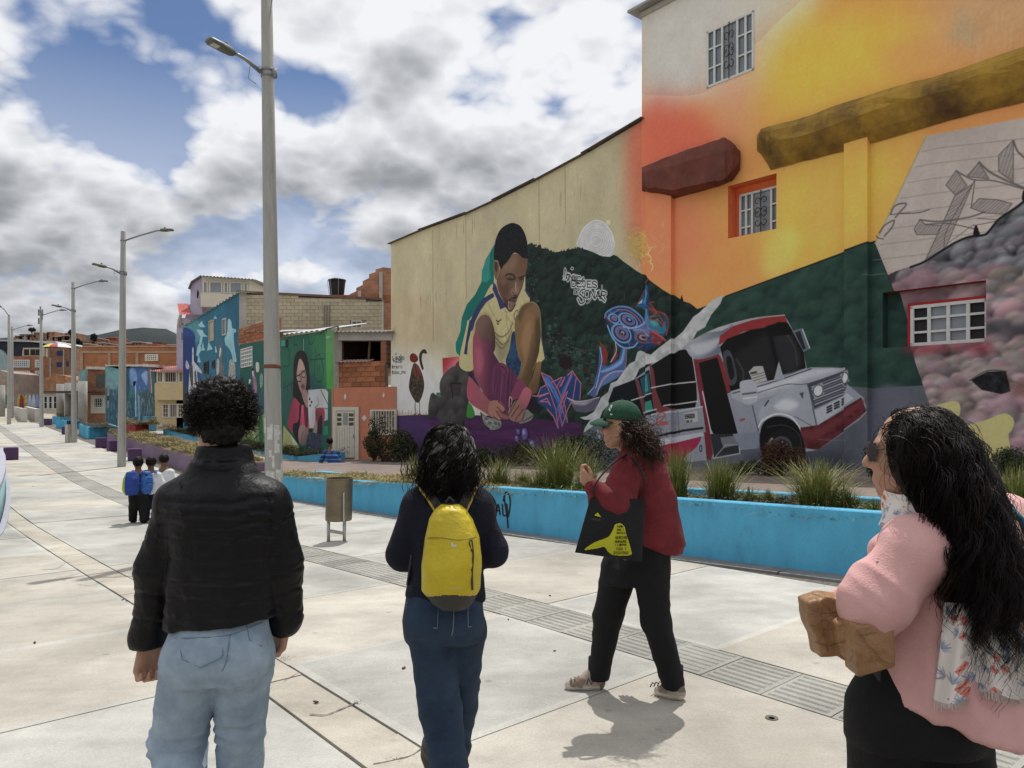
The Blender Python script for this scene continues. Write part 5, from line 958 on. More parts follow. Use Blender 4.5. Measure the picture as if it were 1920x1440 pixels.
# upper storey: laid bricks, lintel, dark room
M_BRK=mat('clay_brick',(.30,.115,.055),.9,.2,9,.5,50,rnd=.28,c2=(.40,.16,.08));M_BLK=mat('cement_block',(.44,.38,.27),.92,.12,5,.6,45,rnd=.12,dirt=((.30,.26,.18),3,.56));M_MORT=mat('mortar',(.30,.28,.24),.95,.2,8)
def bricks(par,pf,x0,x1,y0,y1,nx,ny,name,m,dep,face,bond=.5,inside=None,gap=.012):
    """single bricks on a wall face; pf maps a photo point to the wall"""
    A,B,Cc=pf(x0,y1),pf(x1,y1),pf(x0,y0);du=(B-A)/nx;hz_=(Cc[2]-A[2])/ny;d=unit(np.array([B[0]-A[0],B[1]-A[1],0]));L=np.linalg.norm((B-A)[:2]);w=L/nx;shared={};r=random.Random(3);cnt=0
    for j in range(ny):
        off=(j%2)*bond;i=-off
        while i<nx-.05:
            a=max(i,0);b=min(i+1,nx);i+=1
            if b-a<.12:continue
            if inside and not inside(A+d*(a+b)/2*w+Z*(j+.5)*hz_):continue
            key=round(b-a,2)
            if key not in shared:
                mb=MB();l=(b-a)*w-gap;h=hz_-gap;mb.par(np.zeros(3),d*l,Z*h,face*dep);o=mb.build(name,m,par,local=True);shared[key]=o.data
            else:o=link(name,shared[key],par)
            o.location=tuple(A+d*(a*w+gap/2)+Z*(j*hz_+gap/2)+face*r.uniform(0,.012)-np.array(par['_w']));cnt+=1
    return cnt
UB=lambda x,y:op(x,y,-.25)
MB().prism([op(627,727,-.30),op(724,727,-.30),op(724,680,-.30),op(627,680,-.30)],-ON*.15).build('mortar_bed',M_MORT,oh)
bricks(oh,UB,627,724,680,726.5,5.5,5,'brick',M_BRK,.06,ON)
MB().prism([op(626,638,-.15),op(735,638,-.15),op(735,622,-.15),op(626,622,-.15)],-ON*.5).build('lintel',M_PLAS,oh)
for x0,x1,nm in((626,635,'brick_pier'),(714,724,'brick_pier')):MB().prism([op(x0,680,-.2),op(x1,680,-.2),op(x1,638,-.2),op(x0,638,-.2)],-ON*.3).build(nm,brickmat('pier_brick',(.28,.1,.05),(.34,.13,.07),(.2,.18,.15),.25,.1,tuple(OD))if nm not in MATS else M_BRK,oh)
MB().tube([op(691,680,-.5),op(694,638,-.5)],.05,6).build('prop',mat('old_timber',(.12,.08,.05),.9,.3,10),oh)
rm=MB();q=[op(626,682,-.46),op(724,682,-.46),op(724,622,-.46),op(626,622,-.46)]
for i in range(4):j=(i+1)%4;rm.add([q[i],q[j],q[j]-ON*4,q[i]-ON*4],[(0,1,2,3)])
rm.add([p-ON*4 for p in q],[(0,1,2,3)]);rm.build('inner_room',mat('dark_room_walls',(.10,.06,.045),.95,.4,3),oh)  # darkness of the open storey is put into the wall colour
def corrug(mb,o,a,b,n=10,amp=.02,th=.004,m=0):
    a,b=np.asarray(a,float),np.asarray(b,float);nn=unit(np.cross(a,b));k=len(mb.v);N_=n*4+1
    for i in range(N_):
        for s in(0,1):mb.v.append(tuple(np.asarray(o,float)+a*i/(N_-1)+b*s+nn*amp*math.sin(i*math.pi/2)))
    for i in range(N_-1):mb.f.append((k+2*i,k+2*i+2,k+2*i+3,k+2*i+1));mb.m.append(m)
    return mb
M_ZINC=mat('zinc_sheet',(.42,.43,.44),.45,.15,3,spec=.5,dirt=((.25,.18,.13),2,.6));M_REDR=mat('faded_red_roof',(.50,.13,.11),.6,.12,3,dirt=((.34,.1,.08),2,.6))
corrug(MB(),op(628,679,-.05),op(690,678,-.05)-op(628,679,-.05),-ON*.5+Z*.12,9,.02).build('loose_roof_sheet',mat('pink_zinc',(.5,.38,.36),.6),oh,True)
corrug(MB(),op(622,622,.1),op(735,622,.1)-op(622,622,.1),-ON*3+Z*.35,14,.02).build('roof_sheet',M_ROOF,oh,True)
# ---------------------------------------------------------------- green mural house and blue mural house
def plane_pt(L,d):
    L=np.array(L);d=np.array(d);n=np.array([d[1],-d[0]])
    def f(x,y,pr=0.):
        l=L+n*pr;a=(x-HX)/F;u=(a*l[1]-l[0])/(d[0]-a*d[1]);Y=l[1]+d[1]*u;return np.array([a*Y,Y,(HY-y)/F*Y])
    return f,np.array([n[0],n[1],0.]),np.array([d[0],d[1],0.])
CG=paint_green();gp,GN,GDv=plane_pt(GL,GD)
gh=thing('green_mural_house','low green house painted with a woman in glasses at a sewing machine','mural house',gp(540,772)*np.array([1,1,0])+Z*-1.9)
MB().prism([gp(449,860)*np.array([1,1,0])-Z*2.5,np.array([*gp(625.5,700)[:2],-2.5]),gp(625.5,619),gp(580,625),gp(497,638),gp(449,646)],-GN*.35,0,1).build('wall',[canvas_mat('painted_green_mural',CG,KM),M_PLAS],gh,uv=uv_of(CG))
bricks(gh,lambda x,y:gp(x,y,-.15),452,528,617,650,10,5,'brick',M_BRK,.13,GN,inside=lambda p:True)
gwd=MB();c=[gp(452.5,655),gp(474,649),gp(474,686),gp(453,690)]
for i in range(4):j=(i+1)%4;d=c[j]-c[i];gwd.par(c[i],d,GN*.05,unit(np.cross(d,GN))*.05)
for k in range(1,6):gwd.par(c[0]+(c[1]-c[0])*k/6,c[3]-c[0],GDv*.03,GN*.04)
for k in range(1,5):gwd.par(c[0]+(c[3]-c[0])*k/5,c[1]-c[0],Z*.06,GN*.045)
wf=gwd.build('window_grille',M_WHITE,gh);MB().add([p+GN*.005 for p in c],[(3,2,1,0)]).build('pane',M_CURT,wf)
mb=MB();corrug(mb,gp(528,627,.15),gp(602,619,.15)-gp(528,627,.15),-GN*2.2+Z*.45,8,.03).build('roof_sheet',M_ZINC,gh,True)
corrug(MB(),gp(449,622,.05),gp(530,621,.05)-gp(449,622,.05),-GN*2.0+Z*.2,8,.03).build('roof_sheet',M_ZINC,gh,True)
MB().tube([gp(600,626),gp(612,617),gp(634,612)],.03,5).tube([gp(612,625),gp(612,617)],.02,5).tube([gp(634,612),gp(634,620)],.03,5).build('roof_frame',M_IRON,gh)
CB=paint_blue();bp_,BN,BDv=plane_pt(BL,BD)
bh=thing('blue_mural_house','teal and dark blue house painted with pale birds and statues','mural house',bp_(400,772)*np.array([1,1,0])+Z*-1.6)
MB().prism([np.array([*bp_(343,700)[:2],-2.1]),np.array([*bp_(448.5,700)[:2],-2.4]),bp_(448.5,548),bp_(400,578),bp_(343,613)],-BN*.4,0,1).build('wall',[canvas_mat('painted_blue_mural',CB,KM),M_PLAS],bh,uv=uv_of(CB))
for q in((448.5,548,400,578),(400,578,343,613)):a,b=bp_(q[2],q[3]-2,.12),bp_(q[0],q[1]-2,.12);corrug(MB(),a,b-a,-BN*2+Z*.1,8,.04).build('roof_sheet',M_ZINC,bh,True)
def simple_win(pf,n,q,par,m=M_GLASS,fm=M_WHITE,th=.06,nx=0,ny=0,name='window',bt=.03):
    """frame with bars and a pane, set on a wall face by its photo corners (left, top, right, bottom)"""
    x0,y0,x1,y1=q;c=[pf(x0,y1),pf(x1,y1),pf(x1,y0),pf(x0,y0)];mb=MB();d=unit((c[1]-c[0])*np.array([1,1,0]))
    L=np.linalg.norm(c[1]-c[0]);H=c[3][2]-c[0][2];o=c[0]
    for k in(0,L-th):mb.par(o+d*k,d*th,Z*H,n*.05)
    for k in(0,H-th):mb.par(o+d*th+Z*k,d*(L-2*th),Z*th,n*.048)
    for k in range(1,nx+1):mb.par(o+d*(L*k/(nx+1)-bt/2)+Z*th,d*bt,Z*(H-2*th),n*.04)
    for k in range(1,ny+1):mb.par(o+d*th+Z*(H*k/(ny+1)-bt/2),d*(L-2*th),Z*bt,n*.036)
    f=mb.build(name,fm,par);MB().add([p+n*.006 for p in(o,o+d*L,o+d*L+Z*H,o+Z*H)],[(0,1,2,3)]).build('pane',m,f);return f
simple_win(bp_,BN,(392.5,602,402,641),bh,mat('pale_curtain',(.38,.36,.3),.7,.15,6),mat('sand_frame',(.4,.35,.25),.7),.09)
simple_win(bp_,BN,(417.5,598,425,630),bh,M_GLASS,M_PLAS,.09);simple_win(bp_,BN,(383,678,391.5,702),bh,M_DARK,M_IRON,.08,2,4);simple_win(bp_,BN,(398.5,676,403,691),bh,M_DARK,M_IRON,.08,1,2)
# block wall behind them, brick gable with a water tank
YB=40.2;fp=lambda Y:(lambda x,y,pr=0.:px(x,y,Y-pr));FN=np.array([0,-1.,0])
bw=thing('block_house','unpainted house of cream cement blocks above the green roof','house',px(575,772,YB)+Z*-1.6)
tz=lambda X:np.interp(X,[px(448,0,YB)[0],px(715,0,YB)[0]],[px(0,549,YB)[2],px(0,563,YB)[2]])
xa,xb=px(449,0,YB)[0],px(716,0,YB)[0]
MB().prism([(xa,YB+.02,-2.4),(xb,YB+.02,-2.4),(xb,YB+.02,tz(xb)-.04),(xa,YB+.02,tz(xa)-.04)],(0,.5,0)).build('mortar_bed',M_MORT,bw)
bricks(bw,fp(YB),449,716,546,649,18,15,'block',M_BLK,.05,FN,inside=lambda p:p[2]<tz(p[0])-.04 and not(px(659,0,YB)[0]-.1<p[0]<px(679,0,YB)[0]+.1 and px(0,616,YB)[2]<p[2]<px(0,601,YB)[2]))
MB().prism([(xa-.1,YB-.12,tz(xa)+.0),(xb,YB-.12,tz(xb)),(xb,YB-.12,tz(xb)+.12),(xa-.1,YB-.12,tz(xa)+.12)],(0,.9,0)).build('coping',mat('brown_coping',(.16,.1,.07),.9,.3,4),bw)
simple_win(fp(YB),FN,(659,601,679,616),bw,mat('dusty_glass',(.16,.15,.1),.3,.3,5),M_CREMP,.06,1,0)
for x in(608,613,618):MB().tube([px(x,572,YB-.1),px(x,620,YB-.1)],.025,5).build('conduit',mat('grey_conduit',(.2,.19,.16),.8),bw)
YG=42.5;gb=thing('brick_gable_house','red brick gable rising beside the block house, unplastered','house',px(690,772,YG)+Z*-1.6)
pts=[(655,700)]+[(655,552),(668,546),(668,540),(680,534),(680,527),(692,521),(692,514),(704,510),(704,505),(712,503),(718,501),(735,503)]+[(735,700)]
pts=[(x,y)for x,y in pts]
MB().prism([px(x,y,YG)for x,y in pts],(0,3,0)).build('wall',brickmat('gable_brick',(.34,.15,.085),(.43,.20,.12),(.30,.26,.2),.4,.2),gb)
for x in(671,711):MB().prism([px(x,700,YG-.1),px(x+6,700,YG-.1),px(x+6,510 if x>700 else 545,YG-.1),px(x,510 if x>700 else 545,YG-.1)],(0,.2,0)).build('concrete_post',M_PLAS,gb)
bricks(gb,fp(YG-.02),622,735,553,566,9,1,'brick',M_BRK,.06,FN)
wt=thing('water_tank','black plastic water tank standing on a rooftop behind the block wall','water tank',px(632,556,43.5))
c=px(632,556,43.5);MB().lathe([(.36,0),(.40,.1),(.47,.75),(.50,.9),(.52,.92),(.52,.97),(.46,.99),(.2,1.06),(.12,1.06)],c,20).build('tank',mat('black_plastic',(.014,.017,.018),.35,.2,4),wt,True)
mb=MB()
for k in range(3):a=-1.2-k*.9;mb.tube([c+(.43*math.cos(a),.43*math.sin(a),0),c+(.56*math.cos(a),.56*math.sin(a),.93),c+(.2*math.cos(a),.2*math.sin(a),1.08)],.015,5)
mb.build('strap',mat('grey_strap',(.3,.31,.33),.6),wt)
MB().prism([px(615,560,43.8),px(652,560,43.8),px(652,556,43.8),px(615,556,43.8)],(0,1.2,0)).build('roof_deck',M_PLAS,bw)
# ---------------------------------------------------------------- houses farther down the street
M_LILAC=mat('lilac_paint',(.40,.36,.46),.85,.12,1.5,.1,20,dirt=((.3,.28,.33),1,.55));M_CREAMP=mat('cream_house_paint',(.56,.44,.26),.85,.1,2,dirt=((.4,.3,.18),1.6,.6));M_GRNC=mat('grey_green_roof',(.26,.28,.24),.7,.2,4)
def block(name,label,cat,q,Y,dep,m,top=None,base=-2.6,group=None,mats2=None):
    """house body from the photo corners of its front (left, top, right); front at depth Y"""
    x0,y0,x1=q;p=[(x0,y0),(x1,y0)]if top is None else top
    t=thing(name,label,cat,px((x0+x1)/2,HY,Y)+Z*-1.5,group)
    P=[np.array([px(x0,0,Y)[0],Y,base]),np.array([px(x1,0,Y)[0],Y,base])]+[px(x,y,Y)for x,y in p[::-1]]
    MB().prism(P,(0,dep,0)).build('wall',m,t);return t
Y=56.
lk=block('lilac_house','lilac house with a glazed lookout room and a red gable roof','house',(334,590,475),Y,6,M_LILAC,[(334,596),(347,596),(352,573),(378,556),(475,556)])
MB().prism([px(x,y,Y-.6)for x,y in((376,575),(470,575),(470,553),(376,549))],(0,5,0)).build('parapet',M_CREMP,lk)
lo=[px(x,y,Y-.5)for x,y in((379,551),(468,553),(468,524),(379,519))]
MB().prism([px(357,590,Y-.4),px(379,590,Y-.4),px(379,519,Y-.4),px(372,518,Y-.4),px(357,530,Y-.4)],(0,4.4,0)).build('lookout_wall',M_LILAC,lk)
MB().prism(lo,(0,4,0)).build('lookout_wall',M_CREMP,lk)
for a,b in((381,390),(393,417),(420,428),(431,454),(457,465)):simple_win(fp(Y-.52),FN,(a,527.5+(a-381)*.02,b,550.5),lk,mat('sky_glass',(.20,.24,.28),.05,.2,.6,spec=.8),M_CREMP,.08)
corrug(MB(),px(374,516.5,Y-1),px(478,523.5,Y-1)-px(374,516.5,Y-1),np.array([0,5,.2]),16,.04).build('roof_sheet',M_GRNC,lk,True)
MB().prism([px(352,541,Y-.6),px(358,527,Y-.6),px(376,516,Y-.6),px(376,519,Y-.6),px(359,530,Y-.6),px(354,542,Y-.6)],(0,5,0)).build('roof_edge',M_ROOF,lk)
MB().prism([px(369,548,Y-.42),px(371,543,Y-.42),px(373,550,Y-.42),px(371,560,Y-.42),px(369,558,Y-.42)],(0,.1,0)).build('slit_window',M_DARK,lk)
rg_=block('red_roof_house','narrow lilac gable under a red sheet roof beside the lookout house','house',(331,600,350),Y-2,5,M_LILAC,[(331,620),(333,598),(350,598)])
corrug(MB(),px(336,590,Y-2.2),px(358,590,Y-2.2)-px(336,590,Y-2.2),px(332.5,569,Y+1)-px(336,590,Y-2.2),8,.05).build('roof_sheet',M_REDR,rg_,True)
MB().prism([px(331,612,Y-2.3),px(336,588,Y-2.3),px(338,590,Y-2.3),px(333.5,612,Y-2.3)],(0,.3,0)).build('barge_board',M_PLAS,rg_)
for a,b in((603,612),(622,640)):simple_win(fp(Y-2.02),FN,(338,a,347,b),rg_,M_GLASS,M_PLAS,.08)
# cream house and the mural house to its left
Y=54.
ch=block('cream_house','cream two-storey house with barred windows and a red corrugated roof','house',(290.5,694,346),Y,6,M_CREAMP)
MB().prism([px(290,750,Y-.45),px(346,750,Y-.45),px(346,718,Y-.45),px(290,718,Y-.45)],(0,.5,0)).build('jetty',M_CREAMP,ch)
corrug(MB(),px(284,696,Y-.9),px(347,695,Y-.9)-px(284,696,Y-.9),px(278,687.5,Y+3)-px(284,696,Y-.9),16,.05).build('roof_sheet',mat('pink_red_roof',(.58,.24,.21),.6,.15,2),ch,True)
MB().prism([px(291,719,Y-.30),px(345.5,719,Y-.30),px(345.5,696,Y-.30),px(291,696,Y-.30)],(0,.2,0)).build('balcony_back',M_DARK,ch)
for q,n in(((294,696,307,718),4),((307,696,333,718),5),((334,696,345.5,718),3)):simple_win(fp(Y-.36),FN,q,ch,M_DARK,M_CREMP,.09,n,0)
for q,nx,ny in(((305,757,317,783),1,2),((317,757,333.5,783),4,0),((333.5,757,344.5,783),1,2)):simple_win(fp(Y-.02),FN,q,ch,mat('plum_curtain',(.13,.08,.09),.6,.3,5),M_CREMP,.07,nx,ny)
MB().prism([px(324,736,Y-.47),px(328,736,Y-.47),px(328,732,Y-.47),px(324,732,Y-.47)],(0,.03,0)).build('vent',M_PLAS,ch);MB().prism([px(296,800,Y-.1),px(304,800,Y-.1),px(304,793,Y-.1),px(296,793,Y-.1)],(0,.1,0)).build('meter_box',M_CREMP,ch)
CF=paint_far();MF=canvas_mat('painted_far_mural',CF,KM)
mh=thing('teal_mural_house','low house with a teal and blue landscape mural beside the cream house','mural house',px(243,HY,Y)+Z*-1.2)
MB().prism([np.array([FL[0],Y,-2.4]),np.array([px(290.5,0,Y)[0]-.005,Y,-2.4]),px(290.4,691,Y),px(280,689,Y),px(262,688,Y),px(243,689,Y),px(222,692,Y),px(197,685,Y)],(0,5,0),0,1).build('wall',[MF,M_PLAS],mh,uv=uv_of(CF))
mb=MB()
for a,b in((197,222),(222,245),(245,268),(268,291)):mb.prism([px(a,686+random.uniform(-1,2),Y-.2),px(b,687+random.uniform(-1,2),Y-.2),px(b,684+random.uniform(-1,1),Y-.2),px(a,683+random.uniform(-1,1),Y-.2)],(0,4,0))
mb.build('roof_edge',mat('flaking_white_edge',(.55,.50,.46),.9,.3,6),mh)
bq=brickmat('old_brick',(.30,.12,.06),(.38,.17,.09),(.28,.22,.17),.35,.16)
Y=60.
sb=block('brick_house','small brick house with a white window and shuttered upper opening','house',(158,690,197),Y,5,bq)
MB().prism([px(161,692,Y-.3),px(197,693,Y-.3),px(197,688,Y-.3),px(161,687,Y-.3)],(0,4,0)).build('roof_edge',mat('flaking_white_edge',()),sb)
MB().prism([px(180,726,Y-.03),px(196,726,Y-.03),px(196,701,Y-.03),px(180,701,Y-.03)],(0,.03,0)).build('shutter',mat('grey_shutter',(.10,.10,.09),.7,.2,4),sb)
MB().prism([px(170,775,Y-.06),px(197,775,Y-.06),px(197,741,Y-.06),px(170,741,Y-.06)],(0,.06,0)).build('white_wall',M_CREMP,sb);simple_win(fp(Y-.07),FN,(175,745,195,765),sb,M_DARK,M_WHITE,.1,4,3)
MB().prism([px(147,730,Y-1),px(160,730,Y-1),px(160,692,Y-1),px(147,698,Y-1)],(0,.3,0)).build('teal_side_wall',mat('flaked_teal',(.2,.34,.33),.9,.4,2),sb)
Y=68.
lb=block('long_brick_building','long unplastered brick building with concrete bands behind the mural houses','building',(152,650,345),Y,10,brickmat('long_brick',(.36,.14,.06),(.44,.18,.085),(.30,.2,.14),.35,.16))
for q in((152,662,345,658),(154,650.5,345,648)):MB().prism([px(q[0],q[1],Y-.08),px(q[2],q[1],Y-.08),px(q[2],q[3],Y-.08),px(q[0],q[3],Y-.08)],(0,.08,0)).build('concrete_band',mat('tan_concrete',(.38,.26,.18),.9,.2,2),lb)
for a in(202,254,150):MB().prism([px(a,720,Y-.1),px(a+5,720,Y-.1),px(a+5,662,Y-.1),px(a,662,Y-.1)],(0,.1,0)).build('concrete_post',mat('tan_concrete',()),lb)
simple_win(fp(Y-.03),FN,(272,664,297,677),lb,M_DARK,M_CREMP,.10,6,2,bt=.09)
# left group behind the poles
Y=88.
al=block('brick_flats','brown brick flats with three rows of white barred windows','building',(22,668,82),Y,9,bq)
for y0,y1 in((674.5,689),(695,709),(718.5,733)):
    for x0,x1 in((25,56),(66,78)):simple_win(fp(Y-.03),FN,(x0,y0,x1,y1),al,M_GLASS,M_WHITE,.12,7 if x0<30 else 3,2,bt=.07)
for y in(692,714):MB().prism([px(22,y+1,Y-.12),px(82,y+1,Y-.12),px(82,y,Y-.12),px(22,y,Y-.12)],(0,.12,0)).build('floor_band',mat('tan_concrete',()),al)
Y=92.
hall=block('dark_roofed_hall','hall with a dark blue curved front and a long pale roof edge','building',(-150,650,92),Y,14,mat('navy_cladding',(.012,.018,.038),.5,.3,1),[(-150,636),(0,638),(50,641),(92,650)],-3)
MB().prism([px(-150,637,Y-.6),px(0,637,Y-.6),px(104,640,Y-.6),px(107,643,Y-.6),px(92,645,Y-.6),px(60,641,Y-.6),px(0,639.5,Y-.6),px(-150,640,Y-.6)][::-1],(0,8,0)).build('roof',mat('pale_roof_metal',(.42,.45,.47),.5,.1,2),hall)
MB().prism([px(-150,760,Y-.5),px(14,760,Y-.5),px(14,668,Y-.5),px(0,655,Y-.5),px(-150,640,Y-.5)],(0,.5,0)).build('side_wall',mat('pale_teal_wall',(.30,.40,.41),.9,.2,1),hall)
ac=MB().prism([px(41,668,Y-3),px(80,668,Y-3),px(80,652,Y-3),px(43,652,Y-3)],(0,2,0)).build('rooftop_room',mat('tan_wall',(.42,.38,.30),.9,.15,2),hall)
for x0,x1 in((45,54),(57,66),(67,76)):MB().prism([px(x,y,Y-3.03)for x,y in((x0,666),(x1,666),(x1,655),(x0,655))],(0,.04,0)).build('opening',M_DARK,ac)
Y=84.
bb=block('blue_window_house','brown house with dark blue windows under the painted canopy','house',(90,652,136),Y,8,brickmat('brown_brick',(.24,.13,.085),(.30,.17,.11),(.24,.19,.15),.4,.2))
for q in((106.5,658,118,667),(106,679,115,688),(124,678,128,687)):MB().prism([px(q[0],q[3],Y-.05),px(q[2],q[3],Y-.05),px(q[2],q[1],Y-.05),px(q[0],q[1],Y-.05)],(0,.06,0)).build('window',mat('blue_glass',(.015,.03,.13),.2,.3,2),bb)
for x in(93,118):MB().prism([px(x,720,Y-.08),px(x+2,720,Y-.08),px(x+2,655,Y-.08),px(x,655,Y-.08)],(0,.08,0)).build('concrete_post',M_PLAS,bb)
cn=thing('domed_canopy','low domed canopy with white, blue and yellow wedges above the brown house','canopy',px(109,652,Y-1));c=px(109,652.5,Y-1)
for k,cl in enumerate(((.6,.6,.58),(.05,.15,.3),(.65,.5,.08),(.35,.08,.1),(.6,.6,.58),(.65,.62,.55))):
    a0,a1=3.14+k*.5236,3.14+(k+1)*.5236;mb=MB();q=[]
    for z,r in((0,1.62),(.22,1.4),(.42,.85),(.52,.05)):q.append([c+np.array([r*math.cos(a0+(a1-a0)*i/3),r*math.sin(a0+(a1-a0)*i/3),z])for i in range(4)])
    mb.loft(q,False,closed=False).build('wedge',mat('canopy_%d'%k if 0 else['white_canvas','blue_canvas','yellow_canvas','red_canvas','white_canvas_back','cream_canvas'][k],cl,.8),cn,True)
for a in(3.2,4.7,6.2):MB().tube([c+(1.4*math.cos(a),1.4*math.sin(a),0),c+(1.4*math.cos(a),1.4*math.sin(a),-1.2)],.04,5).build('post',M_IRON,cn)
Y=78.
rb=block('rubble_bank','bank of reddish earth and broken brick below the brown house','bank',(80,712,150),Y,6,mat('red_rubble',(.30,.15,.08),.95,.5,1.2,.8,6,dirt=((.42,.33,.24),2.5,.52)),[(80,712),(92,706),(105,702),(120,704),(135,708),(150,716)])
Y=74.
wf_=block('white_facade_shop','white front with tall glazed doors at the end of the plaza','building',(78,735,112),Y,4,M_CREMP,None,-2)
for x in(82,91,100):simple_win(fp(Y-.02),FN,(x,742,x+8,767),wf_,M_DARK,M_WHITE,.08,0,1,'door')
MB().prism([px(x,y,Y-.4)for x,y in((76,738),(113,738),(113,735),(76,735))],(0,.5,0)).build('awning',M_ROOF,wf_)
gw=block('painted_garden_wall','low garden wall painted with yellow figures and a blue robed group','wall',(24,738,78),Y+2,.4,mat('painted_wall_base',(.20,.19,.17),.9,.3,3),None,-2)
for i,(x,c_)in enumerate(((36,(.42,.30,.07)),(43,(.40,.30,.1)),(49,(.36,.28,.12)),(56,(.32,.36,.48)),(63,(.36,.38,.46)),(70,(.2,.24,.42)),(40,(.22,.04,.04)))):MB().loft([[px(x+r*math.cos(a),y,Y+1.98-.02*i)for a in(3.14,2,1,0)][::1]for y,r in((763,4),(752,3.4),(744,2.6),(740,.8))],False,closed=False).build('painted_figure',mat('paint_%s'%'abcdefg'[i],c_,.9,.4,6),gw)
gd=block('green_door_house','grey house with a green door at the far left','house',(-200,700,20),Y+6,5,mat('grey_house',(.28,.22,.19),.9,.3,1),[(-200,690),(0,694),(20,700)],-2)
MB().prism([px(x,y,Y+5.95)for x,y in((5,758),(14,758),(14,740),(5,740))],(0,.06,0)).build('door',mat('green_door',(.03,.16,.09),.6),gd)
# terraces of small brick houses on the far hillside
M_HB=[mat('hill_brick_%s'%n if 0 else n,c,.95,.3,.6)for n,c in(('hill_brick_red',(.27,.105,.06)),('hill_brick_brown',(.24,.13,.085)),('hill_plaster',(.40,.36,.30)),('hill_brick_pale',(.32,.17,.11)),('hill_grey',(.26,.25,.23)))]
r=random.Random(12);spots=[]
for x,y,Y,w,h in[(30+k*9.5+r.uniform(-3,3),r.uniform(632,650),r.uniform(135,235),r.uniform(9,20),r.uniform(8,14))for k in range(20)]+[(160+k*7+r.uniform(-3,3),r.uniform(640,652),r.uniform(120,210),r.uniform(9,22),r.uniform(7,11))for k in range(26)]+[(35+k*12,626+r.uniform(-6,5),245,r.uniform(12,22),r.uniform(8,14))for k in range(9)]+[(185+k*13,648-k*.2+r.uniform(-5,2),240,r.uniform(10,20),r.uniform(6,9))for k in range(11)]+[(270+k*14,654+r.uniform(-5,3),225,16,8)for k in range(8)]:spots.append((x,y,Y,w,h))
KIND=['red brick','brown brick','pale plastered','light brick','grey']
for i,(x,y,Y,w,h)in enumerate(sorted(spots,key=lambda q:-q[2])):
    k=r.choice((0,0,1,1,3,3,2,4));nm='hill_house'
    t=block(nm,'%s hillside house, %s, %s'%(KIND[k],'near the skyline' if y<636 else 'midway up' if y<646 else 'low down','left of the fourth lamp post' if x<72 else 'between fourth and third lamp posts' if x<135 else 'between third and second lamp posts' if x<225 else 'right of the second lamp post'),'house',(x-w/2,y,x+w/2),Y,r.uniform(5,9),M_HB[k],None,px(0,y+h+16,Y)[2],group='%s houses on the far hillside'%KIND[k])
    mb=MB();nx_=max(1,int(w/5));off=r.uniform(-1,1)
    for a in range(nx_):
        for b in range(2):xx=x-w/2+(a+.5)*w/nx_+off*.5;yy=y+2.5+b*5;mb.prism([px(xx-1.1,yy+2.2,Y-.06),px(xx+1.1,yy+2.2,Y-.06),px(xx+1.1,yy,Y-.06),px(xx-1.1,yy,Y-.06)],(0,.1,0))
    mb.build('windows',M_DARK,t)['kind']='stuff'
    if r.random()<.6:MB().prism([px(x-w/2-.6,y+.6,Y-.5),px(x+w/2+.6,y+.6,Y-.5),px(x+w/2+.6,y-.6,Y-.5),px(x-w/2-.6,y-.6,Y-.5)],(0,6,0)).build('roof',r.choice((M_ROOF,M_PLAS,M_REDR))if r.random()<.7 else M_ZINC,t)
# pavilion on round concrete columns
M_COL=mat('column_concrete',(.30,.295,.27),.9,.15,1.2,.3,30,dirt=((.19,.18,.16),1.5,.55))
pv=thing('pavilion','open pavilion with a thin dark roof on thick round concrete columns','pavilion',px(130,HY,60)+Z*-1.2)
for x,yt,yb,w,Y,in((113,720,795,13,62),(128,718,800,12,60),(155,715,803,16,57),(140,718,800,10,61),(2,722,790,13,66)):
    c=px(x,HY,Y);rr_=w/2/F*Y;MB().lathe([(rr_,gz(c[0],c[1])-.3),(rr_,px(0,yt,Y)[2])],(c[0],c[1],0),18).build('column',M_COL,pv,True)
MB().prism([px(81,736,58),px(180,734.5,58),px(180,732.5,58),px(81,733.5,58)],(0,5,0)).build('roof',M_IRON,pv)
# kerb-like concrete barrier of the little bridge, railing beyond
brg=thing('concrete_barrier','pale concrete barrier beside a ramp near the far end of the plaza','barrier',px(38,786,60));M_PALEC=mat('pale_barrier',(.48,.46,.42),.9,.15,2,dirt=((.25,.24,.2),1.2,.55))
a,b=px(25,763,76),px(42,768,58.5)
for k in(0,1):MB().prism([np.array([a[0]+k*1.1,a[1],px(0,778,76)[2]-.4]),np.array([b[0]+k*1.0,b[1],px(0,790,58.5)[2]-.4]),b+(k*1.0,0,.05),a+(k*1.1,0,.05)],(.35,.05,0)).build('parapet',M_PALEC,brg)
for k in range(6):q=a+(b-a)*(k+.5)/6;MB().box((q[0]+.17,q[1],q[2]+.03),(.12,.12,.1)).build('post',M_COL,brg)
mb=MB();mb.add([px(40,791,58),px(118,787,62),px(112,776,72),px(55,775,74)],[(0,1,2,3)])
mb.v=[(x,y,gz(x,y)+.02)for x,y,z in mb.v];o=mb.build('bare_earth_patch',mat('pinkish_earth',(.42,.30,.22),.95,.2,1));o['kind']='structure'
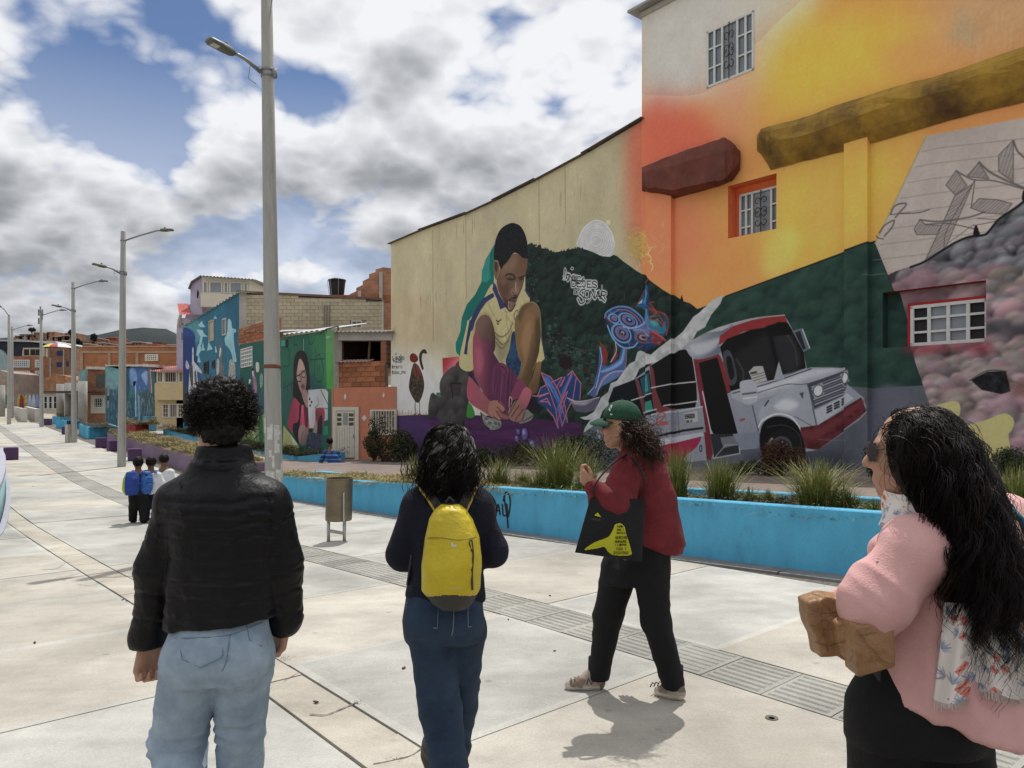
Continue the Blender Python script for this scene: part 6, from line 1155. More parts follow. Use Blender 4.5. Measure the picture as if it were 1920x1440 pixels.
# ---------------------------------------------------------------- lamp posts
M_POLE=mat('pole_concrete',(.34,.335,.31),.85,.14,2.2,.25,40,aniso=(4,4,.6),dirt=((.22,.21,.19),1.6,.56,.6));M_GALV=mat('galvanised_arm',(.22,.23,.24),.45,.15,8,spec=.5,metal=.4);M_LAMP=mat('lamp_housing',(.10,.105,.09),.5,.2,8);M_LENS=mat('lamp_lens',(.42,.40,.32),.25,.1,10);M_RUST=mat('rusty_band',(.16,.06,.035),.8,.3,20)
HP=8.0;AS=1.0                                # height of a post; scale of the nearest, taller one
def prad(z):return .138-.057*z/HP
def lamp_head(par,c,d,up):
    d=unit(d)*.74;s=unit(np.cross(d,(0,0,1)))*.8;n=unit(np.cross(s,d))*.85;c=np.asarray(c,float);mb=MB()
    mb.loft([[c+d*x+s*y*w+n*z*h for y,z in((-1,-.35),(-.9,-1),(.9,-1),(1,-.35),(.7,.9),(-.7,.9))]for x,w,h in((-.06,.05,.045),(0,.085,.055),(.2,.10,.06),(.26,.12,.045),(.46,.125,.04),(.52,.09,.025))])
    mb.lathe([(.03,0),(.03,.045),(.012,.055)],c+d*.14+n*.05,8)
    h=mb.build('lamp_head',M_LAMP,par,True);q=c+d*.36-n*.043
    MB().par(q-d*.075-s*.07,d*.15,s*.14,-n*.006).build('lens',M_LENS,h);return h
def make_pole(name,label,loc,lean=(0,0),upper=True,lower=True,extra=None):
    t=thing(name,label,'lamp post',loc,'street lamps along the plaza');L=np.asarray(loc,float);A_=lambda z:L+np.array([lean[0]*z,lean[1]*z,z]);at=(lambda z:A_(z*AS))if AS!=1 else A_
    MB().lathe([(prad(0),-.15),(prad(0),0),(prad(HP*.5),HP*.5),(prad(HP),HP),(.06,HP+.02)],L,16,tilt=lean).build('pole',M_POLE,t,True)
    cl=MB()
    for z in((6.56*AS,6.64*AS)if lower else())+((7.7*AS,)if upper else()):cl.lathe([(prad(z)+.002,z-.025),(prad(z)+.016,z-.02),(prad(z)+.016,z+.02),(prad(z)+.002,z+.025)],L,14,tilt=lean)
    if lower:cl.par(at(6.6)+(.1,-.09,-.1),(.06,0,0),(0,.05,0),(.0,0,.14));cl.tube([at(6.62)+(-.1,-.05,.05),at(6.66)+(-.25,-.06,.03),at(6.5)+(-.28,-.06,0),at(6.42)+(-.16,-.06,0)],.006,5)
    cl.build('clamp',M_GALV,t,True)['kind']='stuff'
    if lower:
        P=[at(6.6)+q for q in(np.array([-.08,-.08,-.02]),np.array([-.24,-.24,.09]),np.array([-.32,-.32,.12]),np.array([-.37,-.38,.125]))];MB().tube(P,[.032,.028,.026,.026],8).build('lamp_arm',M_GALV,t,True);lamp_head(t,P[-1]+(-.03,-.03,.01),np.array([-.62,-.78,.10]),1)
    if upper:
        P=[at(7.7)+q for q in(np.array([.07,0,0]),np.array([.5,.05,.17]),np.array([1.1,.1,.36]),np.array([1.22,.1,.37]))];MB().tube(P,.028,8).build('lamp_arm',M_GALV,t,True);lamp_head(t,P[-1]+(.04,0,.01),np.array([1,.1,.05]),1)
    if extra:extra(t,at)
    return t
b=gpt(515,1000);HP=8.6
def band(t,at):
    z=2.57;L=at(0);MB().lathe([(prad(z)+.001,z-.03),(prad(z)+.008,z-.025),(prad(z)+.008,z+.025),(prad(z)+.001,z+.03)],L,14,tilt=(-.015,0)).build('rusty_band',M_RUST,t,True)
    st_=MB();r=random.Random(2)
    for _ in range(16):
        z,a=r.uniform(.1,1.6),r.uniform(3.4,6.0);h,w=r.uniform(.05,.3),r.uniform(.1,.35);R_=prad(z)+.002
        st_.loft([[np.array([L[0]-.015*zz,L[1],L[2]+zz])+(R_*math.cos(a+da),R_*math.sin(a+da),0)for da in np.linspace(-w,w,5)]for zz in(z,z+h)],False,closed=False)
    st_.build('paper_remnants',mat('torn_paper',(.52,.51,.48),.95,.25,12),t)['kind']='stuff'
AS=1.075;make_pole('lamp_post','nearest lamp post, tall concrete, with a rusty band and torn paper at its foot',b,(-.015,0),extra=band)
HP=8.0;AS=1.0
DESC={228:'second lamp post, beside the purple planter and cubes',139:'third lamp post, with a meter box at its foot',78:'fourth lamp post, with small aerials on top',17:'slender lamp post at the far left, its lamp facing the viewer',22.6:'most distant lamp post at the far left, partly behind another'}
def meter(t,at):MB().box(at(.9)+(-.25,-.1,-.45),(.16,.22,.9)).build('meter_box',M_PLAS,t)
def aerial(t,at):
    mb=MB()
    for x,z in((-.12,7.9),(.12,7.6),(-.12,7.3),(.14,7.9),(0,8.1)):mb.box(at(z)+(x,-.08,0),(.07,.07,.42))
    mb.build('aerial',M_GALV,t);MB().tube([at(6.0)+(-.12,-.05,0),at(6.0)+(-.2,-.05,.3)],.03,5).build('bracket',M_GALV,t)
for x,yb,yt,lx in((228,875.5,434.7,.0073),(139,830.5,530,-.006),(78,801.5,584,-.004),(22.6,787,612,0)):
    Yp=HP*F/(yb-yt);p=px(x,yb,Yp);p[2]=gz(p[0],p[1]);make_pole('lamp_post',DESC[x],p,(lx,0),extra={139:meter,78:aerial}.get(x),lower=x>100)
p=px(17,796,54.6);p[2]=gz(p[0],p[1]);t=make_pole('lamp_post',DESC[17],p,(0,0),upper=False,lower=False)
MB().tube([p+(0,0,7.9),p+(.02,-.5,8.3),p+(.1,-1,8.45)],.03,6).build('lamp_arm',M_GALV,t,True);lamp_head(t,p+(.1,-1.05,8.46),np.array([.4,-1,.05]),1)
# ---------------------------------------------------------------- planters
def paintmat(n,c,d):return mat(n,c,.75,.12,1.6,.3,26,dirt=(d,2.2,.57,.55))
M_BLUE=mat('blue_planter_paint',(.085,.37,.57),.75,.12,1.6,.35,26,dirt=((.06,.23,.34),1.7,.55,.6),aniso=(2.2,2.2,.9));M_BLUET=mat('light_blue_edge_paint',(.16,.46,.60),.75,.12,3);M_PURP=paintmat('lilac_planter_paint',(.215,.145,.225),(.14,.10,.15));M_PURP2=mat('purple_paint',(.075,.035,.10),.7,.15,3,dirt=((.05,.025,.07),2,.55));M_REDPL=paintmat('red_planter_paint',(.30,.025,.025),(.18,.02,.02));M_SOIL=mat('planter_soil',(.05,.04,.028),.95,.4,5,.8,20)
def planter(name,label,pts,zt,depth,m,thick=.14,soil=-.10,mt=None,group=None,zb=None,ends=True):
    """raised bed: pts = foot line of its front face (world), zt = rim heights, depth towards the back"""
    P=[np.array(p,float)for p in pts];n=len(P);nr=[]
    for i in range(n):d=unit(P[min(i+1,n-1)][:2]-P[max(i-1,0)][:2]);nr.append(np.array([-d[1],d[0],0]))
    t=thing(name,label,'planter',P[0],group)
    def wallring(off0,off1):
        return[[np.array([*(P[i]+nr[i]*off0)[:2],P[i][2]-.15]),np.array([*(P[i]+nr[i]*off0)[:2],zt[i]-.012]),np.array([*(P[i]+nr[i]*(off0+.012))[:2],zt[i]]),np.array([*(P[i]+nr[i]*(off1-.012))[:2],zt[i]]),np.array([*(P[i]+nr[i]*off1)[:2],zt[i]-.012]),np.array([*(P[i]+nr[i]*off1)[:2],P[i][2]-.15])]for i in range(n)]
    MB().loft(wallring(0,thick)).build('front_wall',m,t);MB().loft(wallring(depth-thick,depth)).build('back_wall',m,t)
    if ends:
        for i,d in((0,1),(n-1,-1)):
            k=unit(P[1]-P[0])if i==0 else unit(P[-1]-P[-2]);a=P[i]+nr[i]*thick;b=P[i]+nr[i]*(depth-thick);q=[np.array([a[0],a[1],a[2]-.15]),np.array([b[0],b[1],b[2]-.15]),np.array([b[0],b[1],zt[i]-.004]),np.array([a[0],a[1],zt[i]-.004])];MB().prism(q,k*thick*d*np.array([1,1,0])).build('end_wall',m,t)
    v,f=[],[]
    for i in range(n):
        for o in(thick*.9,depth-thick*.9):q=P[i]+nr[i]*o;v.append((q[0],q[1],zt[i]+soil))
    f=[(2*i,2*i+2,2*i+3,2*i+1)for i in range(n-1)];o=raw('soil',v,f,M_SOIL,t)
    return t,P,nr
# the long blue bed: foot and rim traced where they stand
keys=[(505,931,890),(547,936,893.5),(608,946,897.5),(744,967.5,906),(940,993.5,913.5),(1100,1017,924),(1269,1041,934.5),(1480,1067,949),(1683,1092,963)]
fp_,rim=[],[]
for x,yb,yt in keys:p=gpt(x,yb);fp_.append(p);rim.append((HY-yt)/F*p[1])
d=unit(fp_[-1]-fp_[-2])
for k in(2.0,5.0):p=fp_[-1]if k<3 else fp_[-1];q=fp_[8]+d*k;fp_.append(q);rim.append(rim[8]+.012*k)
lp,LPP,LPN=planter('blue_planter','long bright blue planter wall with graffiti, running along the mural walkway',fp_,rim,1.45,M_BLUE,.16)
# graffiti on its face
g=MB();fpl=lambda x,y:None
def onface(x,y):
    for i in range(len(LPP)-1):
        a,b=LPP[i],LPP[i+1];dd=(b-a)[:2];al=(x-HX)/F;u=(al*a[1]-a[0])/(dd[0]-al*dd[1])
        if 0<=u<=1:q=a[:2]+dd*u;return np.array([q[0],q[1],(HY-y)/F*q[1]])-LPN[i]*.004
M_TAG=mat('black_spray_paint',(.02,.022,.03),.8,.3,20)
for pts in("914,985 918,950 916,925 928,940 930,960 915,975","930,968 934,945 938,966","931,958 938,957","942,945 944,966 952,962 950,944","945,930 952,970 957,944 954,926 948,924 944,940","951,965 953,990"):
    P=spline(T(ZI,pts),5,False);w=.02;n=len(P);k=len(g.v)
    for i in range(n):
        dv=P[min(i+1,n-1)]-P[max(i-1,0)];dv=np.array([-dv[1],dv[0]])/max(np.hypot(*dv),1e-6)*1.5
        for sg in(-1,1):g.v.append(tuple(onface(*(P[i]+sg*dv))))
    for i in range(n-1):g.f.append((k+2*i,k+2*i+2,k+2*i+3,k+2*i+1));g.m.append(0)
g.build('graffiti',M_TAG,lp)
# dark stone border along its foot
bd=thing('stone_border','dark stone border laid along the foot of the blue planter','border',LPP[0])
for i in range(len(LPP)-1):
    L=np.linalg.norm((LPP[i+1]-LPP[i])[:2]);k=max(1,int(L/.8))
    for j in range(k):
        a=LPP[i]+(LPP[i+1]-LPP[i])*j/k;b=LPP[i]+(LPP[i+1]-LPP[i])*(j+1)/k;e=unit(b-a)*.004
        MB().prism([a+e+Z*.006,b-e+Z*.006,b-e-LPN[i]*.26+Z*.006,a+e-LPN[i]*.26+Z*.006],(0,0,-.08)).build('border_stone',M_CURB,bd)
def gpl(q,dy):return[gpt(x,y)for x,y in q]
def pl(name,label,q,h,depth,m,**k):
    P=[gpt(x,y)for x,y in q];return planter(name,label,P,[p[2]+hh for p,hh in zip(P,h if hasattr(h,'__len__')else[h]*len(P))],depth,m,**k)
PUR=pl('lilac_planter','long lilac planter overflowing with dry grass behind the second lamp post',[(201,832),(245,845),(322,873),(420,905)],.52,1.5,M_PURP,thick=.14)
def wpt(x,y,s=None):                            # sight line met with the walkway
    Y=1.6*F/(y-HY)
    for _ in range(30):X=(x-HX)/F*Y;Y=.5*Y+.5*(-wz(st(X,Y)[0])*F/(y-HY))
    X=(x-HX)/F*Y;return np.array([X,Y,wz(st(X,Y)[0])])
def plw(name,label,P,h,depth,m,**k):return planter(name,label,P,[p[2]+h for p in P],depth,m,**k)
a_,b_,c_=px(556,0,29.3),px(470,0,34.0),px(306,0,46.5)
P=[np.array([p[0],p[1],gz(p[0],p[1])+.0])for p in(c_,b_,a_)]
BL1=planter('blue_planter','blue planter under the green mural, beside the crouching worker',P,[(HY-805)/F*46.5,(HY-843)/F*34,(HY-856)/F*29.3],1.3,M_BLUE)
a2,b2=px(556,0,29.3),px(603,0,28.0);P=[np.array([p[0]+.02,p[1],gz(p[0],p[1])])for p in(a2,b2)]
BL2=planter('blue_planter','short blue planter section that the worker leans over',P,[(HY-856)/F*29.3,(HY-851)/F*28.0],1.0,M_BLUE)
SM=[pl('blue_planter','square blue planter by the third lamp post',[(148,814),(166,823),(199,821)],.62,1.6,M_BLUE),pl('blue_planter','small blue box planter at the foot of the pavilion columns, farther one',[(98,794),(113,795)],.55,1.0,M_BLUE),pl('blue_planter','small painted box planter at the foot of the pavilion columns, nearer one',[(115,802),(125,805),(136,803)],.55,1.0,M_BLUE)]
RP=pl('red_planter','red planter below the teal mural, filled with grass',[(226,812),(254,816),(279,813)],.62,1.6,M_REDPL)
BWP=pl('blue_planter','pale blue planter at the end of the teal mural',[(268,806),(276,807)],.9,.6,paintmat('teal_planter_paint',(.07,.2,.29),(.05,.13,.2)))
GK=thing('garden_kerb','low mauve kerb holding the shrub bed in front of the orange house','kerb',px(690,872,27));MB().prism([px(668,876,27.2),px(800,880,25.5),px(800,869,25.5),px(668,867,27.2)],(.1,.12,0)).build('kerb',mat('mauve_kerb',(.30,.2,.2),.9,.15,2),GK)
# curved planter at the left edge with a white rim
cv=thing('curved_planter','curved teal planter wall with a pale lilac rim at the left edge','planter',gpt(8,960));M_TEALW=mat('streaked_teal_wall',(.20,.38,.42),.8,.2,2,.2,20,aniso=(5,5,.7),dirt=((.40,.47,.44),1.4,.5,.6));M_RIM=mat('pale_lilac_rim',(.33,.34,.40),.8,.1,2)
foot=[gpt(-270,1230),gpt(-130,1100),gpt(-40,1025),gpt(-8,1000),gpt(6,960),gpt(10,925),gpt(6,893),gpt(-16,872),gpt(-66,862)];foot=spline(np.array(foot),4,False)
top=np.array([(HY-905)/F*p[1]if 0 else p[2]+np.interp(i,[0,12,20,26,32],[.66,.70,.72,.74,.76])for i,p in enumerate(foot)]);rings,rim_,kb=[],[],[]
for i,p in enumerate(foot):
    d=unit(foot[min(i+1,len(foot)-1)]-foot[max(i-1,0)]);n=np.array([-d[1],d[0],0]);pz=lambda o,z:np.array([p[0]+n[0]*o,p[1]+n[1]*o,z])
    rings.append([pz(0,p[2]-.1),pz(0,top[i]-.10),pz(.16,top[i]-.10),pz(.16,p[2]-.1)]);rim_.append([pz(-.012,top[i]-.10),pz(-.012,top[i]-.01),pz(-.004,top[i]),pz(.20,top[i]),pz(.21,top[i]-.10)]);kb.append([pz(-.10,p[2]-.1),pz(-.10,p[2]+.03),pz(-.012,p[2]+.035),pz(-.012,p[2]-.1)])
MB().loft(rings).build('wall',M_TEALW,cv,True);MB().loft(rim_).build('rim',M_RIM,cv);MB().loft(kb).build('kerb',M_RIM,cv)
# purple cube seats
def cube(mb,c,s,rz):
    rings=[]
    for z,k in((0,.96),(.03,1),(s-.03,1),(s,.94)):
        h=s/2*k;e=.035;rings.append([np.array([c[0]+math.cos(rz)*a-math.sin(rz)*b,c[1]+math.sin(rz)*a+math.cos(rz)*b,c[2]+z])for a,b in((-h+e,-h),(h-e,-h),(h,-h+e),(h,h-e),(h-e,h),(-h+e,h),(-h,h-e),(-h,-h+e))])
    return mb.loft(rings)
CUBES=[(246,865,'purple cube seat just right of the second lamp post'),(207.5,846,'purple cube seat left of the second lamp post, nearer of the pair'),(184,840,'purple cube seat left of the second lamp post, farther of the pair'),(12,863,'purple cube seat by the curved planter at the left edge'),(121,815,'purple cube seat left of the third lamp post'),(85.5,797,'purple cube seat beside the fourth lamp post')]
c0=None
for x,y,lab in CUBES:
    p=gpt(x,y);p[1]+=.25
    if c0 is None:c0=thing('cube_seat',lab,'seat',p,'purple cube seats');cube(MB(),p,.46,.5).build('block',M_PURP2,c0)
    else:dup(c0,(p[0],p[1],gz(p[0],p[1])),lab,rz=random.uniform(-.3,.3))
# litter bin: perforated steel drum pivoted on two posts
M_STEEL=mat('stained_steel',(.22,.18,.125),.38,.2,3,spec=.6,metal=.75,dirt=((.17,.085,.04),2.6,.50,.8));M_STEEL2=mat('brushed_steel_post',(.42,.42,.41),.4,.1,8,metal=.6)
bp0=gpt(634,1015);bn=thing('litter_bin','round perforated steel litter bin stained with rust, on two posts','litter bin',bp0);R0,Zb,Zt=.185,.30,.90;tl=(.03,-.03)
c=bp0+Z*0;mb=MB();mb.lathe([(.02,Zb),(R0*.97,Zb),(R0,Zb+.015),(R0,Zt-.02),(R0+.008,Zt-.015),(R0+.008,Zt),(R0-.006,Zt),(R0-.006,Zb+.02),(.02,Zb+.02)],c,64,tilt=tl);mb.build('drum',M_STEEL,bn)
mb=MB()
for j in range(24):
    z=Zb+.07+j*.0185
    for k in range(46):
        a=6.2832*(k+.5*(j%2))/46
        if math.sin(a)>.35:continue
        ca,sa=math.cos(a),math.sin(a);q=c+np.array([(R0+.0012)*ca+tl[0]*z,(R0+.0012)*sa+tl[1]*z,z]);s_=np.array([-sa,ca,0])*.0045;mb.add([q-s_,q-Z*.0045,q+s_,q+Z*.0045],[(0,1,2,3)])
o=mb.build('perforation',mat('bin_hole',(.02,.017,.014),.8),bn);o['kind']='stuff'
for x in(-.125,.10):MB().tube([c+(x,-.05,-.02),c+(x,-.05,Zb+.05)],.024,10).build('post',M_STEEL2,bn,True)
MB().tube([c+(.12,-.185,Zb-.02),c+(.125,-.2,Zb+.05),c+(.125,-.2,Zt-.22),c+(.125,-.195,Zt-.19)],.022,8,flat=.6).build('bracket',M_STEEL2,bn,True);MB().tube([c+(-.125,-.05,.16),c+(.10,-.05,.12)],.022,8).build('crossbar',M_STEEL2,bn,True)
# ---------------------------------------------------------------- planting
RS=np.random.RandomState(21)
M_GRA=mat('grass_green',(.085,.13,.024),.6,.35,9,c2=(.18,.225,.05));M_GRY=mat('grass_yellow_tips',(.22,.21,.05),.65,.3,9,c2=(.33,.29,.10));M_DRY=mat('dry_groundcover',(.20,.165,.05),.85,.4,3,c2=(.36,.29,.12),dirt=((.09,.10,.025),2.2,.55));M_SHR=mat('dark_shrub_leaf',(.022,.034,.012),.6,.4,6,c2=(.05,.065,.024));M_SHR2=mat('brown_green_leaf',(.05,.048,.018),.7,.4,5,c2=(.10,.085,.035));M_REDSH=mat('russet_leaf',(.07,.028,.018),.8,.4,5,c2=(.12,.06,.035));M_WHF=mat('small_white_flower',(.6,.6,.56),.7,.1,5);M_ORF=mat('small_orange_flower',(.5,.2,.03),.7,.2,5);M_REDF=mat('small_red_flower',(.35,.04,.04),.7,.2,5);M_TWIG=mat('twig',(.09,.06,.035),.9,.3,20)
def blades(base,h,spread,w,bend=1.0,seg=4,az=None):
    """arching grass blades as tapering ribbons: base (n,3), heights (n), outward lean (n)"""
    n=len(base);az=RS.uniform(0,6.2832,n)if az is None else az;o=np.stack([np.cos(az),np.sin(az),np.zeros(n)],1);s=np.stack([-o[:,1],o[:,0],np.zeros(n)],1)
    V=np.zeros((n,seg+1,2,3),np.float32)
    for k in range(seg+1):
        t=k/seg;p=base+o*(spread*(t+bend*t**2.2))[:,None];p[:,2]+=h*(t-.42*bend*np.minimum(spread/np.maximum(h,1e-3),2.2)*t**2.6)
        ww=(w*(1-t)**.7+.0006)[:,None];V[:,k,0]=p-s*ww;V[:,k,1]=p+s*ww
    b=(np.arange(n)*(seg+1)*2)[:,None,None];k=(np.arange(seg)*2)[None,:,None];f=(b+k+np.array([0,1,3,2])[None,None]).reshape(-1,4);return V.reshape(-1,3),f
def leaves(P,size,up=.3):
    """leaf faces (rhombs folded on the midrib are overkill at this size) at points P"""
    n=len(P);d=RS.normal(size=(n,3));d[:,2]+=up;d/=np.linalg.norm(d,axis=1,keepdims=True);e=np.cross(d,RS.normal(size=(n,3)));e/=np.linalg.norm(e,axis=1,keepdims=True);s=(size*RS.uniform(.6,1.3,n))[:,None]
    V=np.stack([P-d*s,P+e*s*.42,P+d*s,P-e*s*.42],1).reshape(-1,3);return V,np.arange(4*n).reshape(-1,4)
def clump(x,y,wpx_,hpx,label,n=260,pl_=None,Y=None,ymix=.35):
    """one ornamental grass: foot at the photo point, size in photo pixels"""
    p=px(x,y,Y);k=Y/F;R=wpx_*.66*k;H=hpx*.92*k;n=int(n*1.6);t=tag(bpy.data.objects.new('grass_clump',None),label,'ornamental grass','grass clumps in the blue planter');SC.collection.objects.link(t);t.location=p;t['_w']=tuple(p)
    for nm,m,fr in(('green_blades',M_GRA,1-ymix),('yellow_blades',M_GRY,ymix)):
        q=int(n*fr);b=p+np.stack([RS.normal(0,.12*R,q),RS.normal(0,.12*R,q),RS.uniform(-.03,.01,q)],1);h=H*RS.uniform(.35,1.12,q);sp_=R*RS.uniform(.05,.72,q)*np.sqrt(RS.uniform(.1,1,q))*1.25
        v,f=blades(b,h,sp_,np.full(q,.0045)*RS.uniform(.7,1.5,q),RS.uniform(.35,.85));raw(nm,v,f,m,t)['kind']='stuff'
    return t
def planterY(x,off):                             # depth of a line running behind the long planter's front
    for i in range(len(LPP)-1):
        a,b=(LPP[i]+LPN[i]*off),(LPP[i+1]+LPN[i+1]*off);dd=(b-a)[:2];al=(x-HX)/F;u=(al*a[1]-a[0])/(dd[0]-al*dd[1])
        if-.02<=u<=1.02:q=a+(b-a)*u;return q[1],rim[i]+(rim[i+1]-rim[i])*u
    return 6.,-1.
def pc(x,w,h,lab,off=.7,**k):
    Y,zr=planterY(x,off);return clump(x,HY-(zr-.10)/Y*F,w,h,lab,Y=Y,**k)
pc(782,70,62,'bushy light green grass at the left of the clumps, behind the yellow backpack wearer',off=.9,n=200);pc(868,70,46,'thin grass tuft half hidden behind the curly head',n=140);pc(935,92,72,'grass clump just right of the curly haired head');pc(1010,70,60,'low grass clump left of the tall pair, by the red jacket',n=180)
pc(1050,135,112,'tall loose grass clump left of the red jacket',off=.8,n=420,ymix=.45);pc(1100,80,90,'upright grass clump touching the red jacket on its left',n=220);pc(1272,80,108,'tall grass clump touching the red jacket on its right',n=260);pc(1352,118,92,'rounded grass clump between the red jacket and the big one',n=380);pc(1405,50,40,'small grass tuft between the two round clumps',n=110,ymix=.6);pc(1535,158,108,'large arching grass clump left of the pink shirt',n=560,off=.62,ymix=.5);pc(1640,40,34,'tiny grass tuft beside the pale neck scarf',n=80)
pc(1905,130,118,'grass clump at the right edge behind the pink shoulder',n=420,off=.75,ymix=.5)
for x,w_,h_,lab in((1170,60,46,'low grass tuft hidden behind the burgundy fleece'),(1225,70,54,'grass clump between the burgundy fleece and the tall clump'),(1440,46,34,'thin tuft left of the large arching clump'),(1588,60,50,'short clump at the right side of the large arching clump'),(1700,90,70,'grass clump hidden behind the pale scarf'),(980,50,44,'short tuft before the tall loose clump')):pc(x,w_,h_,lab,n=170,off=.8)
# dry ground cover in the left half of the long planter, spilling over its rim; sparse low green farther right
def cover(name,P,nr,zt,depth,n,m,hh,par=None,t0=0.,t1=1.,spill=.5,w=.006,overh=.0):
    L=np.array([np.linalg.norm((P[i+1]-P[i])[:2])for i in range(len(P)-1)]);cs=np.r_[0,np.cumsum(L)];s=RS.uniform(t0,t1,n)*cs[-1];i=np.clip(np.searchsorted(cs,s)-1,0,len(L)-1);u=((s-cs[i])/L[i])[:,None];A=np.array(P);NR=np.array(nr);zt=np.array(zt)
    off=RS.uniform(-.02,depth,n)[:,None];b=A[i]*(1-u)+A[i+1]*u+NR[i]*off;hump=.55+.45*np.sin(s*2.1+off[:,0]*3)*np.sin(s*.83+1);b[:,2]=(zt[i]*(1-u[:,0])+zt[i+1]*u[:,0])-.07+RS.uniform(0,1,n)*hh*hump+.05*hump
    az=np.where(RS.rand(n)<spill,np.arctan2(-NR[i][:,1],-NR[i][:,0])+RS.normal(0,.7,n),RS.uniform(0,6.28,n))
    v,f=blades(b,RS.uniform(.03,.12,n),RS.uniform(.05,.17,n),np.full(n,w),1.3,3,az);o=raw(name,v,f,m,None);o['kind']='stuff';return o
cover('dry_groundcover',LPP,LPN,rim,1.4,9000,M_DRY,.10,None,0,.42);cover('green_groundcover',LPP,LPN,rim,1.4,1500,M_GRA,.03,None,0,.5,spill=.2)
cover('sparse_groundcover',LPP,LPN,[z-.05 for z in rim],1.25,2600,M_SHR2,.03,None,.4,1,spill=.1);cover('sparse_groundcover',LPP,LPN,[z-.05 for z in rim],1.25,900,M_GRA,.04,None,.4,1,spill=.1)
weeds={}
for i_ in range(26):
    x_=RS.uniform(880,1700);Yw,zr_=planterY(x_,RS.uniform(.35,1.2));p_=px(x_,HY,Yw);p_[2]=zr_-.09;n_=90;weeds.setdefault(i_%3,[]).append(p_+np.stack([RS.normal(0,.10,n_),RS.normal(0,.08,n_),RS.uniform(0,.10,n_)],1))
for k_,q_ in weeds.items():v_,f_=leaves(np.vstack(q_),.026);o_=raw('low_weeds',v_,f_,(M_SHR2,M_GRA,M_SHR)[k_],None,False);o_['kind']='stuff'
PU,PUP,PUN=PUR;purz=[p[2]+.52 for p in PUP]
cover('dry_grass',PUP,PUN,purz,1.5,16000,M_DRY,.28,None,0,1,spill=.6,w=.010);cover('dry_grass',PUP,PUN,purz,1.5,4000,M_SHR2,.2,None,0,1,w=.010)
for(t,P,nr),n in((BL1,9000),(BL2,500)):
    zt=[(HY-805)/F*46.5,(HY-843)/F*34,(HY-856)/F*29.3]if len(P)==3 else[(HY-856)/F*29.3,(HY-851)/F*28.0];cover('dark_foliage',P,nr,zt,1.3,n,M_SHR2,.35,None,0,1,w=.016);cover('dark_foliage',P,nr,zt,1.3,n//2,M_GRA,.35,None,0,1,w=.014)
t,P,nr=SM[0];cover('dry_twigs',P,nr,[p[2]+.62 for p in P],1.5,1500,M_SHR2,.3,None,w=.012);t,P,nr=RP;cover('dry_grass',P,nr,[p[2]+.62 for p in P],1.5,3500,M_DRY,.4,None,w=.014)
for(t,P,nr)in SM[1:]:cover('dark_foliage',P,nr,[p[2]+.55 for p in P],.9,500,M_SHR,.3,None,w=.014)
def shrub(label,x,yb,w,h,Y,m,n=2600,fl=None,nf=60,leaf=.028,lobes=9,name='shrub'):
    w*=1.12;n=int(n*1.6);p=px(x,yb,Y);k=Y/F;W,H=w/2*k,h*k;t=thing(name,label,'shrub',p);r=RS;P=[]
    C_=[(r.uniform(-.75,.75)*W,r.uniform(-.5,.5)*min(W,.6),r.uniform(.3,.78)*H,r.uniform(.28,.5))for _ in range(lobes)]
    for cx,cy,cz,q in C_:
        d=r.normal(size=(n//lobes,3));d/=np.linalg.norm(d,axis=1,keepdims=True);d*=(r.uniform(.15,1,(n//lobes,1))**.45);P.append(p+np.array([cx,cy,cz])+d*np.array([q*W,q*min(W,.9),q*H*.9]))
    P=np.vstack(P);P=P[P[:,2]>p[2]-.02];v,f=leaves(P,leaf);raw('foliage',v,f,m,t,False)['kind']='stuff'
    st_=MB()
    for cx,cy,cz,q in C_:st_.tube([p+(0,0,-.05),p+np.array([cx*.5,cy*.5,cz*.55]),p+np.array([cx,cy,cz+H*.15])],[.014,.009,.004],5)
    st_.build('stems',M_TWIG,t)
    if fl is not None:q=P[r.choice(len(P),nf)]+r.normal(0,.02,(nf,3));v,f=leaves(q,.016 if Y<20 else .03);o=raw('flowers',v,f,fl,t,False);o['kind']='stuff'
    return t
shrub('dense dark garden shrub in front of the orange house window',722,869,92,62,26.6,M_SHR2,3600,M_REDF,50,.045);shrub('tall flowering shrub by the barred window of the orange house',700,868,40,84,26.8,M_SHR,1500,M_ORF,26,.045);shrub('dark shrub at the left end of the cream mural',762,872,46,48,25.6,M_SHR,1500,None,0,.045)
shrub('low dark hedge under the painted marbles',935,884,120,54,20.6,M_SHR,3800,None,0,.035);shrub('dark bush between the hedge and the white flowered bush',1010,886,70,46,19,M_SHR2,1800,None,0,.033)
shrub('wide dark bush sprinkled with tiny white flowers',1098,888,125,74,17.6,M_SHR,4600,M_WHF,130,.03);shrub('low tuft of white flowers at the foot of the painted bus door',1385,890,40,24,14.4,M_SHR2,700,M_WHF,26,.022);shrub('reddish brown shrub in front of the painted bus wheel',1466,892,78,66,13.9,M_REDSH,2600,None,0,.024);shrub('dark green bush under the wheel arch of the painted bus',1440,893,70,44,14.0,M_SHR,1300,None,0,.024)
shrub('dark bush by the wall just left of the sunglasses',1650,905,60,66,11.8,M_SHR,1700,None,0,.02);shrub('dark leafy bush at the right edge below the cream painted fingers',1905,905,110,66,10.2,M_SHR,2600,None,0,.018)
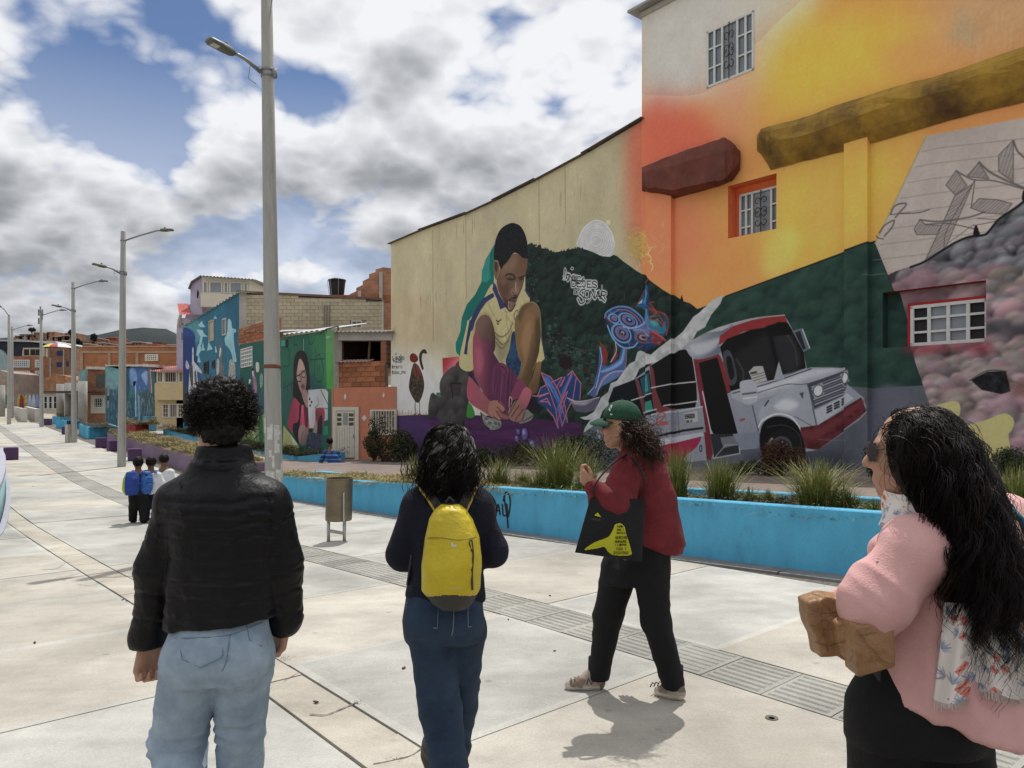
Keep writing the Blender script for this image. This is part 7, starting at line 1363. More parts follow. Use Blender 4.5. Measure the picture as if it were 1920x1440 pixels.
# trees on the skyline, dark and small
M_CROWN=mat('far_tree_crown',(.022,.032,.016),.9,.4,1)
for i,(x,y,w,h,Y)in enumerate(((147,655,9,16,118),(168,652,14,9,150),(133,628,7,8,200),(60,622,12,6,230),(176,640,9,12,150))):
    p=px(x,y,Y);k=Y/F;t=thing('far_tree',['dark tree beside the third lamp post on the skyline','low dark tree among the hillside roofs right of the third lamp post','small tree on the skyline left of the third lamp post','flat dark tree on the skyline at the far left','upright dark tree above the long brick building'][i],'tree',p)
    d=RS.normal(size=(260,3));d/=np.linalg.norm(d,axis=1,keepdims=True);v,f=leaves(p+Z*h*.6*k+d*RS.uniform(.3,1,(260,1))*np.array([w/2*k,w/2*k,h/2*k]),.5);raw('crown',v,f,M_CROWN,t,False);MB().tube([p-Z*2,p+Z*h*.5*k],.15,5).build('trunk',M_TWIG,t)
# ---------------------------------------------------------------- people: implicit surfaces grown round a skeleton, meshed by surface nets
class Vol:
    def __init__(s,lo,hi,h):
        lo,hi=np.minimum(lo,hi),np.maximum(lo,hi);s.lo=np.array(lo,float);s.h=h;s.n=np.ceil((np.array(hi)-s.lo)/h).astype(int)+1;s.f=np.full(s.n,.5,np.float32)
    def sl(s,a,b):
        i0=np.clip(np.floor((a-s.lo)/s.h).astype(int),0,s.n);i1=np.clip(np.ceil((b-s.lo)/s.h).astype(int)+1,0,s.n)
        if(i1<=i0).any():return None,None
        g=[((np.arange(i0[k],i1[k])*s.h+s.lo[k]).astype(np.float32))for k in range(3)]
        return tuple(slice(i0[k],i1[k])for k in range(3)),(g[0][:,None,None],g[1][None,:,None],g[2][None,None,:])
    def mix(s,sl,d,k):
        o=s.f[sl]
        if k>0:hh=np.clip(.5+.5*(o-d)/k,0,1);s.f[sl]=o*(1-hh)+d*hh-k*hh*(1-hh)
        else:s.f[sl]=np.minimum(o,d)
    def cap(s,a,b,ra,rb,k=.03,flat=None):
        """tapered limb; flat = (axis, factor) squashes its section along a direction"""
        a,b=np.asarray(a,float),np.asarray(b,float);m=max(ra,rb)+k+3*s.h;sl,g=s.sl(np.minimum(a,b)-m,np.maximum(a,b)+m)
        if sl is None:return s
        v=b-a;L=max(v@v,1e-9);P=[g[i]-a[i]for i in range(3)];t=np.clip((P[0]*v[0]+P[1]*v[1]+P[2]*v[2])/L,0,1);D=[P[i]-t*v[i]for i in range(3)]
        if flat is not None:
            ax=unit(flat[0]);q=(D[0]*ax[0]+D[1]*ax[1]+D[2]*ax[2])*(1/flat[1]-1);D=[D[i]+q*ax[i]for i in range(3)]
        s.mix(sl,np.sqrt(D[0]**2+D[1]**2+D[2]**2)-(ra+(rb-ra)*t),k);return s
    def chain(s,P,R,k=.03,flat=None):
        for i in range(len(P)-1):s.cap(P[i],P[i+1],R[i],R[i+1],k,flat)
        return s
    def ell(s,c,r,k=.02,R=None):
        c=np.asarray(c,float);r=np.asarray(r,float);m=r.max()+k+3*s.h;sl,g=s.sl(c-m,c+m)
        if sl is None:return s
        P=[g[i]-c[i]for i in range(3)]
        if R is not None:P=[P[0]*R[0][i]+P[1]*R[1][i]+P[2]*R[2][i]for i in range(3)]    # columns of R = own axes
        s.mix(sl,(np.sqrt((P[0]/r[0])**2+(P[1]/r[1])**2+(P[2]/r[2])**2)-1)*r.min(),k);return s
    def loft(s,secs,k=.03,ex=2.3,yaw=0.):
        """trunk: sections (z, cx, cy, rx, ry) from low to high, super-elliptic, turned by yaw"""
        S=np.array(sorted(secs),float);m=S[:,3:5].max()+k+3*s.h;lo=np.array([S[:,1].min()-m,S[:,2].min()-m,S[0,0]-k-3*s.h]);hi=np.array([S[:,1].max()+m,S[:,2].max()+m,S[-1,0]+k+3*s.h]);sl,g=s.sl(lo,hi)
        z=g[2];q=[np.interp(z,S[:,0],S[:,i]).astype(np.float32)for i in range(1,5)];c,n=math.cos(yaw),math.sin(yaw);dx,dy=g[0]-q[0],g[1]-q[1];x=dx*c+dy*n;y=-dx*n+dy*c
        r=(np.abs(x/q[2])**ex+np.abs(y/q[3])**ex)**(1/ex);d=(r-1)*np.minimum(q[2],q[3]);d=np.maximum(d,np.maximum(S[0,0]-z,z-S[-1,0]));s.mix(sl,d,k);return s
    def slabpoly(s,w,pts,d,half,r,k=.01):
        """rounded slab of cloth: a photo outline at depth offset d, given its own thickness"""
        P=np.array([w(x,y,d)for x,y in pts]);X=(np.arange(s.n[0])*s.h+s.lo[0])[:,None];Zz=(np.arange(s.n[2])*s.h+s.lo[2])[None];d2=np.full((s.n[0],s.n[2]),9.);ins=np.zeros_like(d2,bool)
        for i in range(len(P)):
            a,b=P[i-1][[0,2]],P[i][[0,2]];v=b-a;t=np.clip(((X-a[0])*v[0]+(Zz-a[1])*v[1])/(v@v),0,1);d2=np.minimum(d2,np.hypot(X-a[0]-t*v[0],Zz-a[1]-t*v[1]));c=(a[1]>Zz)!=(b[1]>Zz);ins^=c&(X<(b[0]-a[0])*(Zz-a[1])/(v[1]if abs(v[1])>1e-9 else 1e-9)+a[0])
        d2=np.where(ins,-d2,d2)+r;y=np.abs(np.arange(s.n[1])*s.h+s.lo[1]-P[0][1])-half+r;D,Yy=d2[:,None,:],y[None,:,None];q=np.hypot(np.maximum(D,0),np.maximum(Yy,0))+np.minimum(np.maximum(D,Yy),0)-r;s.mix(tuple(slice(0,k_)for k_ in s.n),q.astype(np.float32),k);return s
    def cut(s,p,n,k=.004):
        p,n=np.asarray(p,float),unit(n);g=[(np.arange(s.n[i])*s.h+s.lo[i]).astype(np.float32)for i in range(3)];d=(g[0][:,None,None]-p[0])*n[0]+(g[1][None,:,None]-p[1])*n[1]+(g[2][None,None,:]-p[2])*n[2];s.f=np.maximum(s.f,d);return s
    def sample(s,p):
        i=np.clip(np.round((np.asarray(p)-s.lo)/s.h).astype(int),0,s.n-1);return s.f[i[...,0],i[...,1],i[...,2]]
    def hit(s,x,y,Y0,Y1,lift=.002):          # where the sight line through a photo point meets this surface
        Ys=np.arange(Y0,Y1,s.h*.4);P=np.stack([(x-HX)/F*Ys,Ys,(HY-y)/F*Ys],1);f=s.sample(P);i=np.argmax(f<0)
        if not(f<0).any():return None
        return P[i]*(1-lift/Ys[i])
    def mesh(s):
        f=s.f;inn=f<0;nx,ny,nz=f.shape;offs=np.array([(i,j,k)for i in(0,1)for j in(0,1)for k in(0,1)]);cnt=np.zeros((nx-1,ny-1,nz-1),np.int8)
        for o in offs:cnt+=inn[o[0]:nx-1+o[0],o[1]:ny-1+o[1],o[2]:nz-1+o[2]]
        act=(cnt>0)&(cnt<8);ci=np.argwhere(act);idx=np.full(act.shape,-1,np.int32);idx[act]=np.arange(len(ci));val=np.stack([f[ci[:,0]+o[0],ci[:,1]+o[1],ci[:,2]+o[2]]for o in offs],1);p=np.zeros((len(ci),3));n=np.zeros(len(ci))
        for a in range(8):
            for b in range(a+1,8):
                if np.abs(offs[a]-offs[b]).sum()!=1:continue
                va,vb=val[:,a],val[:,b];m=(va<0)!=(vb<0);t=np.where(m,va/np.where(m,va-vb,1),0);p+=np.where(m[:,None],offs[a]+t[:,None]*(offs[b]-offs[a]),0);n+=m
        v=s.lo+s.h*(ci+p/np.maximum(n,1)[:,None]);F_=[]
        for ax in range(3):
            u,w=(ax+1)%3,(ax+2)%3;a=[slice(1,-1)]*3;a[ax]=slice(0,-1);b=[slice(1,-1)]*3;b[ax]=slice(1,None);A,B=inn[tuple(a)],inn[tuple(b)]
            for flip,msk in((0,A&~B),(1,~A&B)):
                e=np.argwhere(msk);e=e+np.array([0 if k==ax else 1 for k in range(3)])
                if not len(e):continue
                def at(du,dw):q=e.copy();q[:,u]-=du;q[:,w]-=dw;return idx[q[:,0],q[:,1],q[:,2]]
                c=np.stack([at(1,1),at(0,1),at(0,0),at(1,0)],1);F_.append(c[:,::-1]if flip else c)
        fc=np.vstack(F_);fc=fc[(fc>=0).all(1)];return v,fc
def vnorm(v,f):
    n=np.cross(v[f[:,2]]-v[f[:,0]],v[f[:,3 if f.shape[1]>3 else 1]]-v[f[:,1]])if f.shape[1]>3 else np.cross(v[f[:,1]]-v[f[:,0]],v[f[:,2]]-v[f[:,0]]);o=np.zeros_like(v)
    for k in range(f.shape[1]):np.add.at(o,f[:,k],n)
    return o/np.maximum(np.linalg.norm(o,axis=1,keepdims=True),1e-12)
def relax(v,f,it=2,lam=.5):
    e=np.vstack([f[:,[i,(i+1)%f.shape[1]]]for i in range(f.shape[1])])
    for _ in range(it):
        s=np.zeros_like(v);c=np.zeros(len(v));np.add.at(s,e[:,0],v[e[:,1]]);np.add.at(c,e[:,0],1);np.add.at(s,e[:,1],v[e[:,0]]);np.add.at(c,e[:,1],1);v=v+lam*(s/np.maximum(c,1)[:,None]-v)
    return v
def vnoise(p,seed=0):
    i=np.floor(p).astype(np.int64);f=p-i;f=f*f*(3-2*f)
    def hsh(a,b,c):n=(a*374761393+b*668265263+c*2147483647+seed*974711)&0x7fffffff;n=((n^(n>>13))*1274126177)&0x7fffffff;return((n^(n>>16))&0xffff)/32767.5-1
    o=0
    for a in(0,1):
        for b in(0,1):
            for c in(0,1):o=o+hsh(i[:,0]+a,i[:,1]+b,i[:,2]+c)*np.where(a,f[:,0],1-f[:,0])*np.where(b,f[:,1],1-f[:,1])*np.where(c,f[:,2],1-f[:,2])
    return o
def folds(v,n,amp,sc,seed=0,ridge=True):
    """cloth folds: ridged noise in stretched coordinates"""
    a=vnoise(v*np.array(sc)+7.3,seed);b=vnoise(v*np.array(sc)*2.1+3.1,seed+5);d=(1-2*np.abs(a))+.4*(1-2*np.abs(b))if ridge else a+.4*b;return v+n*(amp*d)[:,None]
def garment(name,V,m,par,amp=.004,sc=(14,14,9),seed=0,fn=None,it=1,keep=None):
    v,f=V.mesh();v=relax(v,f,it)
    n=vnorm(v,f)
    if amp:v=folds(v,n,amp,sc,seed)
    if fn is not None:v=fn(v,n)
    return raw(name,v,f,m,par,True)
def strands(roots,d0,L,n=14,curl=.012,freq=5.,grav=.5,r=.0016,lat=.25,surf=None,down=(0,0,-1),seed=1,tip=.25,lock=1,fuzz=.006):
    """hair: curling strands as three-sided tapering tubes, kept off the skull ellipsoid surf = (centre, radii)"""
    R=np.random.RandomState(seed);G_=len(roots);rp_=lambda a:np.repeat(a,lock,axis=0);p=rp_(np.array(roots,float));d=rp_(np.array(d0,float));N_=len(p);L=rp_(np.broadcast_to(np.asarray(L,float),(G_,)))*(R.uniform(.8,1.08,N_)if lock>1 else 1)
    if lock>1:p=p+R.normal(0,fuzz,p.shape);d=d+R.normal(0,.05,d.shape)
    d/=np.maximum(np.linalg.norm(d,axis=1,keepdims=True),1e-9);st_=(L/n)[:,None];ph=rp_(R.uniform(0,6.28,G_))+R.normal(0,.25,N_)*(lock>1);fr=rp_(freq*R.uniform(.6,1.4,G_));cu=rp_(curl*R.uniform(.5,1.4,G_));dw=np.array(down,float);jit=rp_(R.normal(0,lat,(G_,3)));P=np.zeros((n+1,N_,3));P[0]=p
    for k in range(n):
        d=d+dw*grav/n*3+jit/n;d/=np.linalg.norm(d,axis=1,keepdims=True);p=p+d*st_
        if surf is not None:
            c,rad=np.array(surf[0]),np.array(surf[1]);q=(p-c)/rad;ln=np.linalg.norm(q,axis=1,keepdims=True);p=np.where(ln<1.0,c+q/np.maximum(ln,1e-6)*rad*1.0,p)
        P[k+1]=p
    T_=np.gradient(P,axis=0);T_/=np.maximum(np.linalg.norm(T_,axis=2,keepdims=True),1e-9);a=np.cross(T_,np.array([.3,.9,.31]));a/=np.maximum(np.linalg.norm(a,axis=2,keepdims=True),1e-9);b=np.cross(T_,a);t=np.linspace(0,1,n+1)[:,None];s_=t*L[None]*fr[None]*2*3.14159/.10;env=np.minimum(1,t*3)*cu[None]
    P=P+a*(env*np.cos(s_+ph))[...,None]+b*(env*np.sin(s_+ph))[...,None]
    rr=r*(1-(1-tip)*t)*R.uniform(.7,1.4,N_)[None];V=np.zeros((N_,n+1,3,3),np.float32)
    for k in range(3):V[:,:,k]=(P+rr[...,None]*(math.cos(2.0944*k)*a+math.sin(2.0944*k)*b)).transpose(1,0,2)
    base=(np.arange(N_)*(n+1)*3)[:,None,None,None];i=(np.arange(n)*3)[None,:,None,None];k=np.array([[0,1,4,3],[1,2,5,4],[2,0,3,5]])[None,None];return V.reshape(-1,3),(base+i+k).reshape(-1,4)
def skull_pts(c,rad,n,seed,keep):
    R=np.random.RandomState(seed);d=R.normal(size=(n*4,3));d/=np.linalg.norm(d,axis=1,keepdims=True);d=d[keep(d)][:n];return np.array(c)+d*np.array(rad),d
def surfline(V,pts,Y0,Y1,r,name,m,par,n=5,sm=True,lift=.005):
    """a seam, strap or stitched line lying on a garment, given by photo points"""
    P=spline(np.array(pts,float),n,False)if sm and len(pts)>2 else np.array(pts,float);q=[V.hit(x,y,Y0,Y1,lift)for x,y in P];q=[p for p in q if p is not None]
    if len(q)<2:return None
    return MB().tube(q,r,5).build(name,m,par,True)
def surfpatch(V,quad,Y0,Y1,name,m,par,nu=8,nv=8,lift=.004):
    q=np.array(quad,float);v=[];
    for j in range(nv+1):
        for i in range(nu+1):
            a,b=i/nu,j/nv;p=(q[0]*(1-a)+q[1]*a)*(1-b)+(q[3]*(1-a)+q[2]*a)*b;h=V.hit(p[0],p[1],Y0,Y1,lift)
            if h is None:return None
            v.append(h)
    f=[(j*(nu+1)+i,j*(nu+1)+i+1,(j+1)*(nu+1)+i+1,(j+1)*(nu+1)+i)for j in range(nv)for i in range(nu)];return raw(name,v,f,m,par,True)
def surfpoly(V,pts,Y0,Y1,name,m,par,lift=.003,cell=2.0):
    """a printed or sewn shape lying on a garment: small faces inside a photo outline"""
    p=np.array(pts,float);b=np.array([p.min(0),p.max(0)]);nx_,ny_=[max(2,int((b[1][k]-b[0][k])/cell))for k in(0,1)];g={};f=[];v=[]
    def inside(x,y):
        c=False
        for i in range(len(p)):
            a,q=p[i-1],p[i]
            if(a[1]>y)!=(q[1]>y)and x<(q[0]-a[0])*(y-a[1])/(q[1]-a[1])+a[0]:c=not c
        return c
    def vid(i,j):
        if(i,j)not in g:
            h=V.hit(b[0][0]+(b[1][0]-b[0][0])*i/nx_,b[0][1]+(b[1][1]-b[0][1])*j/ny_,Y0,Y1,lift);g[(i,j)]=-1 if h is None else len(v)
            if h is not None:v.append(h)
        return g[(i,j)]
    for j in range(ny_):
        for i in range(nx_):
            if not inside(b[0][0]+(b[1][0]-b[0][0])*(i+.5)/nx_,b[0][1]+(b[1][1]-b[0][1])*(j+.5)/ny_):continue
            q=(vid(i,j),vid(i+1,j),vid(i+1,j+1),vid(i,j+1))
            if min(q)>=0:f.append(q)
    return raw(name,v,f,m,par,True)if f else None
def hand(V,wrist,dirn,palm,side,curl=1.0,s=1.0,thumb=1,k=.006):
    """palm and five bent fingers; dirn = wrist to knuckles, palm = way the palm faces, side = towards the thumb"""
    d,pn,sd=unit(dirn),unit(palm),unit(side);w=np.asarray(wrist,float);V.cap(w-d*.03,w+d*.02,.026*s,.027*s,k,(pn,.72));kn=w+d*.085*s
    for o in(-.028,-.010,.010,.028):V.cap(w+d*.02+sd*o*.7*s,kn+sd*o*s,.017*s,.0145*s,.010,(pn,.85))
    for i,(o,L)in enumerate(((.030,.070),(.010,.080),(-.011,.075),(-.031,.058))):
        a=kn+sd*o*s;b=a;ang=.35*curl
        for j,(fr,rr)in enumerate(((.45,.0095),(.32,.0085),(.23,.0072))):
            dd=d*math.cos(ang)+pn*math.sin(ang)+sd*(.08*(1.5-i)*.3);c=b+unit(dd)*L*fr*s;V.cap(b,c,rr*s,(rr-.0008)*s,.004);b=c;ang+=.75*curl
    a=w+d*.018*s+sd*.028*s;b=a+(d*.6+sd*.55+pn*.35)*.042*s;c=b+(d*.9+sd*.1+pn*.35)*.034*s;V.cap(a-sd*.008,a,.016*s,.015*s,.010);V.cap(a,b,.014*s,.0115*s,.006);V.cap(b,c,.011*s,.0085*s,.004)
def head(V,c,yaw,s=1.0,pitch=0.):
    """skull, jaw, brow, nose, lips, chin, ears; yaw 0 looks along +Y, positive turns left"""
    f=np.array([-math.sin(yaw),math.cos(yaw),-math.sin(pitch)]);f=unit(f);l=np.array([-math.cos(yaw),-math.sin(yaw),0]);u=unit(np.cross(f,l));u=u if u[2]>0 else-u;c=np.asarray(c,float);A=lambda x,y,z:c+(l*x+f*y+u*z)*s;R=np.stack([l,f,u],1).T
    V.ell(A(0,-.012,.03),np.array([.076,.098,.088])*s,.02,R);V.ell(A(0,.03,-.045),np.array([.058,.066,.075])*s,.035,R);V.cap(A(0,.058,-.098),A(0,.068,-.10),.022*s,.017*s,.025)
    for sg in(-1,1):
        V.cap(A(sg*.05,-.005,-.06),A(sg*.025,.055,-.095),.022*s,.018*s,.03);V.ell(A(sg*.036,.068,-.022),np.array([.026,.02,.02])*s,.02,R);V.cap(A(sg*.012,.086,.022),A(sg*.045,.075,.022),.009*s,.008*s,.014)
        V.ell(A(sg*.076,-.008,-.012),np.array([.010,.019,.031])*s,.006,R);V.ell(A(sg*.031,.080,.004),np.array([.0125,.010,.009])*s,.003,R)
    V.cap(A(0,.088,.015),A(0,.112,-.028),.009*s,.0135*s,.010);V.ell(A(.012,.098,-.033),np.array([.008,.010,.008])*s,.006,R);V.ell(A(-.012,.098,-.033),np.array([.008,.010,.008])*s,.006,R)
    V.cap(A(-.02,.090,-.062),A(.02,.090,-.062),.0065*s,.0065*s,.008);V.cap(A(-.017,.089,-.074),A(.017,.089,-.074),.0075*s,.0075*s,.008);return A
def shoe(V,heel,toe,s=1.0,h=.075):
    heel,toe=np.asarray(heel,float),np.asarray(toe,float);d=unit((toe-heel));L=np.linalg.norm(toe-heel);sd=unit(np.cross(d,(0,0,1)));up=np.cross(sd,d)
    V.cap(heel+d*.04+up*.035,heel+d*L*.45+up*.04,.036*s,.043*s,.02);V.cap(heel+d*L*.45+up*.035,toe-d*.045+up*.025,.043*s,.034*s,.02,(up,.85));V.cap(heel+d*.05+up*.07,heel+d*.085+up*.09,.037*s,.036*s,.03);V.cap(heel+d*.10+up*.07,heel+d*L*.62+up*.045,.032*s,.030*s,.02)
M_SKIN=mat('warm_skin',(.40,.21,.14),.55,.12,14,.12,90,spec=.4,c2=(.46,.26,.18));M_SKIN2=mat('tan_skin',(.36,.18,.115),.55,.12,14,.12,90,spec=.4,c2=(.42,.23,.15));M_SKIN3=mat('brown_skin',(.16,.08,.05),.55,.15,14)
def hairmat(n,c,r=.38):return mat(n,c,r,.45,26,spec=.14)
M_HBLK=hairmat('black_hair',(.0085,.0065,.0055),.55);M_HBRN=hairmat('dark_brown_hair',(.022,.013,.009));M_HGRY=hairmat('grey_hair',(.22,.205,.19),.4);M_HRED=hairmat('brown_hair_ends',(.055,.027,.016))
M_PUFF=mat('black_quilted_nylon',(.0042,.0044,.0058),.5,.2,6,.35,22,spec=.22);M_DENL=mat('light_blue_denim',(.22,.30,.39),.9,.2,7,.35,260,c2=(.36,.45,.54),dirt=((.13,.19,.27),3.2,.55,.5));M_DEND=mat('dark_blue_denim',(.016,.032,.062),.9,.3,6,.35,260,c2=(.032,.06,.105),dirt=((.05,.08,.125),4,.6,.4));M_NAVY=mat('navy_knit',(.006,.0072,.017),.9,.2,30,.4,160);M_BURG=mat('burgundy_fleece',(.135,.012,.017),.8,.2,8,.3,120,c2=(.18,.02,.026));M_BLKC=mat('black_cloth',(.0042,.0042,.005),.85,.3,8,.25,120);M_PINK=mat('pink_cotton',(.62,.34,.33),.85,.08,6,.25,200,c2=(.70,.41,.39));M_YELL=mat('yellow_nylon',(.52,.40,.012),.45,.12,5,.3,40,spec=.45,c2=(.62,.49,.02));M_CHAR=mat('charcoal_nylon',(.05,.047,.04),.7,.2,8,.3,60);M_STITCH=mat('stitch_thread',(.16,.20,.26),.9,.2,60);M_GRN=mat('green_cap_cotton',(.012,.058,.032),.85,.15,20,.35,220);M_BRNJ=mat('brown_quilted_nylon',(.26,.135,.06),.45,.18,7,.5,34,c2=(.34,.185,.09),spec=.4);M_SHOE=mat('beige_sneaker',(.33,.27,.215),.75,.15,12,.3,60);M_SOLE=mat('cream_sole',(.50,.45,.38),.7,.12,10);M_GLBK=mat('black_plastic_gloss',(.01,.01,.012),.15,.2,4,spec=.6)
def W(Y0):return lambda x,y,d=0.:px(x,y,Y0+d)
def VW(w,q,d,h):                               # volume holding a photo rectangle over a range of depths
    P=np.array([w(x,y,e)for x in(q[0],q[2])for y in(q[1],q[3])for e in d]);return Vol(P.min(0),P.max(0),h)
def VB(a,b,pad,h):return Vol(np.minimum(a,b)-pad,np.maximum(a,b)+pad,h)
def skeleton(V,pts,rad=None):
    """inner body under the clothes: pelvis-rooted chain joined with neck, arms and legs"""
    for a,b,ra,rb in pts:V.cap(a,b,ra,rb,.03)
# ============ man in the black quilted jacket
Y0=2.45;w=W(Y0);gnd=gz(px(415,0,Y0)[0],Y0);man=thing('person','man with curly black hair, black quilted jacket and light blue jeans, walking away','person',(px(415,0,Y0)[0],Y0,gnd))
SH=[(w(335,944),w(297,1062,.02),w(281,1196,.06)),(w(502,942),w(528,1052,.03),w(533,1158,.10))];LEG=[(w(362,1235),w(334,1395,.06),w(352,1640,-.16)),(w(458,1232),w(450,1420,.10),w(447,1640,.16))]
V=VW(w,(180,690,640,1720),(-.35,.45),.0075);A=head(V,w(414,778,.03),.35,.97);V.chain([w(410,860,.0),w(412,815,.02)],[.062,.058],.03);V.loft([(w(0,1240)[2],w(412,0)[0],Y0,.15,.09),(w(0,1100)[2],w(420,0)[0],Y0,.13,.08),(w(0,930)[2],w(420,0)[0],Y0,.16,.09),(w(0,880)[2],w(415,0)[0],Y0,.09,.06)],.04)
for(a,b,c),(h_,k_,f_)in zip(SH,LEG):V.chain([a,b,c],[.05,.042,.03]);V.chain([h_,k_,f_],[.075,.055,.04])
v,f=V.mesh();v=relax(v,f,1);HV=VW(w,(230,1150,320,1270),(-.1,.2),.0038);hand(HV,SH[0][2]+(.0,0,-.012),w(268,1245,.06)-w(274,1195,.06),(.80,-.6,0),(.6,.8,0),1.7,1.06);v2,f2=HV.mesh();HV=VW(w,(500,1120,570,1240),(-.1,.25),.0038);hand(HV,SH[1][2]+(0,0,-.012),w(524,1210,.11)-w(536,1160,.10),(-.72,-.68,.1),(-.68,.72,0),1.35,1.04);v3,f3=HV.mesh()
raw('body',np.vstack([v,v2,v3]),np.vstack([f,f2+len(v),f3+len(v)+len(v2)]),M_SKIN,man)
JV=VW(w,(215,800,600,1215),(-.3,.35),.0062);JV.loft([(w(0,1178)[2],w(413,0)[0],Y0,.176,.115),(w(0,1120)[2],w(417,0)[0],Y0,.172,.118),(w(0,1020)[2],w(423,0)[0],Y0,.166,.122),(w(0,950)[2],w(423,0)[0],Y0,.178,.125),(w(0,920)[2],w(420,0)[0],Y0,.150,.115),(w(0,890)[2],w(416,0)[0],Y0,.105,.085),(w(0,862)[2],w(414,0)[0],Y0,.085,.075)],.03,2.5)
JV.cut(w(415,1162),np.array([.11,0,-1]),.01)
for a,b,c in SH:JV.cap(w(415,887),a,.050,.064,.05);JV.chain([a,b,c,c+(c-b)*.06],[.070,.062,.054,.049],.03)
JV.loft([(w(0,880)[2],w(414,0)[0],Y0+.015,.096,.088),(w(0,837)[2],w(415,0)[0],Y0+.02,.080,.074)],.012,2.2)
JV.cut(SH[0][2]+(0,0,-.022),np.array([0,0,-1.]))
seam=[w(0,y)[2]for y in(930,951,972,996,1036,1076,1112,1142)]
def quilt(v,n):
    z=v[:,2]+.012*vnoise(v*np.array([9,9,3.]),4)+.12*(v[:,0]-w(415,0)[0])**2;arm=np.abs(v[:,0]-w(420,0)[0])>.185;d=np.full(len(v),9.)
    for s_ in seam:d=np.minimum(d,np.where(arm,9,np.abs(z-s_)))
    for s_ in[w(0,y)[2]for y in(968,1012,1071,1116,1164)]:d=np.minimum(d,np.where(arm,np.abs(z-s_+.025*np.sin(v[:,1]*17+v[:,0]*9)),9))
    for s_ in(w(0,862)[2],):d=np.minimum(d,np.abs(v[:,2]-s_))
    hem=np.clip((v[:,2]-w(0,1150)[2])/.03,0,1);puff=(.0045+.002*vnoise(v*9,77))*(1-np.exp(-(d/.008)**2))-.003;cr=.0035*(1-2*np.abs(vnoise(v*np.array([26,26,60]),3)))*np.exp(-(d/.02)**2);return v+n*(puff+cr)[:,None]
garment('jacket',JV,M_PUFF,man,.0045,(10,10,7),3,quilt)
surfline(JV,[(463,873),(430,880),(395,880),(366,874)],2.1,2.6,.002,'collar_seam',M_BLKC,man);surfline(JV,[(338,905),(342,960),(334,1010)],2.1,2.6,.0018,'armhole_seam',M_BLKC,man);surfline(JV,[(500,905),(510,960),(508,1010)],2.1,2.6,.0018,'armhole_seam',M_BLKC,man)
PV=VW(w,(240,1110,560,1680),(-.35,.4),.0075);PV.loft([(w(0,1262)[2],w(410,0)[0],Y0+.01,.150,.118),(w(0,1215)[2],w(410,0)[0],Y0,.160,.122),(w(0,1165)[2],w(413,0)[0],Y0,.152,.095),(w(0,1130)[2],w(415,0)[0],Y0,.140,.085)],.03,2.3)
for(h_,k_,f_),rs in zip(LEG,((.098,.083,.074),(.094,.070,.062))):PV.chain([h_,k_,f_],rs,.028)
for x in(375,447):PV.ell(w(x,1235,-.075),(.075,.06,.085),.04)
PV.cut(w(0,1650),(0,0,-1))
kz=w(0,1395)[2]
def jean(v,n):
    a=np.exp(-((v[:,2]-kz)/.10)**2);b=np.exp(-((v[:,2]-w(0,1270)[2])/.05)**2);return v+n*(a*.008*(1-2*np.abs(vnoise(v*np.array([9,9,26]),8)))+b*.004*(1-2*np.abs(vnoise(v*np.array([12,12,40]),9))))[:,None]
garment('jeans',PV,M_DENL,man,.004,(9,9,7),6,jean)
for q in([(333,1184),(420,1184),(417,1232),(376,1252),(341,1236)],[(462,1168),(503,1150),(505,1192),(490,1212),(468,1200)]):surfline(PV,q+[q[0]],2.0,2.7,.0015,'pocket_seam',mat('denim_seam',(.15,.21,.29),.9,.2,50),man,4,False)
surfline(PV,[(438,1168),(430,1200),(424,1240),(412,1268)],2.0,2.7,.0018,'seat_seam',mat('denim_seam',()),man);surfline(PV,[(322,1196),(360,1196),(430,1190),(508,1160)],2.0,2.7,.0016,'yoke_seam',mat('denim_seam',()),man)
for(h_,k_,f_)in LEG:SV=Vol(f_-.25,f_+(.2,.35,.2),.009);shoe(SV,np.array([f_[0],f_[1]-.08,gnd]),np.array([f_[0],f_[1]+.20,gnd]));garment('shoe',SV,M_SOLE,man,0)
hc=w(417,772,.025);hr=(.098,.108,.100)
HV=Vol(hc-.16,hc+.16,.006);HV.ell(hc+(0,-.005,.020),(.092,.106,.094),.02);HV.ell(w(416,808,-.035),(.072,.055,.05),.03);HV.cut(w(372,800,.06),(-.9,.75,-.55));v,f=HV.mesh();n=vnorm(v,f);v=v+n*(.010*vnoise(v*62,2)+.006*vnoise(v*120,3))[:,None];raw('hair_mass',v,f,M_HBLK,man)
P,d=skull_pts(hc,(.096,.104,.096),2300,5,lambda d:(d[:,2]>-.55)&~((d[:,1]>.45)&(d[:,2]<.35)));P=P[(P[:,2]>w(0,824)[2])];d=(P-hc)/.1;v,f=strands(P-d*.008,d*.6+np.random.RandomState(4).normal(0,.7,d.shape),.042,14,.0075,3.4,.3,.0016,.5,seed=3,tip=.6);raw('curls',v,f,M_HBLK,man)['kind']='stuff'
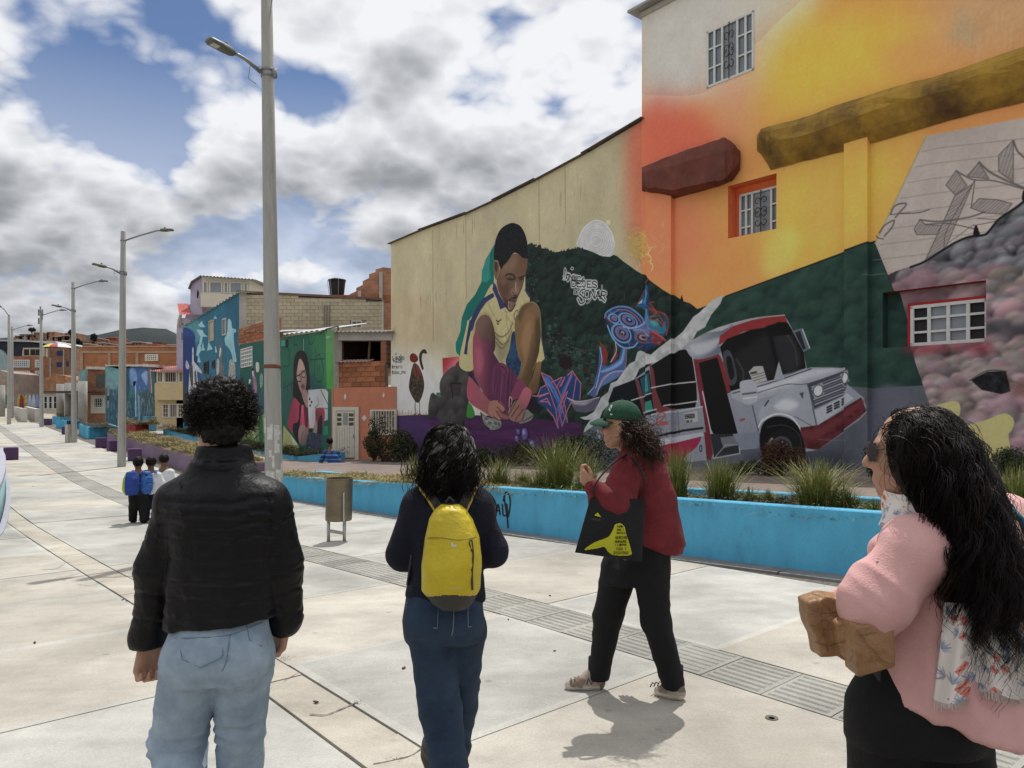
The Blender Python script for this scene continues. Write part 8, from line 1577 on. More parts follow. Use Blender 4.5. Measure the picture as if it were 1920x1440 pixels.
# ============ woman with the yellow backpack
Y0=2.85;w=W(Y0);gnd=gz(px(838,0,Y0)[0],Y0);wo=thing('person','woman with curly grey-streaked hair, navy sweater and dark jeans, seen from behind','person',(px(838,0,Y0)[0],Y0,gnd))
SH=[(w(786,945),w(755,1038,.0),w(778,1052,.26)),(w(893,945),w(921,1033,.02),w(900,1045,.28))];LEG=[(w(805,1180,-.01),w(826,1330,-.02),w(856,1530,-.12)),(w(870,1180,.03),w(862,1320,.16),w(846,1480,.22))]
V=VW(w,(690,780,980,1560),(-.35,.45),.008);A=head(V,w(840,858,.03),.2,.95);V.chain([w(840,930),w(840,890,.02)],[.055,.052]);V.loft([(w(0,1190)[2],w(836,0)[0],Y0,.13,.09),(w(0,1080)[2],w(838,0)[0],Y0,.11,.08),(w(0,950)[2],w(838,0)[0],Y0,.13,.08),(w(0,915)[2],w(838,0)[0],Y0,.07,.05)],.04)
for(a,b,c),(h_,k_,f_)in zip(SH,LEG):V.chain([a,b,c],[.04,.036,.026]);V.chain([h_,k_,f_],[.07,.05,.035])
v,f=V.mesh();parts=[(v,f)]
for(a,b,c),sg in zip(SH,(1,-1)):HV=Vol(c-.16,c+.2,.005);hand(HV,c+unit(c-b)*.02,c-b,(sg,0,0),(0,0,1),.9);parts.append(HV.mesh())
def join(parts):
    o,vs,fs=0,[],[]
    for v,f in parts:vs.append(v);fs.append(f+o);o+=len(v)
    return np.vstack(vs),np.vstack(fs)
raw('body',*join(parts),M_SKIN,wo)
SV_=VW(w,(690,870,980,1150),(-.3,.4),.0065);SV_.loft([(w(0,1124)[2],w(835,0)[0],Y0,.152,.110),(w(0,1080)[2],w(838,0)[0],Y0,.140,.110),(w(0,1010)[2],w(838,0)[0],Y0,.132,.110),(w(0,960)[2],w(839,0)[0],Y0,.140,.105),(w(0,935)[2],w(840,0)[0],Y0,.118,.09),(w(0,908)[2],w(842,0)[0],Y0+.01,.07,.065)],.03)
for a,b,c in SH:SV_.cap(w(840,926),a,.05,.056,.05);SV_.chain([a,b,c],[.058,.057,.042],.03)
SV_.cut(w(840,1120),(-.06,0,-1));garment('sweater',SV_,M_NAVY,wo,.0045,(10,10,8),4)
PV2=VW(w,(720,1080,960,1550),(-.4,.45),.0075);PV2.loft([(w(0,1195)[2],w(833,0)[0],Y0+.01,.146,.118),(w(0,1160)[2],w(832,0)[0],Y0,.152,.122),(w(0,1100)[2],w(835,0)[0],Y0,.142,.100)],.03)
for(h_,k_,f_),rs in zip(LEG,((.086,.070,.058),(.084,.062,.055))):PV2.chain([h_,k_,f_],rs,.028)
for x in(800,868):PV2.ell(w(x,1165,-.07),(.068,.062,.07),.04)
PV2.cut(w(0,1525),(0,0,-1));k1,k2=w(0,1330)[2],w(0,1400)[2]
garment('jeans',PV2,M_DEND,wo,.003,(9,9,7),2,lambda v,n:v+n*(np.clip((w(0,1240)[2]-v[:,2])/.1,0,1)*.0075*(1-2*np.abs(vnoise(v*np.array([7,7,24]),12))))[:,None])
for q in([(762,1130),(822,1134),(820,1178),(762,1172)],[(877,1138),(907,1128),(905,1170),(878,1176)]):surfline(PV2,q+[q[0]],2.4,3.1,.0022,'pocket_stitch',M_STITCH,wo,4,False)
surfline(PV2,[(851,1140),(850,1175),(847,1192)],2.4,3.1,.0022,'seat_seam',M_STITCH,wo)
SV=Vol(LEG[0][2]-.25,LEG[0][2]+(.2,.3,.2),.008);shoe(SV,np.array([LEG[0][2][0],LEG[0][2][1]-.06,gnd+.02]),np.array([LEG[0][2][0],LEG[0][2][1]+.18,gnd]));garment('shoe',SV,M_CHAR,wo,0)
sh2=w(806,1410,.02);SV=Vol(sh2-.25,sh2+.25,.008);shoe(SV,w(803,1395,.02),w(812,1470,.1));SV.cap(w(811,1405,.04),LEG[1][2]+(0,0,.1),.035,.05,.02);garment('shoe',SV,M_CHAR,wo,0)
hc=w(841,858,.02);HV=Vol(hc-(.2,.2,.26),hc+.2,.0065);HV.ell(hc+(0,-.005,.027),(.085,.107,.097),.02);HV.chain([w(838,870,-.03),w(838,905,-.05)],[.078,.056],.04);HV.cut(hc+(0,.06,0),(0,1,-.3));v,f=HV.mesh();n=vnorm(v,f);v=v+n*(.010*vnoise(v*45,2)+.006*vnoise(v*100,3))[:,None];raw('hair_mass',v,f,M_HBLK,wo)
for sd_,N_,m,nm,r_ in((1,520,M_HBLK,'curls',.0014),(2,110,M_HGRY,'grey_curls',.0010)):
    P,d=skull_pts(hc+(0,0,.022),(.089,.110,.10),N_,10+sd_,lambda d:(d[:,2]>(-.35 if sd_==1 else .1))&(d[:,1]<.55));v,f=strands(P,d*.25+np.array([0,-.05,-.5])+np.cross(d,np.array([0,0,1.]))*.4,np.random.RandomState(sd_).uniform(.05,.17,len(P)),20,.011,1.3,1.7,r_,.35,(hc+(0,0,.022),(.091,.112,.102)),seed=sd_,tip=.5,lock=7,fuzz=.004);raw(nm,v,f,m,wo)['kind']='stuff'
R_=np.random.RandomState(9);P=np.stack([px(x,y,Y0-.10+dd)for x,y,dd in zip(R_.normal(840,30,700),R_.uniform(850,890,700),R_.uniform(-.02,.08,700))]);v,f=strands(P,np.stack([R_.normal(0,.3,700),R_.normal(-.1,.2,700),-np.ones(700)],1),R_.uniform(.05,.13,700),18,.0085,1.6,1.2,.0015,.35,seed=7,tip=.5);raw('curls',v,f,M_HBLK,wo)['kind']='stuff'
# yellow backpack, worn: a thing of its own
bk=thing('backpack','yellow backpack with a dark bottom and one side zip, worn over the navy sweater','backpack',w(845,1040,-.16));BV=VW(w,(770,890,930,1160),(-.36,.0),.0055);q=lambda x,y,d=-.17:w(x,y,d)
BV.loft([(q(0,1142)[2],q(850,0)[0],Y0-.165,.045,.05),(q(0,1132)[2],q(848,0)[0],Y0-.165,.070,.065),(q(0,1105)[2],q(846,0)[0],Y0-.165,.100,.085),(q(0,1060)[2],q(847,0)[0],Y0-.165,.104,.092),(q(0,1010)[2],q(847,0)[0],Y0-.16,.094,.085),(q(0,975)[2],q(845,0)[0],Y0-.15,.076,.072),(q(0,958)[2],q(844,0)[0],Y0-.145,.055,.058),(q(0,948)[2],q(843,0)[0],Y0-.14,.03,.035)],.02,2.4)
v,f=BV.mesh();v=relax(v,f,2);n=vnorm(v,f);v=folds(v,n,.0045,(9,9,5),11);fz=v[f].mean(1);bot=fz[:,2]<q(0,1106)[2]-.10*((fz[:,0]-q(848,0)[0])**2)/.01*.2;side=(n[f].mean(1)[:,1]>-.02)
raw('pack_body',v,f,[M_YELL,M_CHAR],bk,True,midx=np.where(bot|side,1,0))
S_=lambda pts,r,nm,m,**k:surfline(BV,pts,2.3,2.95,r,nm,m,bk,**k)
S_([(802,1009),(830,1008),(860,1012),(893,1008)],.0018,'panel_seam',mat('dark_yellow_seam',(.25,.19,.01),.7));S_([(884,1012),(887,1040),(885,1075),(886,1106)],.0042,'zip',M_CHAR);S_([(884,1012),(880,1016),(884,1032),(887,1038)],.0022,'zip_pull',M_GLBK)
for pts in([(846,1018),(849,1016),(851,1022),(856,1021),(857,1024),(851,1026),(846,1024)],):surfpoly(BV,pts,2.3,2.95,'logo',M_WHF,bk,.003,1.0)
lt=MB()
for k in range(7):
    a=BV.hit(843+k*3.6,1104.5-.1*k,2.3,2.95,.003);b_=BV.hit(845.2+k*3.6,1102.3-.1*k,2.3,2.95,.003)
    if a is not None and b_ is not None:lt.tube([a,(a+b_)/2+(0,0,.001),b_],.0008,4)
lt.build('lettering',M_WHF,bk)['kind']='stuff'
MB().tube([w(838,955,-.13),w(837,940,-.15),w(843,932,-.15),w(850,939,-.15),w(850,955,-.13)],.004,6).build('handle',M_CHAR,bk,True)
for pts,e in(([(818,962),(801,935),(786,915),(779,905)],-1),([(873,962),(884,938),(894,914)],1)):
    P_=spline(np.array(pts,float),5,False);mb=MB();ed=MB();ring=[]
    for x,y in P_:
        hh=[SV_.hit(x-e*t*20,y,2.3,3.1,.010)for t in np.linspace(0,1,5)]
        if any(h is None for h in hh):continue
        ring.append(hh)
    if len(ring)>1:mb.loft(ring,False,closed=False).build('strap',M_CHAR,bk,True);ed.tube([r_[0]for r_ in ring],.0045,6).build('strap_edge',mat('yellow_ochre_trim',(.50,.34,.06),.6,.1,20),bk,True)
MB().tube([w(772,1040,-.06),w(767,1075,-.05),w(764,1095,-.03)],.012,6,flat=.4).build('side_strap',M_CHAR,bk,True)
# ============ woman in the green cap
Y0=4.25;w=W(Y0);gnd=gz(px(1185,0,Y0)[0],Y0);cw=thing('person','woman in green cap, burgundy fleece and black trousers, walking left in profile','person',(px(1185,0,Y0)[0],Y0,gnd))
ZG=lambda x,y,d:np.array([px(x,y,Y0+d)[0],Y0+d,gz(px(x,y,Y0+d)[0],Y0+d)])
YAW=1.22;SHN=(w(1182,868,-.11),w(1150,952,-.20),w(1112,914,-.24));SHF=(w(1222,872,.13),w(1232,958,.18),w(1205,985,.24))
LEG=[(w(1163,1062,.05),w(1140,1155,.07),w(1122,1275,.09)),(w(1220,1062,-.06),w(1230,1165,-.08),w(1262,1282,-.05))]
V=VW(w,(1050,740,1330,1340),(-.45,.45),.0085);A=head(V,w(1164,800,-.03),YAW,.98);V.chain([w(1186,850,-.01),w(1172,822,-.02)],[.056,.052]);V.loft([(w(0,1075)[2],w(1195,0)[0],Y0,.12,.10),(w(0,960)[2],w(1205,0)[0],Y0,.12,.09),(w(0,862)[2],w(1200,0)[0],Y0,.11,.08),(w(0,845)[2],w(1190,0)[0],Y0,.06,.05)],.04,yaw=.6)
for(a,b,c),(h_,k_,f_)in zip((SHN,SHF),LEG):V.chain([a,b,c],[.042,.036,.026]);V.chain([h_,k_,f_],[.07,.05,.034])
parts=[V.mesh()];HV=Vol(SHN[2]-.14,SHN[2]+.14,.0042);hand(HV,SHN[2]+(-.004,0,.0),w(1102,900,-.24)-w(1114,914,-.24),(.75,.45,.2),(.1,-.4,.9),1.5,.95);parts.append(HV.mesh());HV=Vol(SHF[2]-.16,SHF[2]+.16,.006);hand(HV,SHF[2],(-.4,.6,-.4),(0,0,-1),(-1,0,0),.9);parts.append(HV.mesh());raw('body',*join(parts),M_SKIN2,cw)
JC=VW(w,(1060,800,1320,1060),(-.45,.45),.0078);JC.loft([(w(0,1034)[2],w(1236,0)[0],Y0+.01,.118,.135),(w(0,1018)[2],w(1236,0)[0],Y0,.138,.155),(w(0,985)[2],w(1229,0)[0],Y0,.136,.155),(w(0,930)[2],w(1219,0)[0],Y0,.132,.155),(w(0,885)[2],w(1210,0)[0],Y0,.118,.15),(w(0,862)[2],w(1203,0)[0],Y0,.10,.12),(w(0,842)[2],w(1190,0)[0],Y0,.07,.07)],.04,2.4,.25)
JC.chain(SHN,[.085,.092,.042],.035);JC.cap(SHN[1]+(.02,0,.02),SHN[1]+(-.05,-.02,.035),.088,.075,.04);JC.chain(SHF,[.08,.07,.045],.035);JC.loft([(w(0,850)[2],w(1188,0)[0],Y0-.01,.074,.074),(w(0,826)[2],w(1176,0)[0],Y0-.015,.066,.066)],.015)
garment('fleece',JC,M_BURG,cw,.006,(8,8,6),3,lambda v,n:v+n*(.008*(1-2*np.abs(vnoise((v@np.array([[.8,0,.6],[0,1,0],[-.6,0,.8]]))*np.array([8,8,26]),41)))*np.exp(-(np.linalg.norm(v-SHN[1],axis=1)/.14)**2)+.006*np.exp(-((v[:,2]-w(0,1024)[2])/.02)**2)*-1)[:,None])
PC=VW(w,(1080,1000,1320,1310),(-.4,.4),.008);PC.loft([(w(0,1092)[2],w(1190,0)[0],Y0,.155,.135),(w(0,1060)[2],w(1198,0)[0],Y0,.145,.138),(w(0,1015)[2],w(1225,0)[0],Y0,.12,.12)],.04,2.2)
PC.chain(LEG[0],[.108,.080,.055],.035);PC.chain(LEG[1],[.102,.078,.062],.035);PC.ell(w(1222,1062,-.05),(.09,.09,.09),.04);PC.cut(w(0,1284),(0,0,-1));garment('trousers',PC,M_BLKC,cw,.004,(8,8,10),5)
for i,(hx,hd,tx,td)in enumerate(((1136,.10,1055,.11),(1286,-.10,1224,.02))):
    SV=VW(w,(1030,1220,1310,1340),(-.35,.35),.0045);a,b_=ZG(hx,1290,hd),ZG(tx,1290,td);shoe(SV,a,b_);v,f=SV.mesh();n=vnorm(v,f);c=v[f].mean(1);raw('shoe',v,f,[M_SHOE,M_SOLE],cw,True,midx=(c[:,2]<a[2]+.032-.0).astype(int));d=unit(b_-a)
    lc=MB();sd=np.array([d[1],-d[0],0])
    for k in range(5):
        p=a+d*(.115+.022*k)+Z*(.088-.007*k);lc.tube([p-sd*.028-Z*.012,p+Z*.004,p+sd*.028-Z*.012],.0035,5)
    lc.build('laces',M_GLBK,cw,True)['kind']='stuff';SK=MB();SK.lathe([(.046,.06),(.044,.12),(.042,.19)],a+d*.06,12).build('sock',M_BLKC,cw,True)
    surfpoly(SV,[(1066,1272),(1082,1266),(1098,1276),(1092,1290),(1070,1288)]if i==0 else[(1232,1284),(1246,1278),(1256,1288),(1250,1300),(1236,1298)],3.6,4.8,'shoe_panel',mat('tan_suede',(.21,.165,.125),.9,.2,20),cw,.003,1.2);surfpoly(SV,[(1122,1272),(1134,1270),(1140,1290),(1126,1294)]if i==0 else[(1268,1278),(1284,1282),(1286,1298),(1272,1298)],3.6,4.8,'heel_panel',mat('grey_mesh',(.14,.13,.115),.9,.2,30),cw,.003,1.2)
    x0=1108 if i==0 else 1262;e=[SV.hit(x,y,3.6,4.8,.003)for x,y in((x0-8,1283),(x0-5,1272),(x0+1,1283),(x0+5,1272))];e=[p for p in e if p is not None]
    if len(e)>2:MB().tube(e,.004,5).build('letter_patch',M_CHAR,cw)
# cap with brim, sunglasses, hair
hc=w(1164,800,-.03);fdir=np.array([-math.sin(YAW),math.cos(YAW),0]);ldir=np.array([-math.cos(YAW),-math.sin(YAW),0]);HA=lambda x,y,z:hc+ldir*x+fdir*y+Z*z
CV=Vol(hc-.24,hc+.24,.005);Rm=np.stack([ldir,fdir,np.array([0,0,1.])],1).T;CV.ell(HA(0,-.008,.052),(.089,.108,.098),.01,Rm);CV.cut(HA(0,0,.040),np.array([0,0,-1.])+fdir*.12);CV.f=np.maximum(CV.f,-np.minimum(CV.f+.008,1)*0+CV.f);garment('cap',CV,M_GRN,cw,.0012,(20,20,20),2)
rings=[]
for i,a in enumerate(np.linspace(-1.15,1.15,13)):
    ri,ro=.088,.088+.082*math.cos(a*1.12)**.6;e=lambda r,z:HA(r*math.sin(a)*.92,r*math.cos(a)*1.12-.012,z);zz=.045-.022*abs(math.sin(a));rings.append([e(ri,zz+.003),e((ri+ro)/2,zz+.001),e(ro,zz-.022),e(ro,zz-.026),e((ri+ro)/2,zz-.004),e(ri,zz-.002)])
MB().loft(rings).build('cap_brim',M_GRN,cw,True);MB().lathe([(.008,0),(.006,.006),(.001,.008)],HA(0,-.008,.149),10).build('cap_button',M_GRN,cw,True)
lg=MB();q=HA(.070,.02,.078);lg.tube([HA(.082,.030,.072),HA(.083,.036,.066),HA(.084,.041,.074)],.003,4);lg.build('cap_mark',M_WHF,cw)
q=MB()
for z in(.075,.055,.035):pass
surfpoly(CV,[(1140,768),(1144,762),(1147,757),(1149,759),(1146,766),(1144,771)],3.9,4.4,'cap_emblem',M_WHF,cw,.003,1.0)
gl=MB()
for sg in(-1,1):
    o=HA(sg*.034,.098,.004);rg_=[o+ldir*(.026*math.cos(t))+Z*(.020*math.sin(t))+fdir*(-.010*abs(math.cos(t))if math.cos(t)*sg>0 else 0)for t in np.linspace(0,6.283,15)[:-1]];gl.add(rg_+[p-fdir*.003 for p in rg_],[tuple(range(14)),tuple(range(27,13,-1))])
    MB().tube([HA(sg*.062,.088,.010),HA(sg*.078,.03,.012),HA(sg*.079,-.01,.006)],.0028,5).build('glasses_arm',mat('gold_wire',(.35,.22,.08),.4,.1,9,metal=.6),cw)
gl.tube([HA(-.012,.100,.010),HA(.012,.100,.010)],.002,5).build('sunglasses',M_GLBK,cw)
MB().tube([HA(-.02,.0925,-.063),HA(0,.0975,-.063),HA(.02,.0925,-.063)],.005,6,flat=.6).build('lips',mat('lip_tone',(.28,.09,.075),.5),cw,True)
R_=np.random.RandomState(31);HV=Vol(hc-.3,hc+.3,.0075);HV.ell(HA(0,-.035,-.015),(.082,.078,.085),.03,Rm);HV.chain([HA(0,-.07,-.03),w(1212,835,-.06),w(1234,862,-.06)],[.07,.062,.03],.03);HV.cut(HA(0,.012,0),fdir);HV.cut(HA(0,0,.05),(0,0,1));v,f=HV.mesh();n=vnorm(v,f);v=v+n*(.014*vnoise(v*40,2))[:,None];raw('hair_mass',v,f,M_HBRN,cw)
for m,nm,N_,sd_ in((M_HBRN,'curls',1200,3),(M_HRED,'curl_ends',450,5)):
    R_=np.random.RandomState(sd_);a=R_.uniform(0,1,N_);P=hc+(ldir[None]*R_.normal(0,.055,N_)[:,None]+fdir[None]*(-.02-R_.uniform(0,.085,N_))[:,None]+np.array([0,0,1.])[None]*R_.uniform(-.075,.035,N_)[:,None]);v,f=strands(P,-fdir[None]*.7+R_.normal(0,.35,(N_,3))-Z*.35,R_.uniform(.10,.27,N_),20,.011,1.5,.9,.0017,.5,(hc,(.08,.09,.09)),seed=sd_,tip=.4);raw(nm,v,f,m,cw)['kind']='stuff'
# tote bag hanging from her shoulder
tb=thing('tote_bag','black cloth tote bag with a yellow printed figure, hung from a burgundy sleeve','bag',w(1145,1000,-.30));dB=-.30
TV=VW(w,(1060,915,1225,1065),(-.42,-.15),.005);cn_=[(1107,934),(1210,936),(1204,1054),(1078,1036)];C4=[w(x,y,dB+e)for(x,y),e in zip(cn_,(.0,.03,.02,-.02))];gN=unit(np.cross(C4[1]-C4[0],C4[3]-C4[0]))
v,f=[],[];nu,nv=22,22
for sgn in(0,1):
    for j in range(nv+1):
        for i in range(nu+1):
            a,b=i/nu,j/nv;p=(C4[0]*(1-a)+C4[1]*a)*(1-b)+(C4[3]*(1-a)+C4[2]*a)*b;bul=.030*(math.sin(a*math.pi)*min(1,b*2.2)*(1-b**6))**.7+.006*math.sin(a*9+b*4)*math.sin(a*math.pi)*math.sin(b*math.pi);v.append(p+np.array([0,-1,0])*bul*(1 if sgn==0 else-1)+np.array([0,.004 if sgn else 0,0]))
for sgn in(0,1):
    k=sgn*(nu+1)*(nv+1)
    for j in range(nv):
        for i in range(nu):a=k+j*(nu+1)+i;q=(a,a+1,a+nu+2,a+nu+1);f.append(q if sgn==0 else q[::-1])
k=(nu+1)*(nv+1)
for i in range(nv):a=i*(nu+1);f+=[(a,a+nu+1,k+a+nu+1,k+a),(a+nu,k+a+nu,k+a+2*nu+1,a+2*nu+1)]
for i in range(nu):a=nv*(nu+1)+i;f.append((a,a+1,k+a+1,k+a))
def bag_at(x,y,off=.003):                       # printed marks follow the bulging front
    u=np.array([(x-cn_[0][0])/103.,(y-934)/110.]);
    for _ in range(12):
        a,b=u;P2=(np.array(cn_[0])*(1-a)+np.array(cn_[1])*a)*(1-b)+(np.array(cn_[3])*(1-a)+np.array(cn_[2])*a)*b;u=u+(np.array([x,y])-P2)/np.array([110.,112.])*.9
    a,b=np.clip(u,0,1);p=(C4[0]*(1-a)+C4[1]*a)*(1-b)+(C4[3]*(1-a)+C4[2]*a)*b;bul=.030*(max(math.sin(a*math.pi),0)*min(1,b*2.2)*(1-b**6))**.7+.006*math.sin(a*9+b*4)*math.sin(a*math.pi)*math.sin(b*math.pi);return p+np.array([0,-1,0])*(bul+off)
raw('bag',v,f,mat('black_canvas',(.012,.012,.014),.9,.2,20,.3,200),tb)
def printpoly(pts,m,name,off=.0025,cell=1.6):
    p=np.array(pts,float);x0,y0=p.min(0);x1,y1=p.max(0);nx_,ny_=max(2,int((x1-x0)/cell)),max(2,int((y1-y0)/cell));g,v,f={},[],[]
    M_=fill((p-[x0,y0])/[(x1-x0)/nx_,(y1-y0)/ny_],ny_,nx_)
    def vid(i,j):
        if(i,j)not in g:g[(i,j)]=len(v);v.append(bag_at(x0+(x1-x0)*i/nx_,y0+(y1-y0)*j/ny_,off))
        return g[(i,j)]
    for j in range(ny_):
        for i in range(nx_):
            if M_[j,i]>.5:f.append((vid(i,j),vid(i+1,j),vid(i+1,j+1),vid(i,j+1)))
    return raw(name,v,f,m,tb)if f else None
M_PRT=mat('yellow_print',(.42,.42,.02),.8,.1,12);zq=(1020,720,2.0567)
printpoly(spline(T(zq,"155,638 190,610 225,595 245,585 262,560 270,540 290,534 305,545 312,570 322,600 334,640 330,658 270,658 245,645 230,625 200,632"),5),M_PRT,'print',cell=1.0)
printpoly(T(zq,"192,505 206,494 218,512 205,508"),M_PRT,'print',cell=.8);printpoly(T(zq,"181,515 216,517 216,527 181,525"),mat('dark_label',(.03,.03,.028),.8),'label',cell=1)
tx=MB()
for st_,x,y,h in(("TIERRA",1154.5,987,3.4),("AGUA Y",1154.5,993,3.6),("JUSTICIA",1153.5,999,3.6),("DERECHOS",1152.5,1008.5,5),("HUMANOS",1152,1016,5),("Y LIBERTAD",1152,1021.5,3.4),("VIDA Y",1154,1030,5.4),("DIGNIDAD",1150,1038,5.6)):
    cx=x
    for ch in st_:
        for sk in(GLYPH.get(ch)or '').split('|'):
            if sk:tx.tube([bag_at(cx+g_[0]/6.*h*.62,y-g_[1]/6.*h,.004)for g_ in[[float(u)for u in q.split(',')]for q in sk.split()]],.0011,3)
        cx+=h*.62
tx.build('lettering',M_BLKC,tb)['kind']='stuff'
for a,b_,c_ in(((1112,935),(1118,905),(1150,868)),((1206,937),(1208,900),(1196,872))):
    P=[w(*a,dB+.01),w(*b_,-.30),w(*c_,-.235),w(1178,851,-.15),w(1184,848,-.06)];MB().tube(spline(np.array(P),6,False),.011,8,flat=.45).build('strap',mat('black_strap',(.012,.012,.013),.85),tb,True)
# ============ woman in the pink shirt
Y0=1.85;w=W(Y0);gnd=gz(px(1730,0,Y0)[0],Y0);pk=thing('person','woman in pink shirt with long dark wavy hair and a floral scarf, seen from behind','person',(px(1730,0,Y0)[0],Y0,gnd));YAW=.98
SHN=(w(1722,1030,-.10),w(1640,1135,-.10),w(1560,1150,.10));SHF=(w(1880,985,.08),w(1930,1110,.12),w(1850,1190,.3));LEG=[(w(1672,1330,.0),w(1655,1520,.06),w(1650,1900,.02)),(w(1778,1330,.03),w(1800,1520,-.02),w(1825,1900,-.14))]
V=VW(w,(1480,750,2040,1960),(-.4,.6),.0085);head(V,w(1716,850,.0),YAW,.98);V.chain([w(1745,960,-.01),w(1728,910,-.01)],[.056,.052]);V.loft([(w(0,1340)[2],w(1725,0)[0],Y0,.12,.10),(w(0,1150)[2],w(1755,0)[0],Y0,.10,.08),(w(0,1030)[2],w(1790,0)[0],Y0,.12,.08),(w(0,975)[2],w(1770,0)[0],Y0,.06,.05)],.04,yaw=.5)
for(a,b,c),(h_,k_,f_)in zip((SHN,SHF),LEG):V.chain([a,b,c],[.042,.036,.027]);V.chain([h_,k_,f_],[.07,.05,.035])
parts=[V.mesh()]
for(a,b,c)in(SHN,SHF):HV=Vol(c-.16,c+.16,.006);hand(HV,c,unit(c-b)+np.array([0,.2,-.1]),(.3,-.2,-.9),(0,0,1),.9);parts.append(HV.mesh())
raw('body',*join(parts),M_SKIN,pk)
PV3=VW(w,(1540,1220,1900,1930),(-.4,.4),.0085);PV3.loft([(w(0,1385)[2],w(1715,0)[0],Y0,.150,.13),(w(0,1320)[2],w(1716,0)[0],Y0,.150,.125),(w(0,1230)[2],w(1735,0)[0],Y0,.115,.09)],.04);PV3.chain(LEG[0],[.098,.085,.075],.03);PV3.chain(LEG[1],[.095,.082,.072],.03);PV3.ell(w(1770,1330,-.06),(.085,.085,.10),.04);PV3.cut(w(0,1890),(0,0,-1));garment('trousers',PV3,M_BLKC,pk,.003,(7,7,9),4)
for(h_,k_,f_)in LEG:SV=Vol(f_-.28,f_+.28,.011);shoe(SV,np.array([f_[0]+.03,f_[1]-.05,gnd]),np.array([f_[0]-.10,f_[1]+.17,gnd]));garment('shoe',SV,M_CHAR,pk,0)
JP=VW(w,(1550,900,1990,1400),(-.35,.5),.0068);JP.loft([(w(0,1362)[2],w(1772,0)[0],Y0-.01,.140,.165),(w(0,1300)[2],w(1757,0)[0],Y0,.160,.175),(w(0,1210)[2],w(1760,0)[0],Y0,.148,.150),(w(0,1110)[2],w(1772,0)[0],Y0,.138,.120),(w(0,1030)[2],w(1788,0)[0],Y0,.150,.110),(w(0,990)[2],w(1782,0)[0],Y0,.125,.09),(w(0,958)[2],w(1760,0)[0],Y0,.065,.06)],.035,2.3,.28)
JP.cap(w(1750,1000,-.03),SHN[0],.07,.078,.05);JP.chain(SHN,[.070,.067,.045],.03);JP.ell(w(1642,1116,-.10),(.062,.062,.074),.04);JP.cap(w(1800,985,.03),SHF[0],.06,.07,.04);JP.chain(SHF,[.074,.07,.045],.03);JP.ell(w(1664,1040,.02),(.04,.05,.05),.04)
JP.cut(w(1664,1300),np.array([-.36,0,-1.]),.01)
def shirt(v,n):
    a=1-2*np.abs(vnoise(v*np.array([16,16,4.5]),31));up=np.clip((w(0,1060)[2]-v[:,2])/.2,0,1);arm=np.exp(-(np.linalg.norm(v-w(1668,1080,-.10),axis=1)/.10)**2);b=1-2*np.abs(vnoise((v@np.array([[.7,0,.7],[0,1,0],[-.7,0,.7]]))*np.array([7,7,26]),32));return v+n*(.006*a*up+.009*b*arm)[:,None]
garment('shirt',JP,M_PINK,pk,.004,(7,7,6),8,shirt);surfpoly(JP,[(1640,1028),(1646,1018),(1652,1022),(1650,1050),(1643,1054)],1.5,2.1,'pocket_flap',M_PINK,pk,.006,2.)
# brown quilted jacket carried over the forearm
bj=thing('jacket','brown quilted jacket bundled over the forearm of the pink shirt','jacket',w(1590,1180,-.05));BJ=VW(w,(1485,1090,1690,1285),(-.30,.2),.0042)
BJ.slabpoly(w,[(1506,1124),(1538,1113),(1594,1120),(1602,1165),(1586,1196),(1589,1226),(1575,1233),(1560,1223),(1528,1226),(1522,1190),(1509,1165)],-.02,.034,.007);BJ.slabpoly(w,[(1562,1164),(1600,1150),(1604,1210),(1586,1238),(1569,1206)],-.075,.022,.010,.004)
BJ.slabpoly(w,[(1592,1166),(1660,1160),(1664,1240),(1597,1259),(1590,1214)],-.13,.038,.006,.004)
def quiltb(v,n):                                 # stitched rows with crumpled cloth between
    q=(v[:,2]*.9+v[:,0]*.35)/.034+.16*vnoise(v*13,3);d=np.abs(q-np.round(q))*.034;return v+n*(.0016*(1-2*np.abs(vnoise((v@np.array([[.8,0,.6],[0,1,0],[-.6,0,.8]]))*np.array([16,16,46]),5))))[:,None]
b_=M_BRNJ.node_tree;wv=b_.nodes.new('ShaderNodeTexWave');wv.bands_direction='DIAGONAL';wv.inputs['Scale'].default_value=4.4;wv.inputs['Distortion'].default_value=3.6;wv.inputs['Detail'].default_value=2;wv.inputs['Detail Scale'].default_value=1.5;tcb=b_.nodes.new('ShaderNodeTexCoord');b_.links.new(tcb.outputs['Object'],wv.inputs['Vector']);wr=b_.nodes.new('ShaderNodeMapRange');wr.inputs[1].default_value=0;wr.inputs[2].default_value=.22;b_.links.new(wv.outputs['Fac'],wr.inputs[0]);wb=b_.nodes.new('ShaderNodeBump');wb.inputs['Strength'].default_value=.7;wb.inputs['Distance'].default_value=.006;b_.links.new(wr.outputs[0],wb.inputs['Height']);pb=b_.nodes['Principled BSDF'];b_.links.new(pb.inputs['Normal'].links[0].from_socket,wb.inputs['Normal']);b_.links.new(wb.outputs[0],pb.inputs['Normal'])
garment('quilted_body',BJ,M_BRNJ,bj,.0012,(13,13,9),3,quiltb)
for pts in([(1597,1192),(1630,1188),(1660,1182)],[(1597,1220),(1630,1214),(1661,1206)],[(1600,1246),(1630,1241),(1661,1232)],[(1512,1140),(1545,1150),(1588,1142)],[(1520,1172),(1550,1180),(1584,1170)],[(1528,1204),(1552,1210),(1584,1202)],[(1546,1118),(1540,1160),(1552,1220)]):surfline(BJ,pts,1.4,2.1,.0012,'seam',mat('brown_seam',(.20,.10,.043),.7),bj,lift=.0022)
MB().prism([w(1603,1250,-.06),w(1624,1256,-.06),w(1621,1268,-.06),w(1601,1262,-.06)],(0,.03,0)).build('hem_tab',M_CHAR,bj)
